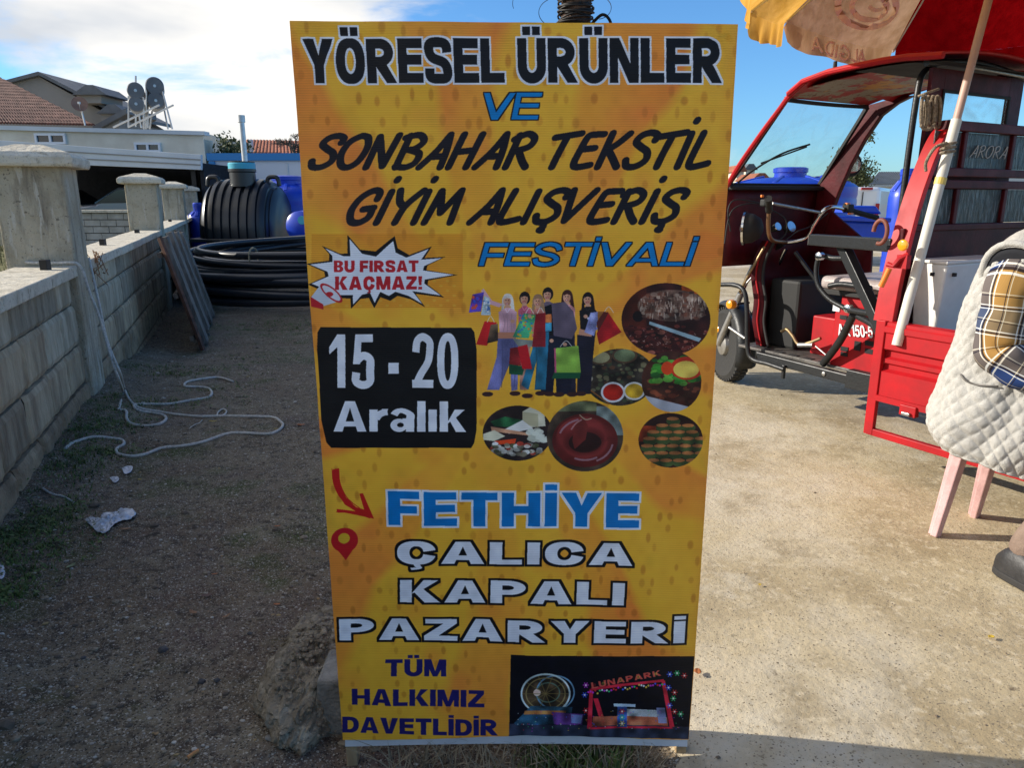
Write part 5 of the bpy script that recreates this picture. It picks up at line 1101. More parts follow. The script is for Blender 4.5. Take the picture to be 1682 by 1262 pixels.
# cargo bed
LB = 1.62; WB = 1.36
def profile_panel(name, prof, a0, a1, b, sgn, m, parent=None):
    """pressed sheet: prof = (z, outward offset) up the panel"""
    q = MB(); q.grid([[T(a, b - sgn * o, z) for a in (a0, a1)] for z, o in prof]); return q.build(name, m, parent or trike, solid=.004, bevel=.0)
pr = [(.36, 0), (.36, .022), (.385, .022), (.385, .004), (.50, .004), (.512, -.020), (.535, -.020), (.545, -.004), (.562, -.004), (.572, -.022), (.600, -.022), (.612, .004), (.685, .004), (.692, .012), (.715, .012), (.722, .004), (.735, .004), (.74, -.03)]
side = profile_panel('side_panel', pr, -.03, -LB, 0, 1, M_red)
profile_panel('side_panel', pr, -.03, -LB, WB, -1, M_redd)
tbox('side_panel_edge', .012, -.035, -.014, .012, .18, .742, M_red, side, .003)
q = MB(); q.grid([[T(-.03 if z > .4 else -.03, -.001, z), T(-.055, -.004, z)] for z in (.40, .50, .70)]); 
tbox('lower_rail', .0, -LB, -.012, .02, .178, .212, M_red, side, .003)
tbox('rail_drop', -LB, -LB + .04, -.012, .02, .2, .38, M_red, side, .003)
tbox('latch_bracket', -.17, -.25, -.035, -.004, .325, .375, M_red, side, .004); tbox('latch_pin', -.19, -.23, -.05, -.036, .33, .345, M_alu, side, .003)
tbox('tailgate', -LB, -LB - .03, 0, WB, .36, .735, M_red)
tbox('bed_floor', .0, -LB, .015, WB - .01, .60, .635, mat('bed_boards', (.17, .10, .055), .8, col2=(.07, .04, .025), vscale=12, bump=.5))
q = MB(); q.box(T(-.25, .035, .70), (.55, .02, .05), TM); q.build('timber_strip', MATS['bed_boards'], trike, bevel=.002)
for b in (.30, 1.06): tbox('chassis_beam', .35, -LB, b - .03, b + .03, .30, .40, M_blk2)
for a in (-.3, -.75, -1.3): tbox('cross_member', a, a - .05, .05, WB - .05, .40, .46, M_blk2)
def wheel(c, ax, R_, w, name='wheel'):
    q = MB(); ri = R_ * .70; q.lathe([(ri, -w * .40), (R_ * .86, -w * .52), (R_ * .96, -w * .40), (R_, -w * .18), (R_, w * .18), (R_ * .96, w * .40), (R_ * .86, w * .52), (ri, w * .40)], c, ax, 56); wh = q.build(name, M_rub, trike, smooth='auto')
    q = MB(); x = Vector(ax).normalized(); u = x.cross(Vector((0, 0, 1))).normalized(); v = x.cross(u)
    for k in range(44):
        for s_ in (-1, 1):
            a = (k + .25 * s_) / 44 * 2 * math.pi; d_ = u * math.cos(a) + v * math.sin(a); tdir = x.cross(d_); Mx = Matrix((tdir, x, d_)).transposed()
            q.box(c + d_ * (R_ - .002) + x * s_ * w * .24, (R_ * .085, w * .38, .016), Mx)
    o = q.build('tread', M_rub, wh); o['kind'] = 'stuff'
    q = MB(); q.lathe([(ri * .93, -w * .34), (ri * 1.03, -w * .40), (ri * 1.03, -w * .36), (ri * .96, -w * .2), (ri * .96, w * .2), (ri * 1.03, w * .36), (ri * 1.03, w * .40), (ri * .93, w * .34)], c, ax, 44); q.build('rim', M_blk3, wh, smooth='auto')
    q = MB(); q.lathe([(.03, -w * .75), (.075, -w * .6), (.085, -w * .3), (.06, 0), (.085, w * .3), (.075, w * .5), (.03, w * .6)], c, ax, 24); q.build('hub', M_alu, wh, smooth='auto')
    for k in range(6):
        a = k / 6 * 2 * math.pi + .3; d_ = u * math.cos(a) + v * math.sin(a); q = MB(); q.bar(c + d_ * .06, c + d_ * ri * .97, .035, .022, x); q.build('spoke', M_blk3, wh, bevel=.004)
    return wh
wheel(T(-.95, .20, .27), TR_, .25, .12); wheel(T(-.95, 1.16, .27), TR_, .25, .12)
axf = (TR_ * .93 - TF * .36).normalized(); HUB = T(1.62, .69, .285); wheel(HUB, axf, .262, .105)
sf = axf.cross(Vector((0, 0, 1))).normalized(); sf = sf if sf.dot(TF) > 0 else -sf
q = MB(); rows = []
for k in range(25):
    a = R(-22 + k * 9.5); d_ = -sf * math.cos(a) + Vector((0, 0, 1)) * math.sin(a); rows.append([HUB + d_ * (.315 - .03 * abs(s_) ** 3) + axf * s_ * .075 for s_ in (-1, -.5, 0, .5, 1)])
q.grid(rows); q.build('mudguard', M_blk2, trike, smooth='auto', solid=.004)
tube_top = T(1.30, .69, .98)
for s_ in (-.085, .085):
    ttube('fork_leg', [HUB + axf * s_, HUB.lerp(tube_top, .55) + axf * s_], .024, M_alu); ttube('fork_leg', [HUB.lerp(tube_top, .5) + axf * s_, tube_top + axf * s_], .018, M_chrome)
for px_, py_, a, s_ in ((1202, 500, 1.42, .034), (1184, 541, 1.75, .03)):
    c = tp(px_, py_, a=a); q = MB(); q.lathe([(.012, -.04), (s_ * .9, -.02), (s_, .005), (s_ * .8, .025), (.008, .034)], c, -TR_, 18); l_ = q.build('indicator', M_amber, trike, smooth='auto'); q = MB(); q.tube([c + TR_ * .03, c + TR_ * .16], .008, 6); q.build('stalk', M_blk3, l_)
# front guard behind the driver
GA = -.012
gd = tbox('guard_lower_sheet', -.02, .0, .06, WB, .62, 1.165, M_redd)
for z in (.80, .99):
    tbox('pressed_rib', -.032, -.018, .10, WB - .03, z, z + .02, M_redd, gd, .003)
tbox('guard_top_rail', -.035, .005, .27, WB, 1.605, 1.65, M_redd)
for z0, z1 in ((1.40, 1.44), (1.345, 1.385)): tbox('guard_rail', -.03, .0, .17, WB, z0, z1, M_redd)
tbox('guard_rail', -.03, .0, .10, WB, 1.150, 1.18, M_redd)
for b in (.44, .85, 1.26):
    tbox('guard_bar', -.024, -.002, b - .014, b + .014, 1.44, 1.605, M_redd); tbox('guard_bar', -.024, -.002, b - .018, b + .012, 1.18, 1.345, M_redd)
M_film = mat('scratched_film', (.20, .21, .21), .34, col2=(.016, .017, .017), vscale=42, bump=.9, bscale=55, stretch=(1.8, 1.8, .28), ramp=(.50, .70))
bs = [.06, .44, .85, 1.26]
for i in range(3):
    tbox('film_panel', -.008, -.003, (bs[i] + .018) if i else .22, bs[i + 1] - .018, 1.442, 1.603, M_film, bevel=0); tbox('film_panel', -.008, -.003, (bs[i] + .018) if i else .13, bs[i + 1] - .02, 1.182, 1.343, M_film, bevel=0)
def curve_text(name, txt, frame, m, parent, r=.0035, brush=True):
    """handwriting as raised strokes; frame(u, v) -> point"""
    q = MB(); x = 0; S = []
    for c in txt: w, st = BR[c]; S += [[(x + a, b) for a, b in s_] for s_ in st]; x += w + .08
    for s_ in S: q.tube([frame(a / x, b) for a, b in (bez(s_, 4) if len(s_) > 2 else s_)], r, 5)
    return q.build(name, m, parent, smooth=True)
M_scr = mat('white_scrawl', (.55, .55, .53), .7)
o_ = curve_text('lettering', 'ARORA', lambda u, v: tp(1593 + 60 * u + 6 * v, 258 - 20 * v + 3 * u, a=-.014), M_scr, trike, .0022); o_['kind'] = 'stuff'
# curved red upright at the bed's front corner
path = [(0.012, .735), (.035, .95), (.075, 1.15), (.115, 1.30), (.165, 1.43), (.215, 1.535), (.26, 1.60), (.31, 1.632)]
sp2 = spline([(b, z, 0) for b, z in path], 9); q = MB(); rows = []
for i, p in enumerate(sp2):
    d_ = (sp2[min(i + 1, len(sp2) - 1)] - sp2[max(i - 1, 0)]).normalized(); nb, nz_ = -d_.y, d_.x
    fw = .052 * (1 - .25 * i / len(sp2))
    rows.append([T(a, p.x + nb * o, p.y + nz_ * o) for a, o in ((fw * .9, 0), (-fw, 0), (-fw, -.03), (fw * .9, -.03), (fw * .9, 0))])
q.grid(rows); up = q.build('corner_upright', M_red, trike, smooth='auto', bevel=.003)
c = tp(1484, 403, b=-.01); q = MB(); q.lathe([(.025, 0), (.026, .005), (.021, .010), (.019, .011)], c, -TR_, 22); rf = q.build('amber_reflector', M_amber, up, smooth='auto')
q = MB(); q.tube([tp(1492, 418, b=-.02), tp(1478, 425, b=-.04), tp(1468, 437, b=-.05), tp(1458, 434, b=-.05)], .012, 8); q.box(tp(1484, 430, b=-.02), (.05, .03, .06), TM); q.build('latch', M_red, up, smooth='auto')
ttube('orange_grip', [tp(1461, 441, b=-.05), tp(1447, 471, b=-.06)], .013, M_orange, up)
c = tp(1446, 381, b=.02); ttube('hook_ring', [c + TF * .035 * math.cos(k * .5) + Vector((0, 0, .055 * math.sin(k * .5))) for k in range(11)], .010, mat('rusty_brown', (.22, .06, .035), .6, var=.4, vscale=30), k=3)
# black square-tube frame beside the seat
e0, e1 = T(.70, .33, 1.075), T(.03, .08, 1.085)
bm_ = tbar('armrest_beam', e0, e1, .055, .062, M_blk2, bevel=.006); q = MB(); dd_ = (e0 - e1).normalized(); q.bar(e0 + dd_ * .001, e0 + dd_ * .004, .052, .058); q.build('end_plate', M_alu, bm_)
tbar('diagonal_strut', tp(1384, 402, b=.30), tp(1450, 542, b=.17), .05, .055, M_blk2)
tbar('front_post', tp(1451, 530, b=.14), tp(1442, 640, b=.14), .018, .018, M_blk2); q = MB(); q.prism([tp(x, y, b=.12) for x, y in ((1444, 508), (1461, 510), (1458, 538), (1440, 536))], TR_ * .03); q.build('gusset', M_blk2, trike, bevel=.003)
ttube('grab_rail', [tp(1392, 424, b=.32), tp(1368, 424, b=.33), tp(1348, 421, b=.33), tp(1341, 440, b=.33), tp(1344, 468, b=.33), tp(1362, 491, b=.33), tp(1385, 505, b=.33), tp(1404, 516, b=.33)], .014, M_blk2)
ttube('grab_rail', [tp(1393, 509, b=.30), tp(1440, 517, b=.22)], .017, M_blk2); ttube('seat_rail', [tp(1362, 470, b=.38), tp(1384, 467, b=.38), tp(1430, 474, b=.36)], .016, M_blk2)
ttube('support_tube', [tp(1402, 517, b=.30), tp(1380, 560, b=.36), tp(1352, 598, b=.42)], .021, M_blk2, k=4)
ttube('lower_tube', [tp(1410, 520, b=.30), tp(1435, 535, b=.24), tp(1448, 560, b=.18)], .018, M_blk2)
for px_, py_ in ((1347, 421), (1394, 507)):
    q = MB(); q.lathe([(.01, -.02), (.022, -.015), (.022, .015), (.01, .02)], tp(px_, py_, b=.30), TR_, 14); q.build('rail_knob', M_chrome, trike, smooth='auto')
# seat and engine box
seat = tbox('seat', .24, .70, .42, .98, .795, .87, M_seat, bevel=.03, seg=4); tbox('seat_base', .25, .69, .44, .96, .765, .795, M_blk3, seat)
tbox('seat_backrest', .14, .21, .36, .98, .86, 1.20, M_blk3, bevel=.03, seg=3)
ebx = tbox('engine_box', .26, .60, .45, .98, .34, .70, M_red, bevel=.012); tbox('box_top', .28, .58, .47, .96, .70, .765, M_red, ebx, .01)
for (x0, y0, x1, y1) in ((1379, 519, 1391, 524), (1380, 571, 1393, 576), (1380, 580, 1392, 584), (1402, 562, 1414, 575), (1420, 562, 1436, 567), (1420, 575, 1434, 580)):
    p0, p1 = tp(x0, y1, b=.445), tp(x1, y0, b=.445); q = MB(); q.hexa([p0, Vector((p1.x, p1.y, p0.z)), p1, Vector((p0.x, p0.y, p1.z))], [v + TR_ * .012 for v in (p0, Vector((p1.x, p1.y, p0.z)), p1, Vector((p0.x, p0.y, p1.z)))]); q.build('vent_slot', M_dark, ebx)
q = MB(); q.box(tp(1374, 505, b=.447), (.045, .004, .045), TM); q.build('white_sticker', M_frame, ebx)
def flat_text(name, txt, frame, m, mh, parent, nrm, **k):
    q = MB(); h_ = MB()
    for g in layout(txt, **k):
        for sg, poly_ in g:
            t_ = q if sg > 0 else h_; P = [frame(u, v) + nrm * (0 if sg > 0 else .0008) for u, v in poly_]; b = len(t_.v); t_.v += [tuple(p) for p in P]; t_.f.append(tuple(range(b, b + len(P))))
    o = q.build(name, m, parent); o['kind'] = 'stuff'
    if h_.v: h2 = h_.build(name + '_counters', mh, parent); h2['kind'] = 'stuff'
    return o
flat_text('model_lettering', 'AR150-5', lambda u, v: tp(1377 + 57 * u - 2 * v, 551 - 19 * v + 4 * u, b=.4435), M_frame, M_red, ebx, -TR_, s=.2, t=.17, gap=.10)
tbox('battery_cover', .60, .88, .62, .98, .36, .60, M_red, bevel=.01)
# footplate and running board
fp = tbox('footplate', 1.30, .22, .44, 1.0, .345, .362, M_plate, bevel=.003)
for k in range(8): tbox('plate_slot', 1.12 - k * .11, 1.06 - k * .11, .455, .49, .3625, .366, M_dark, fp, 0)
rbm = tbar('running_board_beam', T(1.10, .415, .325), T(.05, .415, .305), .05, .055, M_blk2, bevel=.006)
for a in (.34, .58): q = MB(); q.lathe([(.012, 0), (.012, .006), (.005, .008)], T(a, .39, .315), -TR_, 10); q.build('bolt', M_alu, rbm)
tbar('cross_bar', T(1.10, .415, .325), T(1.05, 1.0, .325), .05, .05, M_blk2)
ttube('crash_bar', [tp(1176, 468, b=.36), tp(1205, 468, b=.36), tp(1222, 478, b=.36), tp(1227, 510, b=.36), tp(1228, 570, b=.36), tp(1236, 590, b=.36), tp(1262, 598, b=.36), tp(1288, 607, b=.36)], .015, M_blk2)
ttube('crash_bar', [tp(1198, 538, b=.36), tp(1224, 556, b=.36)], .010, M_alu); tbar('step_bracket', tp(1288, 600, b=.38), tp(1286, 622, b=.38), .02, .02, M_blk2)
# brake pedal
ttube('brake_pedal', [tp(1284, 545, b=.55), tp(1292, 541, b=.55), tp(1302, 552, b=.55), tp(1312, 566, b=.55), tp(1330, 563, b=.55), tp(1348, 556, b=.55)], .010, mat('worn_brass', (.42, .30, .16), .45, .7, var=.4, vscale=30))
q = MB(); q.cyl(tp(1312, 567, b=.55), tp(1336, 567, b=.55), .016, 10); q.build('pedal_pivot', M_alu, trike, smooth='auto'); ttube('brake_rod', [tp(1340, 569, b=.52), tp(1360, 586, b=.50), tp(1380, 603, b=.47)], .0055, M_alu)
# leg shield and cowl
q = MB(); sh = [(1250, 392), (1240, 420), (1244, 455), (1250, 480), (1249, 520), (1253, 562)]
prof_a = [(1.24, 1.04), (1.30, .92), (1.31, .80), (1.27, .66), (1.27, .52), (1.22, .37)]
rows = [[T(a - .10, .52, z), T(a - .02, .50, z), T(a, .53, z), T(a, .69, z), T(a, .95, z), T(a, 1.08, z), T(a - .02, 1.12, z), T(a - .35, 1.14, z)] for a, z in prof_a]
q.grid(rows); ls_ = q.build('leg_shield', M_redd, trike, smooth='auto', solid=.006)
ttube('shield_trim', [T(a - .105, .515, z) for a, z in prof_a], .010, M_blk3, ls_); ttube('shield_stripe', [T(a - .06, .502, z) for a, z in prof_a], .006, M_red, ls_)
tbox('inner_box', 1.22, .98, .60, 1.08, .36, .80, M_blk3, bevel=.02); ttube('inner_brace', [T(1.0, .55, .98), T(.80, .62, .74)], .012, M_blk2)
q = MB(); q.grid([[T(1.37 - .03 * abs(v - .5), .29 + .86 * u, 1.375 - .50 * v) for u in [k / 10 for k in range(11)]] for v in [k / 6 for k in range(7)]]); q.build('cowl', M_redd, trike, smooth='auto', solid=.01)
tbox('cowl_lip', 1.30, 1.40, .30, 1.15, 1.352, 1.378, M_blk3, bevel=.008)
q = MB(); q.prism([tp(x, y, b=1.13) for x, y in ((1345, 303), (1420, 174), (1470, 160), (1500, 156), (1472, 170), (1446, 190), (1420, 228), (1396, 272), (1376, 318), (1364, 350), (1352, 385), (1335, 400), (1322, 380))], TR_ * .04); q.build('side_pillar_panel', M_redd, trike, bevel=.006)
q = MB(); q.prism([T(a, 1.14, z) for a, z in ((1.36, .88), (1.36, 1.30), (.9, 1.0), (.86, .36), (1.26, .36))], TR_ * .015); q.build('far_side_panel', M_redd, trike)
# windscreen
W00, W10, W01, W11 = T(1.355, .31, 1.385), T(1.355, 1.14, 1.385), T(1.0, .36, 1.85), T(1.0, 1.08, 1.85)
q = MB(); q.grid([[W00.lerp(W10, u).lerp(W01.lerp(W11, u), v) + TF * .03 * math.sin(math.pi * u) for u in [k / 12 for k in range(13)]] for v in [k / 10 for k in range(11)]]); ws = q.build('windscreen', M_wsg, trike, smooth=True)
def rail(name, p, p2, w, h, m, bow=.03, n=12, parent=None):
    q = MB(); 
    for k in range(n): 
        a = p.lerp(p2, k / n) + TF * bow * math.sin(math.pi * k / n); b = p.lerp(p2, (k + 1) / n) + TF * bow * math.sin(math.pi * (k + 1) / n); q.bar(a, b, w, h)
    return q.build(name, m, parent or trike)
rail('windscreen_seal', W00, W10, .02, .022, M_blk3); rail('windscreen_seal', W01, W11, .02, .02, M_blk3); rail('windscreen_seal', W00, W01, .022, .022, M_blk3, 0, 4); rail('windscreen_seal', W10, W11, .02, .02, M_blk3, 0, 4)
ap = spline([tp(x, y, b=.28) for x, y in ((1194, 306), (1214, 272), (1250, 220), (1280, 180), (1298, 156), (1322, 134))], 6); q = MB(); q.tube(ap, .015, 8); q.build('front_pillar', M_red, trike, smooth='auto')
# wiper
ttube('wiper', [tp(1212, 300, a=1.29), tp(1240, 278, a=1.24), tp(1285, 252, a=1.18), tp(1330, 237, a=1.15)], .006, M_blk3); ttube('wiper_blade', [tp(1250, 268, a=1.255), tp(1325, 241, a=1.18)], .005, M_blk3)
# roof
rf_px = [(1296, 152), (1320, 131), (1360, 116), (1400, 107), (1450, 97), (1490, 91), (1530, 89)]
rl = [tp(x, y, b=.24) for x, y in rf_px]; ra = [((p - TO).dot(TF), p.z) for p in rl]; ra = ra + [(ra[-1][0] - .06, ra[-1][1] - .004)]
q = MB(); rows = []
for a, z in ra: rows.append([T(a, b, z + .035 * math.sin(math.pi * (b - .2) / 1.0) - .02 * (abs(b - .7) > .46)) for b in (.225, .245, .30, .45, .6, .75, .9, 1.05, 1.15, 1.17)])
q.grid(rows); roof = q.build('roof', M_red, trike, smooth='auto', solid=.012)
q = MB(); q.tube([T(a, .235, z - .008) for a, z in ra], .016, 8); q.build('roof_gutter', M_red, roof, smooth='auto')
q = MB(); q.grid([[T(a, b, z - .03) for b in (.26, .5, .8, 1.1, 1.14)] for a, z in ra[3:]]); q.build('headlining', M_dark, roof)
# printed headlining over the windscreen: cream, red and orange
M_dec = mix_mat('printed_headlining', [('base', 0, 0, 0, (.28, .24, .18)), ('n', 5, .50, .53, (.34, .02, .02)), ('n', 4.2, .56, .60, (.50, .22, .02)), ('n', 24, .56, .62, (.16, .05, .03))], rough=.5, bumps=((20, .1),))
q = MB(); q.grid([[T(a, b, z) for b in (.34, .5, .7, .9, 1.08)] for a, z in ((1.0, 1.862), (.86, 1.895), (.66, 1.912), (.46, 1.925))]); q.build('printed_lining', M_dec, roof, solid=.004)
q = MB(); q.lathe([(.012, 0), (.010, .04)], tp(1371, 114, b=.30), (0, 0, 1), 8); q.build('aerial_stub', M_blk3, roof)
# cab rear wall and posts
RA_ = .12
cw = tbox('cab_rear_wall', RA_, RA_ + .02, .34, .44, .90, 1.90, M_redd, bevel=0); tbox('wall_panel', RA_, RA_ + .02, 1.0, 1.12, .90, 1.90, M_redd, cw, 0); tbox('wall_panel', RA_, RA_ + .02, .442, .998, 1.80, 1.90, M_redd, cw, 0); tbox('wall_panel', RA_, RA_ + .02, .442, .998, .90, 1.52, M_redd, cw, 0)
tbox('rear_window', RA_ + .006, RA_ + .012, .44, 1.0, 1.52, 1.80, M_wsg2, cw, 0)
for a_ in ((.432, .446, 1.51, 1.81), (.994, 1.008, 1.51, 1.81), (.44, 1.0, 1.793, 1.808)): tbox('window_seal', RA_ - .008, RA_ + .0, a_[0], a_[1], a_[2], a_[3], M_blk3, cw, .003)
ttube('rear_post', [T(.16, .30, .74), T(.16, .29, 1.4), T(.16, .30, 1.78), T(.17, .34, 1.88), T(.17, .42, 1.92)], .015, M_blk2); ttube('rear_post', [T(.16, 1.10, .74), T(.16, 1.11, 1.7), T(.17, 1.08, 1.88), T(.17, 1.0, 1.92)], .028, M_redd)
ttube('rear_header', [T(.12, .28, 1.915), T(.12, .7, 1.945), T(.12, 1.14, 1.905)], .016, M_blk2); tbar('trim_strip', T(.06, .55, 1.905), T(.06, 1.12, 1.893), .02, .012, M_alu)
# steering
stem = T(1.22, .69, 1.02)
ttube('steering_stem', [tube_top, stem], .022, M_blk2)
gr = tp(1386, 343, a=.98); ge = tp(1441, 358, a=.92)
ttube('handlebar', [stem, tp(1322, 392, a=1.12), tp(1338, 368, a=1.06), tp(1352, 347, a=1.01), tp(1366, 340, a=.99), gr], .0125, M_chrome)
hg = ttube('hand_grip', [gr, ge], .017, M_blk3); q = MB(); q.box(gr.lerp(ge, .12) + Vector((0, 0, .01)), (.05, .055, .05), TM); sw = q.build('switch_pod', M_blk3, trike, bevel=.008)
for dz, dp in ((.038, .0), (-.022, -.03)): q = MB(); q.box(gr.lerp(ge, .12) + Vector((0, 0, dz)) - TR_ * .01 + TF * dp, (.022, .03, .012), TM); q.build('orange_switch', M_orange, sw, bevel=.003)
ttube('brake_lever', [gr + Vector((0, 0, .03)), gr.lerp(ge, .4) + Vector((0, 0, .03)) + TF * .05, ge + TF * .06], .006, M_blk3)
lg0, lg1 = tp(1263, 346, a=.98), tp(1262, 326, a=.90)
ttube('handlebar', [stem, tp(1290, 398, a=1.1), tp(1268, 394, a=1.02), tp(1262, 375, a=.99), lg0], .0125, mat('bronzed_bar', (.35, .19, .10), .35, .8, var=.3, vscale=20))
ttube('hand_grip', [lg0, lg1], .021, M_blk3); ttube('crossbar', [tp(1268, 334, a=1.0), tp(1352, 350, a=1.02)], .009, M_alu)
q = MB(); q.box(tp(1258, 333, a=.96), (.04, .06, .04), TM); sw = q.build('switch_pod', M_blk3, trike, bevel=.008)
for p in ((1252, 322), (1266, 332)): q = MB(); q.box(tp(*p, a=.93), (.012, .018, .014), TM); q.build('orange_switch', M_orange, sw, bevel=.002)
for pts_ in ([(1262, 335), (1225, 335), (1200, 350), (1190, 400)], [(1255, 335), (1210, 328), (1196, 345), (1200, 380)], [(1360, 350), (1330, 372), (1310, 380), (1290, 395)], [(1268, 345), (1290, 360), (1290, 385), (1270, 400)]):
    ttube('cable', [tp(*p, a=1.08) for p in pts_], .004, M_blk3)
hc = tp(1226, 375, a=1.22); hax = (TF * .8 - TR_ * .55).normalized(); q = MB(); q.lathe([(.02, -.10), (.06, -.085), (.088, -.04), (.095, 0), (.095, .01)], hc, hax, 28); hd_ = q.build('headlight', M_blk3, trike, smooth='auto')
q = MB(); q.lathe([(.094, 0), (.105, .004), (.106, .016), (.094, .022), (.086, .018), (.086, .012)], hc, hax, 36); q.build('bezel', M_chrome, hd_, smooth='auto'); q = MB(); q.lathe([(.086, .012), (.05, .03), (.01, .035)], hc, hax, 24); q.build('lens', mat('lens_glass', (.6, .62, .65), .08, trans=.4), hd_, smooth='auto')
for px_, r_ in ((1276, .026), (1298, .034)):
    q = MB(); c = tp(px_, 373, a=1.16); ax_ = (-TF * .9 + Vector((0, 0, .4))).normalized(); q.lathe([(r_ * .7, -.04), (r_, -.01), (r_, .005), (r_ * .94, .008)], c, ax_, 22); g_1 = q.build('gauge', M_blk3, trike, smooth='auto')
    q = MB(); q.lathe([(r_ * .9, .006), (r_ * .9, .009)], c, ax_, 22); q.build('dial', mat('gauge_face', (.20, .21, .22), .25), g_1); q = MB(); q.lathe([(r_ * .9, .006), (r_ * 1.03, .006), (r_ * 1.03, .012), (r_ * .9, .012)], c, ax_, 26); q.build('gauge_ring', M_chrome, g_1, smooth='auto')
ttube('steering_damper', [tp(1256, 405, a=1.2), tp(1236, 440, a=1.25), tp(1215, 480, a=1.35)], .009, MATS['worn_brass']); ttube('steering_damper', [tp(1240, 450, a=1.3), tp(1222, 470, a=1.35)], .007, M_alu)
mc = tp(1400, 271, a=1.30); q = MB(); q.lathe([(.055, -.02), (.062, 0), (.058, .008)], mc, (-TF + TR_ * -.8).normalized(), 24)
for i, v in enumerate(q.v): q.v[i] = (v[0], v[1], mc.z + (v[2] - mc.z) * 1.25)
mi = q.build('mirror', M_blk3, trike, smooth='auto'); q = MB(); q.lathe([(.053, .008), (.053, .010)], mc, (-TF + TR_ * -.8).normalized(), 24); q.build('mirror_glass', mat('mirror_glass', (.8, .8, .8), .03, 1), mi); ttube('mirror_arm', [mc + TF * .02, mc - TR_ * .15 + Vector((0, 0, -.10)), tp(1352, 330, b=1.14)], .006, M_blk3)

# white storage box in the bed
wc = tp(1556, 434, b=.13); wa = (wc - TO).dot(TF)
M_poly = mat('white_plastic', (.80, .78, .73), .6, var=.12, vscale=9, bump=.05)
la = -.045 - wa; wb_ = empty('storage_box', T(wa + .1, .35, .635), 'plain white storage box standing in the red cargo bed under the guard', 'box')
q = MB(); q.hexa([T(wa + .03, .15, .637), T(wa + la - .02, .15, .637), T(wa + la - .02, .60, .637), T(wa + .03, .60, .637)], [T(wa, .13, wc.z), T(wa + la, .13, wc.z), T(wa + la, .63, wc.z), T(wa, .63, wc.z)]); q.build('tub', M_poly, wb_, bevel=.012, seg=3)
q = MB(); q.box(T(wa + la / 2, .38, wc.z + .006), (la + .01, .515, .014), TM); q.build('rim', M_poly, wb_, bevel=.004)
for a, b, d_ in ((wa + .06, .126, TR_), (wa - .004, .19, TF)):
    q = MB(); q.box(T(a, b, wc.z - .05), (.014, .014, .016), TM); q.build('rivet_hole', M_dark, wb_)
# rope bundle hanging from the cab post
M_rope = mat('old_rope', (.34, .28, .20), .9, col2=(.16, .12, .085), vscale=60, bump=1, bscale=160)
rb_ = empty('rope_bundle', tp(1528, 215, a=.06), 'coiled bundle of tan rope hanging from the cab post of the tricycle', 'rope')
for k in range(7):
    x0_ = 1513 + k * 3.6; q = MB(); aa = .02 + .012 * (k % 3); lo = 212 - (k % 3) * 5; hi = 158 + (k % 2) * 8
    q.tube(spline([tp(x0_, lo - 12, a=aa), tp(x0_ + 1, hi + 10, a=aa), tp(x0_ + 5, hi, a=aa), tp(x0_ + 10, hi + 10, a=aa - .01), tp(x0_ + 9, lo - 12, a=aa - .01), tp(x0_ + 5, lo, a=aa)], 5, True), .008, 7, closed=True); q.build('rope_loop', M_rope, rb_, smooth=True)
q = MB(); q.tube(spline([tp(1508, 158, a=.03), tp(1524, 152, a=.0), tp(1542, 146, a=.03)], 6), .006, 6); q.tube(spline([tp(1512, 206, a=.0), tp(1524, 213, a=-.01), tp(1536, 203, a=.0)], 6), .007, 6); q.build('rope_tie', M_rope, rb_, smooth=True)

# ---------------------------------------------------------------- parasol
def proj_y(p):
    d = p - EYE; return CY - F * (d.z * CT + d.y * ST) / (d.y * CT - d.z * ST)
def cloth(name, col, col2, tr=.5):
    m = bpy.data.materials.new(name); m.use_nodes = True; t = m.node_tree; t.nodes.remove(t.nodes['Principled BSDF']); o = t.nodes['Material Output']
    g = t.nodes.new('ShaderNodeNewGeometry'); mp_ = t.nodes.new('ShaderNodeMapping'); mp_.inputs['Scale'].default_value = (7, 7, 2.2); n_ = t.nodes.new('ShaderNodeTexNoise'); n_.inputs['Scale'].default_value = 2.2; n_.inputs['Detail'].default_value = 8; t.links.new(g.outputs['Position'], mp_.inputs[0]); t.links.new(mp_.outputs[0], n_.inputs['Vector'])
    r_ = t.nodes.new('ShaderNodeValToRGB'); r_.color_ramp.elements[0].position = .36; r_.color_ramp.elements[1].position = .62; r_.color_ramp.elements[0].color = (*col2, 1); r_.color_ramp.elements[1].color = (*col, 1); t.links.new(n_.outputs[0], r_.inputs[0])
    d_ = t.nodes.new('ShaderNodeBsdfDiffuse'); tl_ = t.nodes.new('ShaderNodeBsdfTranslucent'); mx_ = t.nodes.new('ShaderNodeMixShader'); mx_.inputs[0].default_value = tr
    bp_n = t.nodes.new('ShaderNodeBump'); bp_n.inputs['Strength'].default_value = .35; bp_n.inputs['Distance'].default_value = .02; t.links.new(n_.outputs[0], bp_n.inputs['Height'])
    for x in (d_, tl_): t.links.new(r_.outputs[0], x.inputs[0]); t.links.new(bp_n.outputs[0], x.inputs['Normal'])
    t.links.new(d_.outputs[0], mx_.inputs[1]); t.links.new(tl_.outputs[0], mx_.inputs[2]); t.links.new(mx_.outputs[0], o.inputs[0]); return m
M_cy = cloth('yellow_canvas', (.74, .43, .10), (.60, .33, .06), .55); M_cb = cloth('faded_canvas', (.55, .36, .22), (.42, .26, .14), .4); M_cr = cloth('red_canvas', (.40, .004, .006), (.30, .002, .004), .38)
H_ = Vector((2.20, 3.60, 2.74)); Rp = [None] * 10
Rp[1] = at(1290, 35, 4.75); Rp[2] = at(1468, 82, 4.90)
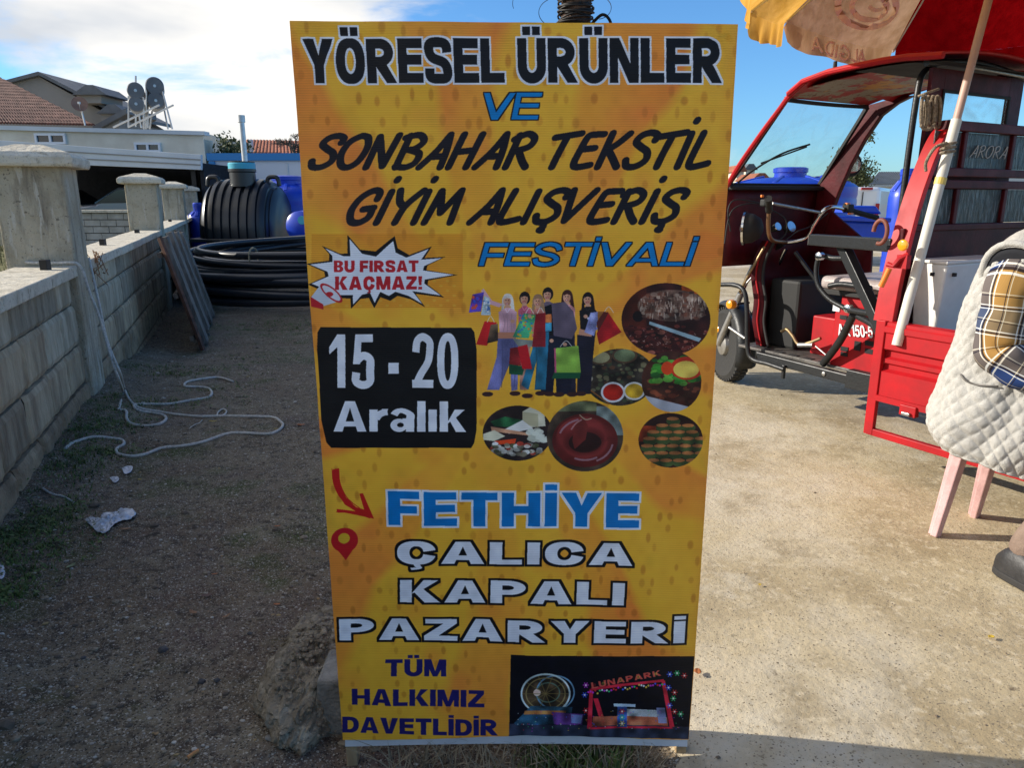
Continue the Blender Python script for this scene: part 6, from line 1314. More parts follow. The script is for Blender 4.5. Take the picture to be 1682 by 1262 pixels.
for k, ang in ((0, 131), (9, 188), (8, 224), (7, 260), (6, 296), (5, 332), (4, 8), (3, 46)): Rp[k] = Vector((H_.x + 1.3 * math.cos(R(ang)), H_.y + 1.3 * math.sin(R(ang)), 2.25 - .12 * math.cos(R(ang))))
base = tp(1479, 520, a=-.11); base.z = .64
par = empty('parasol', base, 'faded beige, yellow and red ice cream parasol whose pole stands in the cargo bed', 'parasol')
def cpt(k, u, v):
    """panel k between ribs k and k+1: u across, v from hub to rim"""
    a, b = Rp[k], Rp[(k + 1) % 10]; p = H_.lerp(a, v).lerp(H_.lerp(b, v), u); rise = .11 * math.sin(math.pi * min(v, 1) ** .9) ; sag = .055 * math.sin(math.pi * u) * v * v
    return p + Vector((0, 0, rise - sag)) - (p - H_) * .035 * math.sin(math.pi * u) * v
cols = [M_cy, M_cb, M_cr, M_cr, M_cy, M_cb, M_cr, M_cy, M_cb, M_cy]
for k in range(10):
    q = MB(); q.grid([[cpt(k, i / 16, .02 + .98 * j / 14) for i in range(17)] for j in range(15)]); pn = q.build('canopy_panel', cols[k], par, smooth=True)
    q = MB(); rows = []
    for j in range(6):
        row = []
        for i in range(33):
            u = i / 32; e = min(u, 1 - u) * 9; rd = min(1, e) if e < 1 else 1; dep = (.118 + .012 * math.sin(u * 9 + k)) * (1 - (1 - rd) ** 2) ** .5 * .8 + .025
            uu = .012 + u * .976; p = cpt(k, uu, 1); out = (p - H_); out.z = 0; out.normalize(); f_ = j / 5
            row.append(p + Vector((0, 0, -dep * f_)) + out * (.012 * math.sin(u * 26 + k * 2) * f_ + .012 * f_))
        rows.append(row)
    q.grid(rows); q.build('valance', cols[k], pn, smooth=True)
    q = MB(); q.tube([H_ + Vector((0, 0, -.01)), H_.lerp(Rp[k], .5) + Vector((0, 0, .075)), Rp[k] + Vector((0, 0, -.004))], .005, 6); rbb = q.build('rib', M_steel, par); q = MB(); q.lathe([(.009, -.015), (.009, .012), (.004, .02)], Rp[k], (Rp[k] - H_).normalized(), 8); q.build('rib_tip', M_frame, rbb)
# faded print on the beige panel: heart swirl and mirrored name, as seen from below
M_fp = cloth('faded_print', (.90, .80, .84), (.84, .74, .78), .1)
def onpanel(px_, py_, k=1):
    o = EYE; d_ = ray(px_, py_); n_ = (Rp[k] - H_).cross(Rp[k + 1] - H_); t_ = (H_ - o).dot(n_) / d_.dot(n_); p0 = o + d_ * t_
    best = None                                        # settle on the curved panel
    for iu in range(0, 41):
        for iv in range(8, 41):
            c = cpt(k, iu / 40, iv / 40); w_ = c - o; s_ = (w_ - d_ * (w_.dot(d_) / d_.dot(d_))).length
            if best is None or s_ < best[0]: best = (s_, c)
    dist = (best[1] - o).length; dn = d_.normalized(); return o + dn * ((best[1] - o).dot(dn) - .006)
def ribbon(name, pxs, w, parent):
    P = [onpanel(x, y) for x, y in pxs]; q = MB(); L1, L2 = [], []
    for i, p in enumerate(P):
        d_ = (P[min(i + 1, len(P) - 1)] - P[max(i - 1, 0)]).normalized(); s_ = d_.cross((p - EYE).normalized()).normalized() * w / 2; L1.append(p + s_); L2.append(p - s_)
    q.grid([L1, L2]); return q.build(name, M_fp, parent)
def arc(cx, cy, rx, ry, a0, a1, n=14): return [(cx + rx * math.cos(R(a0 + (a1 - a0) * k / n)), cy + ry * math.sin(R(a0 + (a1 - a0) * k / n))) for k in range(n + 1)]
ribbon('heart_emblem', arc(1424, 8, 48, 36, 200, -20, 20), .035, par); ribbon('heart_emblem', arc(1428, 10, 29, 22, 220, -60, 16), .028, par); ribbon('heart_emblem', arc(1440, 6, 13, 10, 160, -120, 12), .02, par)
# valance lettering (mirrored from below)
def onval(u, v):                                       # u across 0..1, v up 0..1
    p = cpt(1, .14 + .60 * (1 - u) if False else .22 + .52 * u, 1); out = (p - H_); out.z = 0; out.normalize(); uu = .22 + .52 * u
    f_ = 1 - (.18 + .62 * v); return p + Vector((0, 0, -.115 * f_)) + out * (.012 * math.sin(uu * 26 + 2) * f_ + .012 * f_) - out * .003
curve_text('faded_lettering', 'ALGIDA', lambda u, v: onval(1 - u, v), M_fp, par, .0075)['kind'] = 'stuff'
p_top = H_ + Vector((0, 0, .05)); M_pw = mat('white_pole', (.66, .64, .56), .45, var=.15, vscale=6); M_pt = mat('tan_pole', (.50, .33, .27), .5, var=.15, vscale=6)
kx = [k / 200 for k in range(200) if proj_y(base.lerp(p_top, k / 200)) > 195][-1]; q = MB(); q.tube([base, base.lerp(p_top, kx)], .0225, 14); po = q.build('lower_pole', M_pw, par, smooth='auto')
q = MB(); q.tube([base.lerp(p_top, kx), p_top], .017, 12); q.build('upper_pole', M_pt, par, smooth='auto')
pm = base.lerp(p_top, .395); q = MB(); q.tube([pm + Vector((math.cos(a) * .028, math.sin(a) * .028, .0028 * a)) for a in [k * .4 for k in range(50)]], .006, 6); q.tube(spline([pm + Vector((-.02, -.02, .05)), pm + Vector((-.07, -.02, .03)), pm + Vector((-.09, 0, -.03)), pm + Vector((-.08, .01, -.07))], 6), .007, 6); q.build('rope_lashing', M_rope, par, smooth=True)
q = MB(); pm2 = base.lerp(p_top, .335); q.cyl(pm2, pm2 + (p_top - base).normalized() * .03, .0245, 14); q.build('yellow_tape', mat('yellow_tape', (.65, .5, .12), .5), par)
# ---------------------------------------------------------------- beyond the tricycle
van = empty('parked_van', at(1440, 400, 24), 'white panel van seen from behind, between the windscreen pillar and the red cargo upright', 'van')
q = MB(); p0, p1 = at(1386, 307, 24), at(1450, 307, 24); zt_ = p0.z; q.hexa([(p0.x, 24, .25), (p1.x, 24, .25), (p1.x + 3.0, 29, .25), (p0.x + 3.0, 29, .25)], [(p0.x + .1, 24, zt_), (p1.x - .05, 24, zt_), (p1.x + 2.95, 29, zt_), (p0.x + 3.1, 29, zt_)]); q.build('body', mat('van_white', (.78, .79, .80), .3, coat=.5), van, bevel=.12, seg=3, smooth='auto')
q = MB(); q.box(((p0.x + p1.x) / 2, 23.97, (zt_ + .3) / 2), (.02, .03, zt_ - .6)); q.build('door_seam', M_dark, van)
q = MB(); q.box(((p0.x + p1.x) / 2 + .1, 23.95, zt_ - .05), (.35, .05, .07)); q.build('brake_light', mat('red_lens', (.35, .01, .01), .2), van)
for x in (p0.x + .12, p1.x - .12): q = MB(); q.box((x, 23.95, .9), (.12, .06, .5)); q.build('tail_light', MATS['red_lens'], van, bevel=.02)
for a in (.35, (p1.x - p0.x) - .3): q = MB(); q.lathe([(.2, -.12), (.33, -.1), (.33, .1), (.2, .12)], (p0.x + a, 24.6, .33), (1, 0, 0), 18); q.build('wheel', M_rub, van)
gs = empty('grey_shed', at(1455, 320, 45), 'grey corrugated shed roof beyond the white van', 'shed')
q = MB(); rows = []
for i in range(61):
    u = i / 60; p = at(1425 + 0 * u, 304, 45).lerp(at(1520, 304, 45), u); r2 = at(1443, 283, 50).lerp(at(1530, 283, 50), u); w_ = Vector((0, 0, .05 * (i % 2))); rows.append([p + w_, p.lerp(r2, .5) + w_, r2 + w_])
q.grid(rows); q.build('roof', mat('grey_sheet', (.24, .24, .22), .7, var=.3, vscale=1.5), gs, solid=.04)
q = MB(); pa_, pb_ = at(1425, 304, 46), at(1520, 304, 46); q.box(((pa_.x + pb_.x) / 2, 48, pa_.z / 2 - .02), (pb_.x - pa_.x - .3, 3.5, pa_.z - .1)); q.build('wall', M_fascia, gs)
# far houses seen through the left of the windscreen
for (x0, x1, yt, Y, m1, m2, lb) in ((1208, 1222, 282, 60, M_white, M_tiler, 'small far house with a red roof behind the wiper base'), (1222, 1240, 279, 66, M_white, M_dgrey, 'far two storey white house with a grey flat roof above the wiper'), (1236, 1262, 296, 55, M_tiler, M_tiler, 'low brick red building left of the wide blue tank')):
    a, b = at(x0, 320, Y), at(x1, yt, Y); o = empty('distant_house', ((a.x + b.x) / 2, Y, 0), lb, 'house', 'distant houses on the right'); q = MB(); q.box(((a.x + b.x) / 2, Y + 2, b.z / 2), (b.x - a.x, 4, b.z)); q.build('wall', m1, o)
    q = MB(); q.prism([(a.x - .2, Y - .2, b.z), (b.x + .2, Y - .2, b.z), ((a.x + b.x) / 2 + .2, Y - .2, b.z + .5), ((a.x + b.x) / 2 - .2, Y - .2, b.z + .5)], (0, 4.4, 0)); q.build('roof', m2, o)
    for k in (0, 1): q = MB(); q.box((a.x + (b.x - a.x) * (.3 + .4 * k), Y - .02, b.z * .72), (.25, .08, .35)); q.build('window', M_glass, o)

# ---------------------------------------------------------------- plastic chair
PG = Vector((.55, -.83, 0)).normalized(); PS = Vector((-.83, -.55, 0)).normalized()     # the sitter faces PG, right hand side PS
def PV(g, s, z): return Vector((1.875, 2.70, 0)) + PG * g + PS * s + Vector((0, 0, z))
M_pink = mat('pink_plastic', (.64, .41, .40), .55, col2=(.50, .29, .28), vscale=14, bump=.15, bscale=120)
ch = empty('plastic_chair', Vector((1.93, 2.63, .02)), 'faded pink plastic chair under the seated person in the quilted vest', 'chair')
L1b, L1t = onz(1533, 880, .02), onz(1584, 712, .43); L2b, L2t = onz(1598, 848, .02), onz(1634, 712, .43)
def leg(bot, top, w0, w1, parent, out):
    d_ = (top - bot).normalized(); s1 = PS - d_ * PS.dot(d_); s1.normalize(); s2 = d_.cross(s1); q = MB()
    def ring(c, w): return [c + s1 * w * .5 + s2 * w * .5, c + s1 * w * .5 - s2 * w * .12, c + s1 * w * .12 - s2 * w * .12, c + s1 * w * .12 - s2 * w * .5, c - s1 * w * .5 - s2 * w * .5, c - s1 * w * .5 + s2 * w * .5]
    q.hexa(ring(bot, w0), ring(top, w1)); return q.build('leg', M_pink, parent, bevel=.004)
leg(L1b, L1t, .040, .060, ch, 1); leg(L2b, L2t, .040, .062, ch, 1)
for bt, tt in ((L1b, L1t), (L2b, L2t)): leg(bt + PG * .44 - Vector((0, 0, 0)), tt + PG * .34, .04, .055, ch, 1)
sc_ = PV(.01, 0, .43)
q = MB(); rows = []
for j in range(9):
    v = j / 8 - .5
    rows.append([sc_ + PG * v * .34 + PS * u * .34 + Vector((0, 0, .02 * (abs(u) * 2) ** 3 - .012 * (1 - (v * 2) ** 2))) for u in [k / 8 - .5 for k in range(9)]])
q.grid(rows); q.build('seat', M_pink, ch, smooth='auto', solid=.01)
q = MB(); rows = []
for j in range(7):
    v = j / 6; rows.append([sc_ - PG * (.12 + .01 * v - .03 * (2 * u) ** 2) + PS * u * .24 + Vector((0, 0, .02 + .30 * v)) for u in [k / 8 - .5 for k in range(9)]])
q.grid(rows); q.build('backrest', M_pink, ch, smooth='auto', solid=.008)
# ---------------------------------------------------------------- seated person
per = empty('person', Vector((1.9, 2.65, .02)), 'person in a pale quilted vest over a plaid shirt, brown trousers and black shoes, seated', 'person')
M_skin = mat('skin', (.42, .24, .16), .55, col2=(.36, .19, .12), vscale=20); M_hair = mat('grey_hair', (.22, .21, .20), .8, var=.4, vscale=60)
def skin_mesh(name, nodes, edges, m, parent, sub=2, uv=None):
    me = bpy.data.meshes.new(name); off = per.location; me.from_pydata([tuple(Vector(p) - off) for p, r_ in nodes], edges, []); me.update()
    o = bpy.data.objects.new(name, me); COL.objects.link(o); o.parent = parent
    md = o.modifiers.new('skin', 'SKIN'); md.use_smooth_shade = True
    if not me.skin_vertices: me.attributes  # layer is created with the modifier
    bm = bmesh.new(); bm.from_mesh(me); bm.verts.ensure_lookup_table(); ly = bm.verts.layers.skin.verify()
    for i, (p, r_) in enumerate(nodes): bm.verts[i][ly].radius = r_ if isinstance(r_, tuple) else (r_, r_); bm.verts[i][ly].use_root = (i == 0)
    bm.to_mesh(me); bm.free(); s_ = o.modifiers.new('sub', 'SUBSURF'); s_.levels = sub; s_.render_levels = sub
    me.materials.append(m); return o
RS, LS = PV(.05, .185, 1.075), PV(.05, -.185, 1.075); RE, LE = PV(.06, .27, .80), PV(.06, -.27, .80); RW, LW = PV(.31, .18, .68), PV(.31, -.16, .68)
RK, LK = PV(.42, .20, .50), PV(.42, -.18, .50); RAk, LAk = Vector((1.745, 2.315, .13)), PV(.42, -.2, .12)
nodes = [(PV(.02, 0, .52), (.13, .12)), (PV(.03, 0, .75), (.12, .11)), (PV(.05, 0, .98), (.14, .11)), (PV(.09, 0, 1.13), (.055, .055)), (PV(.13, 0, 1.20), (.05, .055)), (PV(.15, 0, 1.27), (.075, .085)), (PV(.155, 0, 1.36), (.085, .09)), (PV(.15, 0, 1.42), (.055, .06)),
    (RS, .055), (RE, .042), (RW, .027), (LS, .055), (LE, .042), (LW, .027), (PV(.05, .09, .50), .085), (RK, .06), (RAk, .038), (PV(.05, -.09, .50), .085), (LK, .06), (LAk, .038), (RAk + Vector((.06, -.13, -.09)), .03), (LAk + PG * .15 + Vector((0, 0, -.09)), .03)]
edges = [(0, 1), (1, 2), (2, 3), (3, 4), (4, 5), (5, 6), (6, 7), (2, 8), (8, 9), (9, 10), (2, 11), (11, 12), (12, 13), (0, 14), (14, 15), (15, 16), (0, 17), (17, 18), (18, 19), (16, 20), (19, 21)]
for side_, wi in ((1, 10), (-1, 13)):              # hands: palm, four fingers and a thumb, resting on the knees
    W_ = nodes[wi][0]; palm = W_ + PG * .07 + Vector((0, 0, -.03)); pi = len(nodes); nodes.append((palm, (.036, .018))); edges.append((wi, pi))
    for k in range(4):
        b0 = palm + PG * .035 + PS * side_ * (k - 1.5) * .021; n0 = len(nodes); ln = (.060, .072, .068, .05)[k]
        nodes += [(b0, .0095), (b0 + PG * ln * .55 + Vector((0, 0, -.012)), .0085), (b0 + PG * ln * .85 + Vector((0, 0, -.040)), .007)]; edges += [(pi, n0), (n0, n0 + 1), (n0 + 1, n0 + 2)]
    n0 = len(nodes); t0 = W_ + PG * .03 - PS * side_ * .035 + Vector((0, 0, -.02)); nodes += [(t0, .011), (t0 + PG * .045 - PS * side_ * .02 + Vector((0, 0, -.012)), .009)]; edges += [(pi, n0), (n0, n0 + 1)]
body_ = skin_mesh('body', nodes, edges, M_skin, per)
hcn = PV(.165, 0, 1.35); q = MB()
q.lathe([(.02, -.02), (.014, .0), (.006, .025)], hcn + PG * .095 + Vector((0, 0, -.02)), (PG * .7 + Vector((0, 0, -.5))).normalized(), 10); q.build('nose', M_skin, per, smooth=True)
for s_ in (-1, 1):
    q = MB(); q.lathe([(.005, -.01), (.026, 0), (.030, .006), (.012, .01)], hcn + PS * s_ * .093 - PG * .01 + Vector((0, 0, -.01)), PS * s_, 14); q.build('ear', M_skin, per, smooth=True)
    q = MB(); q.lathe([(.004, -.006), (.012, 0), (.004, .006)], hcn + PG * .088 + PS * s_ * .034 + Vector((0, 0, .012)), PG, 12); q.build('eye', M_frame, per, smooth=True)
q = MB(); q.tube([hcn + PG * .092 + PS * u + Vector((0, 0, -.065)) for u in (-.026, 0, .026)], .006, 6); q.build('mouth', mat('lips', (.35, .12, .09), .5), per, smooth=True)
q = MB(); rows = []
for j in range(9):
    ph = R(8 + j * 10.2); rows.append([hcn + Vector((0, 0, .005)) + (PG * (math.cos(t_) * math.sin(ph) * (.108 if math.cos(t_) < .2 else .098) - .012) + PS * math.sin(t_) * math.sin(ph) * .10 + Vector((0, 0, math.cos(ph) * .118 + (.035 * max(0, math.cos(t_)) if j > 5 else 0)))) for t_ in [k * math.pi / 12 for k in range(24)] + [0]])
q.grid(rows); q.build('hair', M_hair, per, smooth=True, solid=.01)
# quilted vest: rings round the trunk, diamonds stitched into the surface
M_vest = mat('vest_cloth', (.49, .475, .44), .9, col2=(.38, .365, .335), vscale=35, bump=.5, bscale=260)
VR = [(.375, .01, .195, .25), (.41, .005, .215, .268), (.47, .0, .230, .275), (.56, .005, .222, .268), (.68, .01, .205, .256), (.80, .02, .195, .25), (.92, .03, .185, .25), (1.02, .04, .172, .252), (1.09, .05, .155, .245), (1.14, .06, .13, .215), (1.175, .065, .11, .15), (1.195, .07, .085, .095)]
def vring(f):
    x = f * (len(VR) - 1); i = min(int(x), len(VR) - 2); t_ = x - i; p0, p1, p2, p3 = VR[max(i - 1, 0)], VR[i], VR[i + 1], VR[min(i + 2, len(VR) - 1)]
    return [.5 * ((2 * b) + (-a + c) * t_ + (2 * a - 5 * b + 4 * c - d) * t_ * t_ + (-a + 3 * b - 3 * c + d) * t_ ** 3) for a, b, c, d in zip(p0, p1, p2, p3)]
nr, nc = 190, 300; rows = []
for j in range(nr + 1):
    z, cg, hdp, hw = vring(j / nr); row = []
    for i in range(nc + 1):
        th = 2 * math.pi * i / nc; c_, s_ = math.cos(th), math.sin(th); e = .86
        dx = hdp * math.copysign(abs(c_) ** e, c_); dy = hw * math.copysign(abs(s_) ** e, s_)
        arc_ = th * .25; zz = z
        q1 = ((arc_ / .052) + (zz / .062)) % 1; q2 = ((arc_ / .052) - (zz / .062)) % 1
        pil = min(min(q1, 1 - q1), min(q2, 1 - q2)) * 2; pil = min(1, pil * 1.7) ** .6
        amp = .0075 * pil * (1 if z < 1.12 else .4)
        fold = .024 * fbm(math.cos(th) * 1.4 + 5, math.sin(th) * 1.4, z * 3.2, 3) * (1 if z < .95 else .5) + .010 * math.sin(th * 5 + z * 9) * smooth01(.75, .45, z)
        l_ = math.hypot(dx, dy) or 1; k_ = (l_ + amp + fold) / l_
        zo = (.05 * math.sin(th - 1.2) - .02) * smooth01(.5, .34, z)
        row.append(PV(cg + dx * k_, dy * k_, z + zo))
    rows.append(row)
q = MB(); q.grid(rows); vest = q.build('quilted_vest', M_vest, per, smooth=True, solid=.008)
for zc in (.337,):                                         # bound hem
    q = MB(); q.tube([Vector(p) for p in rows[1][:-1]], .007, 6, closed=True); q.build('hem_binding', M_vest, vest, smooth=True)
# armhole piping, dark lining, pocket zip
def ring_pts(c, ax, r0, r1, n=28, up=Vector((0, 0, 1))):
    ax = ax.normalized(); x = ax.cross(up).normalized(); y = x.cross(ax); return [c + x * r0 * math.cos(2 * math.pi * k / n) + y * r1 * math.sin(2 * math.pi * k / n) for k in range(n)]
M_line = mat('dark_lining', (.012, .013, .018), .9)
aR = PV(.045, .215, 1.045); axR = (PS * .8 + Vector((0, 0, -.30)) + PG * .05)
q = MB(); q.tube(ring_pts(aR + axR.normalized() * .012, axR, .098, .122), .012, 8, closed=True); q.build('armhole_piping', M_vest, vest, smooth=True)
q = MB(); q.lathe([(.085, -.03), (.104, .0), (.10, .012), (.085, .012)], aR + axR.normalized() * .004, axR, 28); q.build('armhole_lining', M_line, vest, smooth=True)
def surf(px_, py_, off=.006):
    """point on the vest nearest to the line of sight"""
    d_ = ray(px_, py_).normalized(); b_ = None
    for row in rows[::3]:
        for p in row[::3]:
            w_ = Vector(p) - EYE; t_ = w_.dot(d_); s2 = (w_ - d_ * t_).length
            if s2 < .02 and (b_ is None or t_ < b_[0]): b_ = (t_, Vector(p))
    return EYE + d_ * (b_[0] - off) if b_ else EYE + d_ * 3
zp = [surf(x, y) for x, y in ((1578, 615), (1586, 625), (1600, 631), (1620, 634), (1640, 635))]
q = MB(); q.tube(spline(zp, 4), .0035, 6); q.build('pocket_zip', mat('zip_grey', (.14, .13, .12), .5, .5), vest, smooth=True)
# plaid shirt sleeves: woven pattern drawn in code
def plaid():
    n = 512; im = np.zeros((n, n, 3), np.float32); cols_ = []
    w = n // 4
    def band(t): return [(40, 62, 112), (166, 128, 72), (92, 92, 92), (158, 120, 66)][t % 4]
    A_ = np.zeros((n, 3), np.float32)
    for i in range(n): A_[i] = np.array(band(i // w)) / 255.
    def lines(A2):
        B = A2.copy(); mk = np.zeros(n, np.float32)
        for k in range(4):
            for off, wd_, c in ((-14, 5, (232, 230, 222)), (-4, 6, (30, 24, 30)), (6, 5, (232, 230, 222)), (w // 2, 3, (216, 206, 180)), (w // 2 + 8, 3, (34, 28, 34))):
                s0 = (k * w + off) % n
                for j in range(wd_): B[(s0 + j) % n] = np.array(c) / 255.; mk[(s0 + j) % n] = 1
        return B, mk
    B, mk = lines(A_); yy_, xx_ = np.mgrid[0:n, 0:n]; tw_ = ((xx_ + yy_) // 3) % 2
    warp = B[None, :, :].repeat(n, 0); weft = B[:, None, :].repeat(n, 1)
    m1 = mk[None, :].repeat(n, 0); m2 = mk[:, None].repeat(n, 1)
    wgt = np.clip(.5 + .5 * (m1 - m2), .15, .85)[..., None]; im = warp * wgt + weft * (1 - wgt); im *= (.94 + .06 * tw_)[..., None]
    return lin_img(im)
def lin_img(im): return im
PI_ = bpy.data.images.new('plaid_weave', 512, 512); _p = np.ones((512, 512, 4), np.float32); _p[..., :3] = plaid(); PI_.pixels.foreach_set(_p.ravel()); PI_.update(); PI_.pack()
M_plaid = bpy.data.materials.new('plaid_shirt'); M_plaid.use_nodes = True; t = M_plaid.node_tree; b = t.nodes['Principled BSDF']; b.inputs['Roughness'].default_value = .9; b.inputs['Specular IOR Level'].default_value = .15
ti = t.nodes.new('ShaderNodeTexImage'); ti.image = PI_; un = t.nodes.new('ShaderNodeUVMap'); t.links.new(un.outputs[0], ti.inputs[0]); t.links.new(ti.outputs[0], b.inputs['Base Color'])
def sleeve(S_, E_, W_, s_, parent):
    P = spline([S_ + Vector((0, 0, .03)) - PS * s_ * .05, S_ + PS * s_ * .03 + Vector((0, 0, -.01)), S_.lerp(E_, .45) + PS * s_ * .02, E_ + Vector((0, 0, .03)), E_ + PG * .05 + Vector((0, 0, -.015)), E_.lerp(W_, .6), W_ - PG * .01], 12)
    n = 48; rows = []; ln = 0; acc = []
    x = None
    for i, p in enumerate(P):
        d_ = (P[min(i + 1, len(P) - 1)] - P[max(i - 1, 0)]).normalized(); u_ = d_.cross(PG if abs(d_.z) > .6 else Vector((0, 0, 1)))
        x = (u_ if x is None else (x - d_ * x.dot(d_))).normalized(); y = d_.cross(x); f_ = i / (len(P) - 1); rr = .088 * (1 - f_) + .052 * f_ + .010 * math.sin(f_ * math.pi)
        if i: ln += (P[i] - P[i - 1]).length
        acc.append(ln); row = []
        for k in range(n + 1):
            a = 2 * math.pi * k / n; w_ = 1 + .07 * math.sin(f_ * 34 + 2.5 * math.cos(a)) * smooth01(.1, .5, f_) + .12 * fbm(math.cos(a) * 1.5, math.sin(a) * 1.5, f_ * 6, 2); row.append(p + (x * math.cos(a) + y * math.sin(a)) * rr * w_)
        rows.append(row)
    q = MB(); q.grid(rows); o = q.build('shirt_sleeve', M_plaid, parent, smooth=True, solid=.003); uv_ = o.data.uv_layers.new(name='UVMap'); me = o.data
    for lp in me.loops:
        i, k = divmod(lp.vertex_index, n + 1); uv_.data[lp.index].uv = (k / n * 1.25, acc[i] / .36)
    return o
sleeve(PV(.05, .185, 1.03), PV(.05, .25, .77), RW, 1, per); sleeve(PV(.04, -.20, 1.07), LE, LW, -1, per)
# collar
q = MB(); q.tube(ring_pts(PV(.085, 0, 1.175), Vector((0, 0, 1)) + PG * .3, .075, .085, up=PG), .018, 8, closed=True); q.build('collar', M_vest, vest, smooth=True)
# trousers
M_tr = mat('brown_trousers', (.23, .165, .125), .9, col2=(.16, .11, .085), vscale=12, bump=.5, bscale=60)
tn = [(PV(.0, 0, .52), (.16, .15)), (PV(.08, .10, .52), .105), (RK, .085), (RK.lerp(RAk, .5) + Vector((.0, .0, 0)), .070), (RAk + Vector((-.01, .01, -.045)), .062), (PV(.08, -.10, .52), .105), (LK, .085), (LK.lerp(LAk, .5), .070), (LAk + Vector((0, 0, -.02)), .066)]
skin_mesh('trousers', tn, [(0, 1), (1, 2), (2, 3), (3, 4), (0, 5), (5, 6), (6, 7), (7, 8)], M_tr, per)
# shoes
M_shoe = mat('black_leather', (.014, .014, .016), .5, col2=(.024, .023, .024), vscale=20, bump=.12, bscale=90); M_sole = mat('shoe_sole', (.03, .028, .027), .8, var=.3)
def shoe(heel, d_):
    d_ = d_.normalized(); s_ = Vector((-d_.y, d_.x, 0)); prof = [(-.035, .020, .05), (0, .036, .088), (.04, .040, .098), (.08, .041, .092), (.12, .042, .078), (.17, .047, .062), (.21, .049, .052), (.245, .042, .042), (.27, .024, .028), (.278, .008, .015)]
    q = MB(); rows = []
    for x, w, h in spline([(a, b, c) for a, b, c in prof], 4):
        rows.append([heel + d_ * x + s_ * w * math.copysign(abs(math.cos(t_)) ** .75, math.cos(t_)) + Vector((0, 0, .022 + h * max(0, math.sin(t_)) ** .8)) for t_ in [k * math.pi / 12 for k in range(13)]])
    q.grid(rows); o = q.build('shoe', M_shoe, per, smooth=True)
    q = MB(); rim_ = [heel + d_ * x + s_ * (w + .005) + Vector((0, 0, .001)) for x, w, h in prof] + [heel + d_ * x - s_ * (w + .005) + Vector((0, 0, .001)) for x, w, h in reversed(prof)]
    q.prism(rim_, (0, 0, .026)); q.build('sole', M_sole, o, bevel=.005)
shoe(Vector((1.725, 2.345, .02)), Vector((.28, -.95, 0))); shoe(Vector((LAk.x, LAk.y, .02)), PG)

# ---------------------------------------------------------------- rope on the wall and path
M_wr = mat('white_rope', (.80, .76, .68), .85, col2=(.52, .48, .41), vscale=70, bump=1, bscale=220)
def gpt(x, y, off=.006):
    p = onz(x, y, 0)
    for _ in range(3): p = onz(x, y, ground_h(p.x, p.y))
    p.z += off; return p
def z2(pts): return [gpt(x / 3.004, 400 + y / 3.004) for x, y in pts]
Yc0 = 4.60
topA = [at(42, 431, Yc0), at(62, 432, Yc0), at(90, 432, Yc0), at(116, 431.5, Yc0), at(128, 434, Yc0 + .02), at(137, 448, Yc0 + .03), at(147, 480, Yc0 + .03), at(163, 520, Yc0 + .02), at(180, 580, 4.6), at(196, 625, 4.55)]
ropeA = topA + z2([(607, 738), (590, 808), (585, 823), (622, 832), (625, 868), (650, 895), (720, 905), (790, 895), (820, 870), (800, 850), (740, 840), (690, 830), (665, 815), (668, 800), (720, 797), (830, 797), (930, 780), (1020, 765), (1045, 745), (1030, 720), (980, 712), (920, 710), (910, 700), (930, 685), (1000, 672), (1080, 665), (1150, 685)])
q = MB(); q.tube(spline(ropeA, 7), .0085, 8); tag(q.build('rope', M_wr, smooth=True), 'whitish rope draped over the coping and down the first pillar, slack looped below', 'rope', 'pale ropes on the dirt path')
topB = [at(146, 424, 4.95), at(152, 450, 4.9), at(163, 500, 4.8), at(176, 560, 4.7), at(197, 612, 4.56)]
ropeB = topB + z2([(612, 712), (630, 760), (660, 798), (700, 820), (800, 838), (880, 850), (980, 858), (1080, 857), (1200, 858), (1340, 862), (1385, 885), (1395, 905), (1370, 930), (1320, 945), (1200, 940), (1120, 945), (1000, 985), (900, 1005), (800, 1015), (720, 1045), (660, 1055), (600, 1050), (575, 1035), (580, 1015), (612, 995), (600, 975), (540, 965), (470, 960), (400, 975), (350, 995), (322, 1020)])
q = MB(); q.tube(spline(ropeB, 7), .0080, 8); tag(q.build('rope', M_wr, smooth=True), 'longer whitish rope snaking far out over the path and back towards the wall foot', 'rope', 'pale ropes on the dirt path')
q = MB(); q.tube(spline(z2([(1072, 856), (1076, 838), (1100, 822), (1118, 833), (1108, 848), (1090, 854)]), 6), .005, 6); q.tube(spline(z2([(935, 918), (960, 900), (985, 890), (998, 876)]), 6), .0025, 5)
tag(q.build('string_end', M_wr, smooth=True), 'small twisted loop of string lying on the longer rope', 'string')
q = MB(); q.tube(spline([gpt(x, y) for x, y in ((70, 804), (86, 814), (104, 818), (122, 828))], 6), .004, 6); tag(q.build('string_end', M_wr, smooth=True), 'short stray piece of pale cord near the foot of the wall', 'cord')

# ---------------------------------------------------------------- litter, stones, rubble
def crumple(name, outline, m, label, cat, amp=.02, off=.006, grp=None):
    c = Vector((sum(p[0] for p in outline) / len(outline), sum(p[1] for p in outline) / len(outline), 0)); n = 10; rows = []
    ol = bez(outline + [outline[0]], 5)
    for j in range(n + 1):
        f_ = j / n; rows.append([gpt(c.x + (x - c.x) * f_, c.y + (y - c.y) * f_, off) for x, y in ol])
    for j, row in enumerate(rows):
        for i, p in enumerate(row): p.z += amp * abs(noise.noise(Vector((p.x * 38, p.y * 38, 1)))) * (1.6 - j / n) + amp * .4 * abs(noise.noise(Vector((p.x * 90, p.y * 90, 4))))
    q = MB(); q.grid(rows); return tag(q.build(name, m, smooth='auto', solid=.0012), label, cat, grp)
M_plast = mat('clear_plastic', (.62, .64, .68), .2, spec=.9, var=.3, vscale=40, bump=.5, bscale=80)
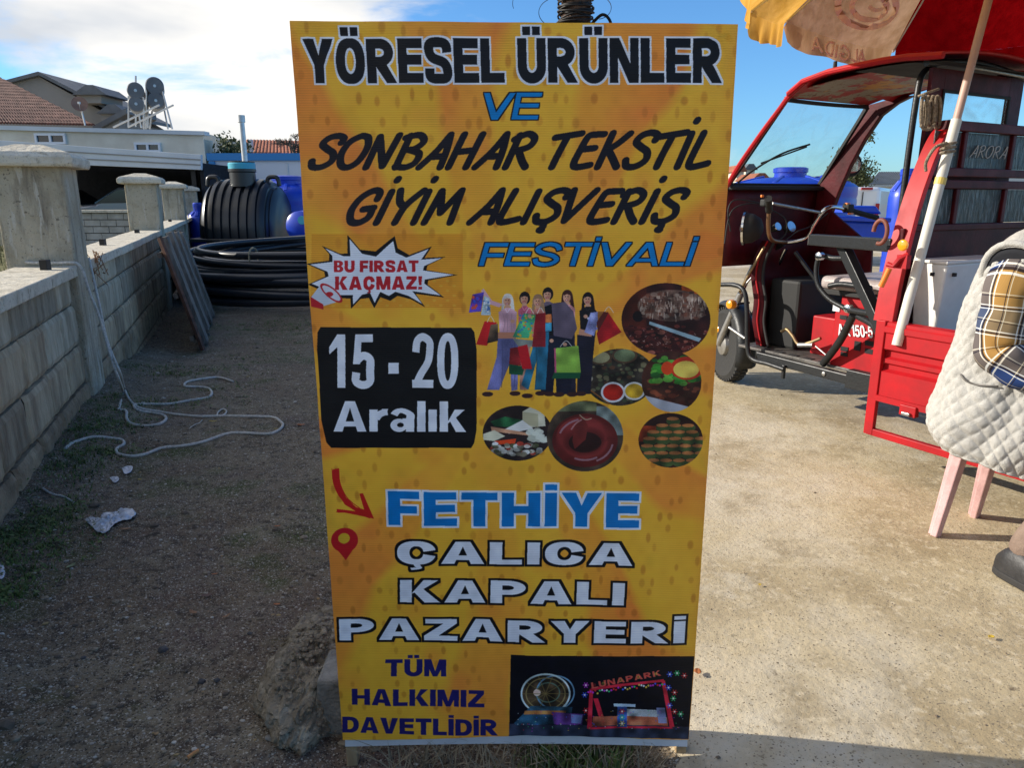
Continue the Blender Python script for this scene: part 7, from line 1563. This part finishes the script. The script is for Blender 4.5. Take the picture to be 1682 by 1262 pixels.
crumple('plastic_sheet', [(139, 857), (150, 853), (163, 856), (170, 846), (186, 845), (200, 840), (218, 841), (224, 848), (216, 856), (198, 860), (185, 868), (176, 878), (163, 880), (152, 870)], M_plast, 'crumpled clear plastic sheet lying on the dirt near the wall', 'plastic sheet')
crumple('plastic_scrap', [(200, 772), (208, 768), (218, 769), (215, 778), (205, 781)], M_plast, 'small white plastic scrap below the coiled rope end', 'plastic scrap', .01)
crumple('plastic_scrap', [(0, 930), (6, 933), (9, 945), (6, 953), (0, 953)], M_plast, 'white scrap at the very left edge beside the green weeds', 'plastic scrap', .01)
crumple('paper_scrap', [(180, 787), (192, 785), (196, 790), (188, 796)], M_plast, 'flat pale paper scrap between the rope end and the plastic sheet', 'paper scrap', .006)
M_lf = mat('dry_leaf', (.36, .20, .10), .7, col2=(.22, .11, .05), vscale=40); M_lfo = mat('orange_leaf', (.52, .17, .045), .6, col2=(.32, .10, .03), vscale=40); M_lfg = mat('pale_green_leaf', (.26, .29, .13), .6, var=.3, vscale=30); M_lfy = mat('yellow_leaf', (.62, .42, .05), .6, var=.2, vscale=30)
def leaf(name, px_, py_, l, w, ang, m, label, cat='leaf', grp=None, curl=.35, z=None):
    c = gpt(px_, py_, .004) if z is None else onz(px_, py_, z); a = R(ang); d_ = Vector((math.cos(a), math.sin(a), 0)); s_ = Vector((-math.sin(a), math.cos(a), 0)); q = MB(); rows = []
    for i in range(9):
        u = i / 8 - .5; ww = w * (1 - (2 * u) ** 2) ** .7 / 2 + .0004; rows.append([c + d_ * u * l + s_ * v * ww + Vector((0, 0, .002 + curl * l * (u * u) + .35 * ww * v * v * (1 + .3 * math.sin(i)))) for v in (-1, -.4, 0, .4, 1)])
    q.grid(rows); return tag(q.build(name, m, smooth=True, solid=.0008), label, cat, grp)
leaf('leaf', 318, 1010, .036, .014, 150, M_lf, 'curled tan dry leaf left of its slimmer neighbour, mid path', curl=.7); leaf('leaf', 372, 1016, .032, .009, 55, M_lf, 'slim upright curled tan leaf, right of another dry leaf on the path', curl=.6)
leaf('leaf', 340, 982, .034, .018, 10, mat('brown_leaf', (.14, .08, .06), .7), 'dark brown shrivelled leaf above the two curled tan leaves', curl=.5)
leaf('leaf', 353, 946, .022, .006, 20, M_lfo, 'small orange leaf sliver in the middle of the dirt path'); leaf('leaf', 456, 867, .026, .007, 18, M_lfo, 'orange leaf sliver on the path at the height of the red arrow'); leaf('leaf', 455, 996, .022, .008, 8, M_lfo, 'orange leaf sliver just above the earthen rubble lump')
leaf('leaf', 117, 933, .040, .016, 75, M_lfg, 'pale green leaf on the dirt near the weeds'); leaf('leaf', 1146, 1106, .026, .020, 80, M_lfo, 'curled orange leaf on the concrete beside the right edge of the sign', z=.026, curl=.6); leaf('leaf', 1628, 1048, .022, .014, 20, M_lfy, 'bright yellow leaf on the concrete below the black shoe', z=.025); leaf('leaf', 1248, 962, .012, .009, 40, M_lfy, 'tiny yellow leaf alone on the sunlit concrete', z=.024)
leaf('leaf', 168, 419 + 300, .02, .01, 60, M_lf, 'small dry leaf lying by the rope bend near the pillar foot'); leaf('leaf', 350, 694, .05, .012, 5, M_lfy, 'thin yellow leaf strip lying between the rope strands'); leaf('leaf', 494, 700, .05, .02, 10, M_lfo, 'bright orange leaf fragment to the right of the rope')
leaf('leaf', 230, 790, .02, .006, 0, M_lfy, 'yellow straw-like leaf strip below the rope end'); leaf('leaf', 206, 872, .045, .014, 5, M_lf, 'flat tan leaf touching the crumpled plastic sheet')
c = gpt(318, 1243, .006); q = MB(); q.cyl(c + Vector((-.008, -.011, 0)), c + Vector((.008, .011, .002)), .0042, 12); tag(q.build('cigarette_filter', mat('filter_orange', (.60, .26, .09), .8, var=.2, vscale=90), smooth='auto'), 'orange cigarette filter on the dark dirt at the bottom of the path', 'cigarette filter')
for (x, y, l, lb) in ((282, 1035, .17, 'long pale twig on the left of the path'), (115, 1048, .10, 'short pale twig beside the longer twig'), ):
    c0, c1_ = gpt(x - 24, y + 26, .006), gpt(x + 22, y - 22, .008)
    if x == 115: c0, c1_ = gpt(96, 1063, .005), gpt(127, 1036, .006)
    else: c0, c1_ = gpt(20, 1010, .005), gpt(40, 1001, .005)
    q = MB(); q.tube(spline([c0, c0.lerp(c1_, .5) + Vector((.004, .003, .002)), c1_], 4), .0016, 5); tag(q.build('twig', M_straw, smooth=True), lb.replace('long pale twig on the left of the path', 'stubby pale twig at the left edge below the weeds').replace('short pale twig beside the longer twig', 'thin straight pale twig slanting across the left of the path'), 'twig')
M_st = mat('dark_stone', (.10, .095, .092), .8, var=.4, vscale=30, bump=.3); M_st2 = mat('pale_stone', (.36, .33, .28), .85, var=.4, vscale=30, bump=.4)
def stone(px_, py_, r_, m, lb, flat=.5, seed=1):
    vs_, fs = stone_mesh(seed, r_, flat, 3); c = gpt(px_, py_, r_ * flat * .45); q = MB(); q.add([c + v for v in vs_], fs); tag(q.build('stone', m, smooth=True), lb, 'stone')
stone(268, 1069, .013, M_st, 'smooth dark oval stone in the middle of the path', .62, 2); stone(331, 1121, .010, M_st, 'left one of two dark flattish stones lying side by side', .5, 3); stone(356, 1119, .009, M_st, 'right, slightly smaller of two dark flattish stones side by side', .5, 4)
stone(455, 1139, .010, M_st2, 'pale angular stone left of the grey kerb block', .5, 5); stone(452, 1180, .009, M_st2, 'pale pebble below the angular stone, left of the rubble lump', .6, 6); stone(443, 1214, .011, M_st2, 'whitish pebble at the foot of the rubble lump', .5, 7); stone(137, 1082, .007, M_st, 'small dark pebble on the left side of the path', .6, 8)
stone(410, 1042, .007, M_st, 'small grey pebble just left of the rubble lump top', .6, 12)
# lump of earth and rubble beside the sign, and the broken kerb block
M_rub_ = mix_mat('earth_rubble', [('base', 0, 0, 0, (.27, .225, .16)), ('n', 9, .45, .62, (.17, .135, .09)), ('n', 26, .54, .64, (.40, .34, .25)), ('n', 60, .60, .68, (.07, .055, .04)), ('n', 140, .60, .66, (.46, .40, .31))], bumps=((28, .9), (90, 1.0), (240, .8)))
bm = bmesh.new(); bmesh.ops.create_icosphere(bm, subdivisions=6, radius=1); cL = Vector((-.535, 1.80, -.005)); q = MB()
for v in bm.verts:
    n1_ = noise.fractal(v.co * 1.7 + Vector((3, 1, 2)), 1, 2, 5); n2_ = abs(noise.noise(v.co * 7)); v.co *= 1 + .20 * n1_ + .09 * n2_ - .05 * abs(noise.noise(v.co * 15)); v.co = Vector((v.co.x * .135, v.co.y * .27, v.co.z * .150))
    v.co += cL
q.add([v.co.copy() for v in bm.verts], [tuple(v.index for v in f.verts) for f in bm.faces]); bm.free()
tag(q.build('rubble_lump', M_rub_, smooth='auto'), 'rough brown lump of earth and broken concrete at the left foot of the sign', 'rubble')
q = MB(); r_ = random.Random(2)
for _ in range(420):
    a = r_.uniform(0, 6.28); ph = r_.uniform(.1, 1.5); p = cL + Vector((math.cos(a) * math.sin(ph) * .137, math.sin(a) * math.sin(ph) * .272, math.cos(ph) * .150)); vs_, fs = STN[r_.randrange(6)]; s_ = r_.uniform(.003, .010); q.add([p + v * s_ for v in vs_], fs)
tag(q.build('rubble_grains', M_rub_, origin=(0, 0, 0)), kind='stuff')
q = MB(); kb = onz(515, 1222, 0.0); tz = .155
q.hexa([(-.495, 1.60, -.02), (-.36, 1.60, -.02), (-.36, 1.74, -.02), (-.49, 1.74, -.02)], [(-.488, 1.605, .135), (-.36, 1.60, .13), (-.36, 1.735, .135), (-.485, 1.735, .14)])
tag(q.build('kerb_block', mat('kerb_concrete', (.30, .285, .245), .92, col2=(.16, .15, .13), vscale=16, bump=.8, bscale=80), bevel=.008), 'weathered grey concrete kerb block between the rubble lump and the sign', 'kerb block')
# creeper remnant on the coping behind the first pillar
q = MB(); c = wp(5.62, .01, .895); r_ = random.Random(4)
for k in range(9): q.tube(spline([c, c + Vector((r_.gauss(0, .03), r_.gauss(0, .05), r_.uniform(-.08, .06))), c + Vector((r_.gauss(.02, .04), r_.gauss(0, .07), r_.uniform(-.22, .10)))], 4), .003, 4)
for k in range(26):
    p = c + Vector((r_.gauss(.015, .03), r_.gauss(0, .05), r_.uniform(-.12, .06))); d_ = Vector((r_.gauss(0, 1), r_.gauss(0, 1), r_.gauss(0, 1))).normalized() * .02; e_ = d_.cross(Vector((0, 0, 1))) * .6; q.add([p - d_, p + e_, p + d_, p - e_], [(0, 1, 2, 3)])
tag(q.build('dead_creeper', M_lf), 'withered rusty brown creeper clinging to the coping just past the first pillar', 'plant')
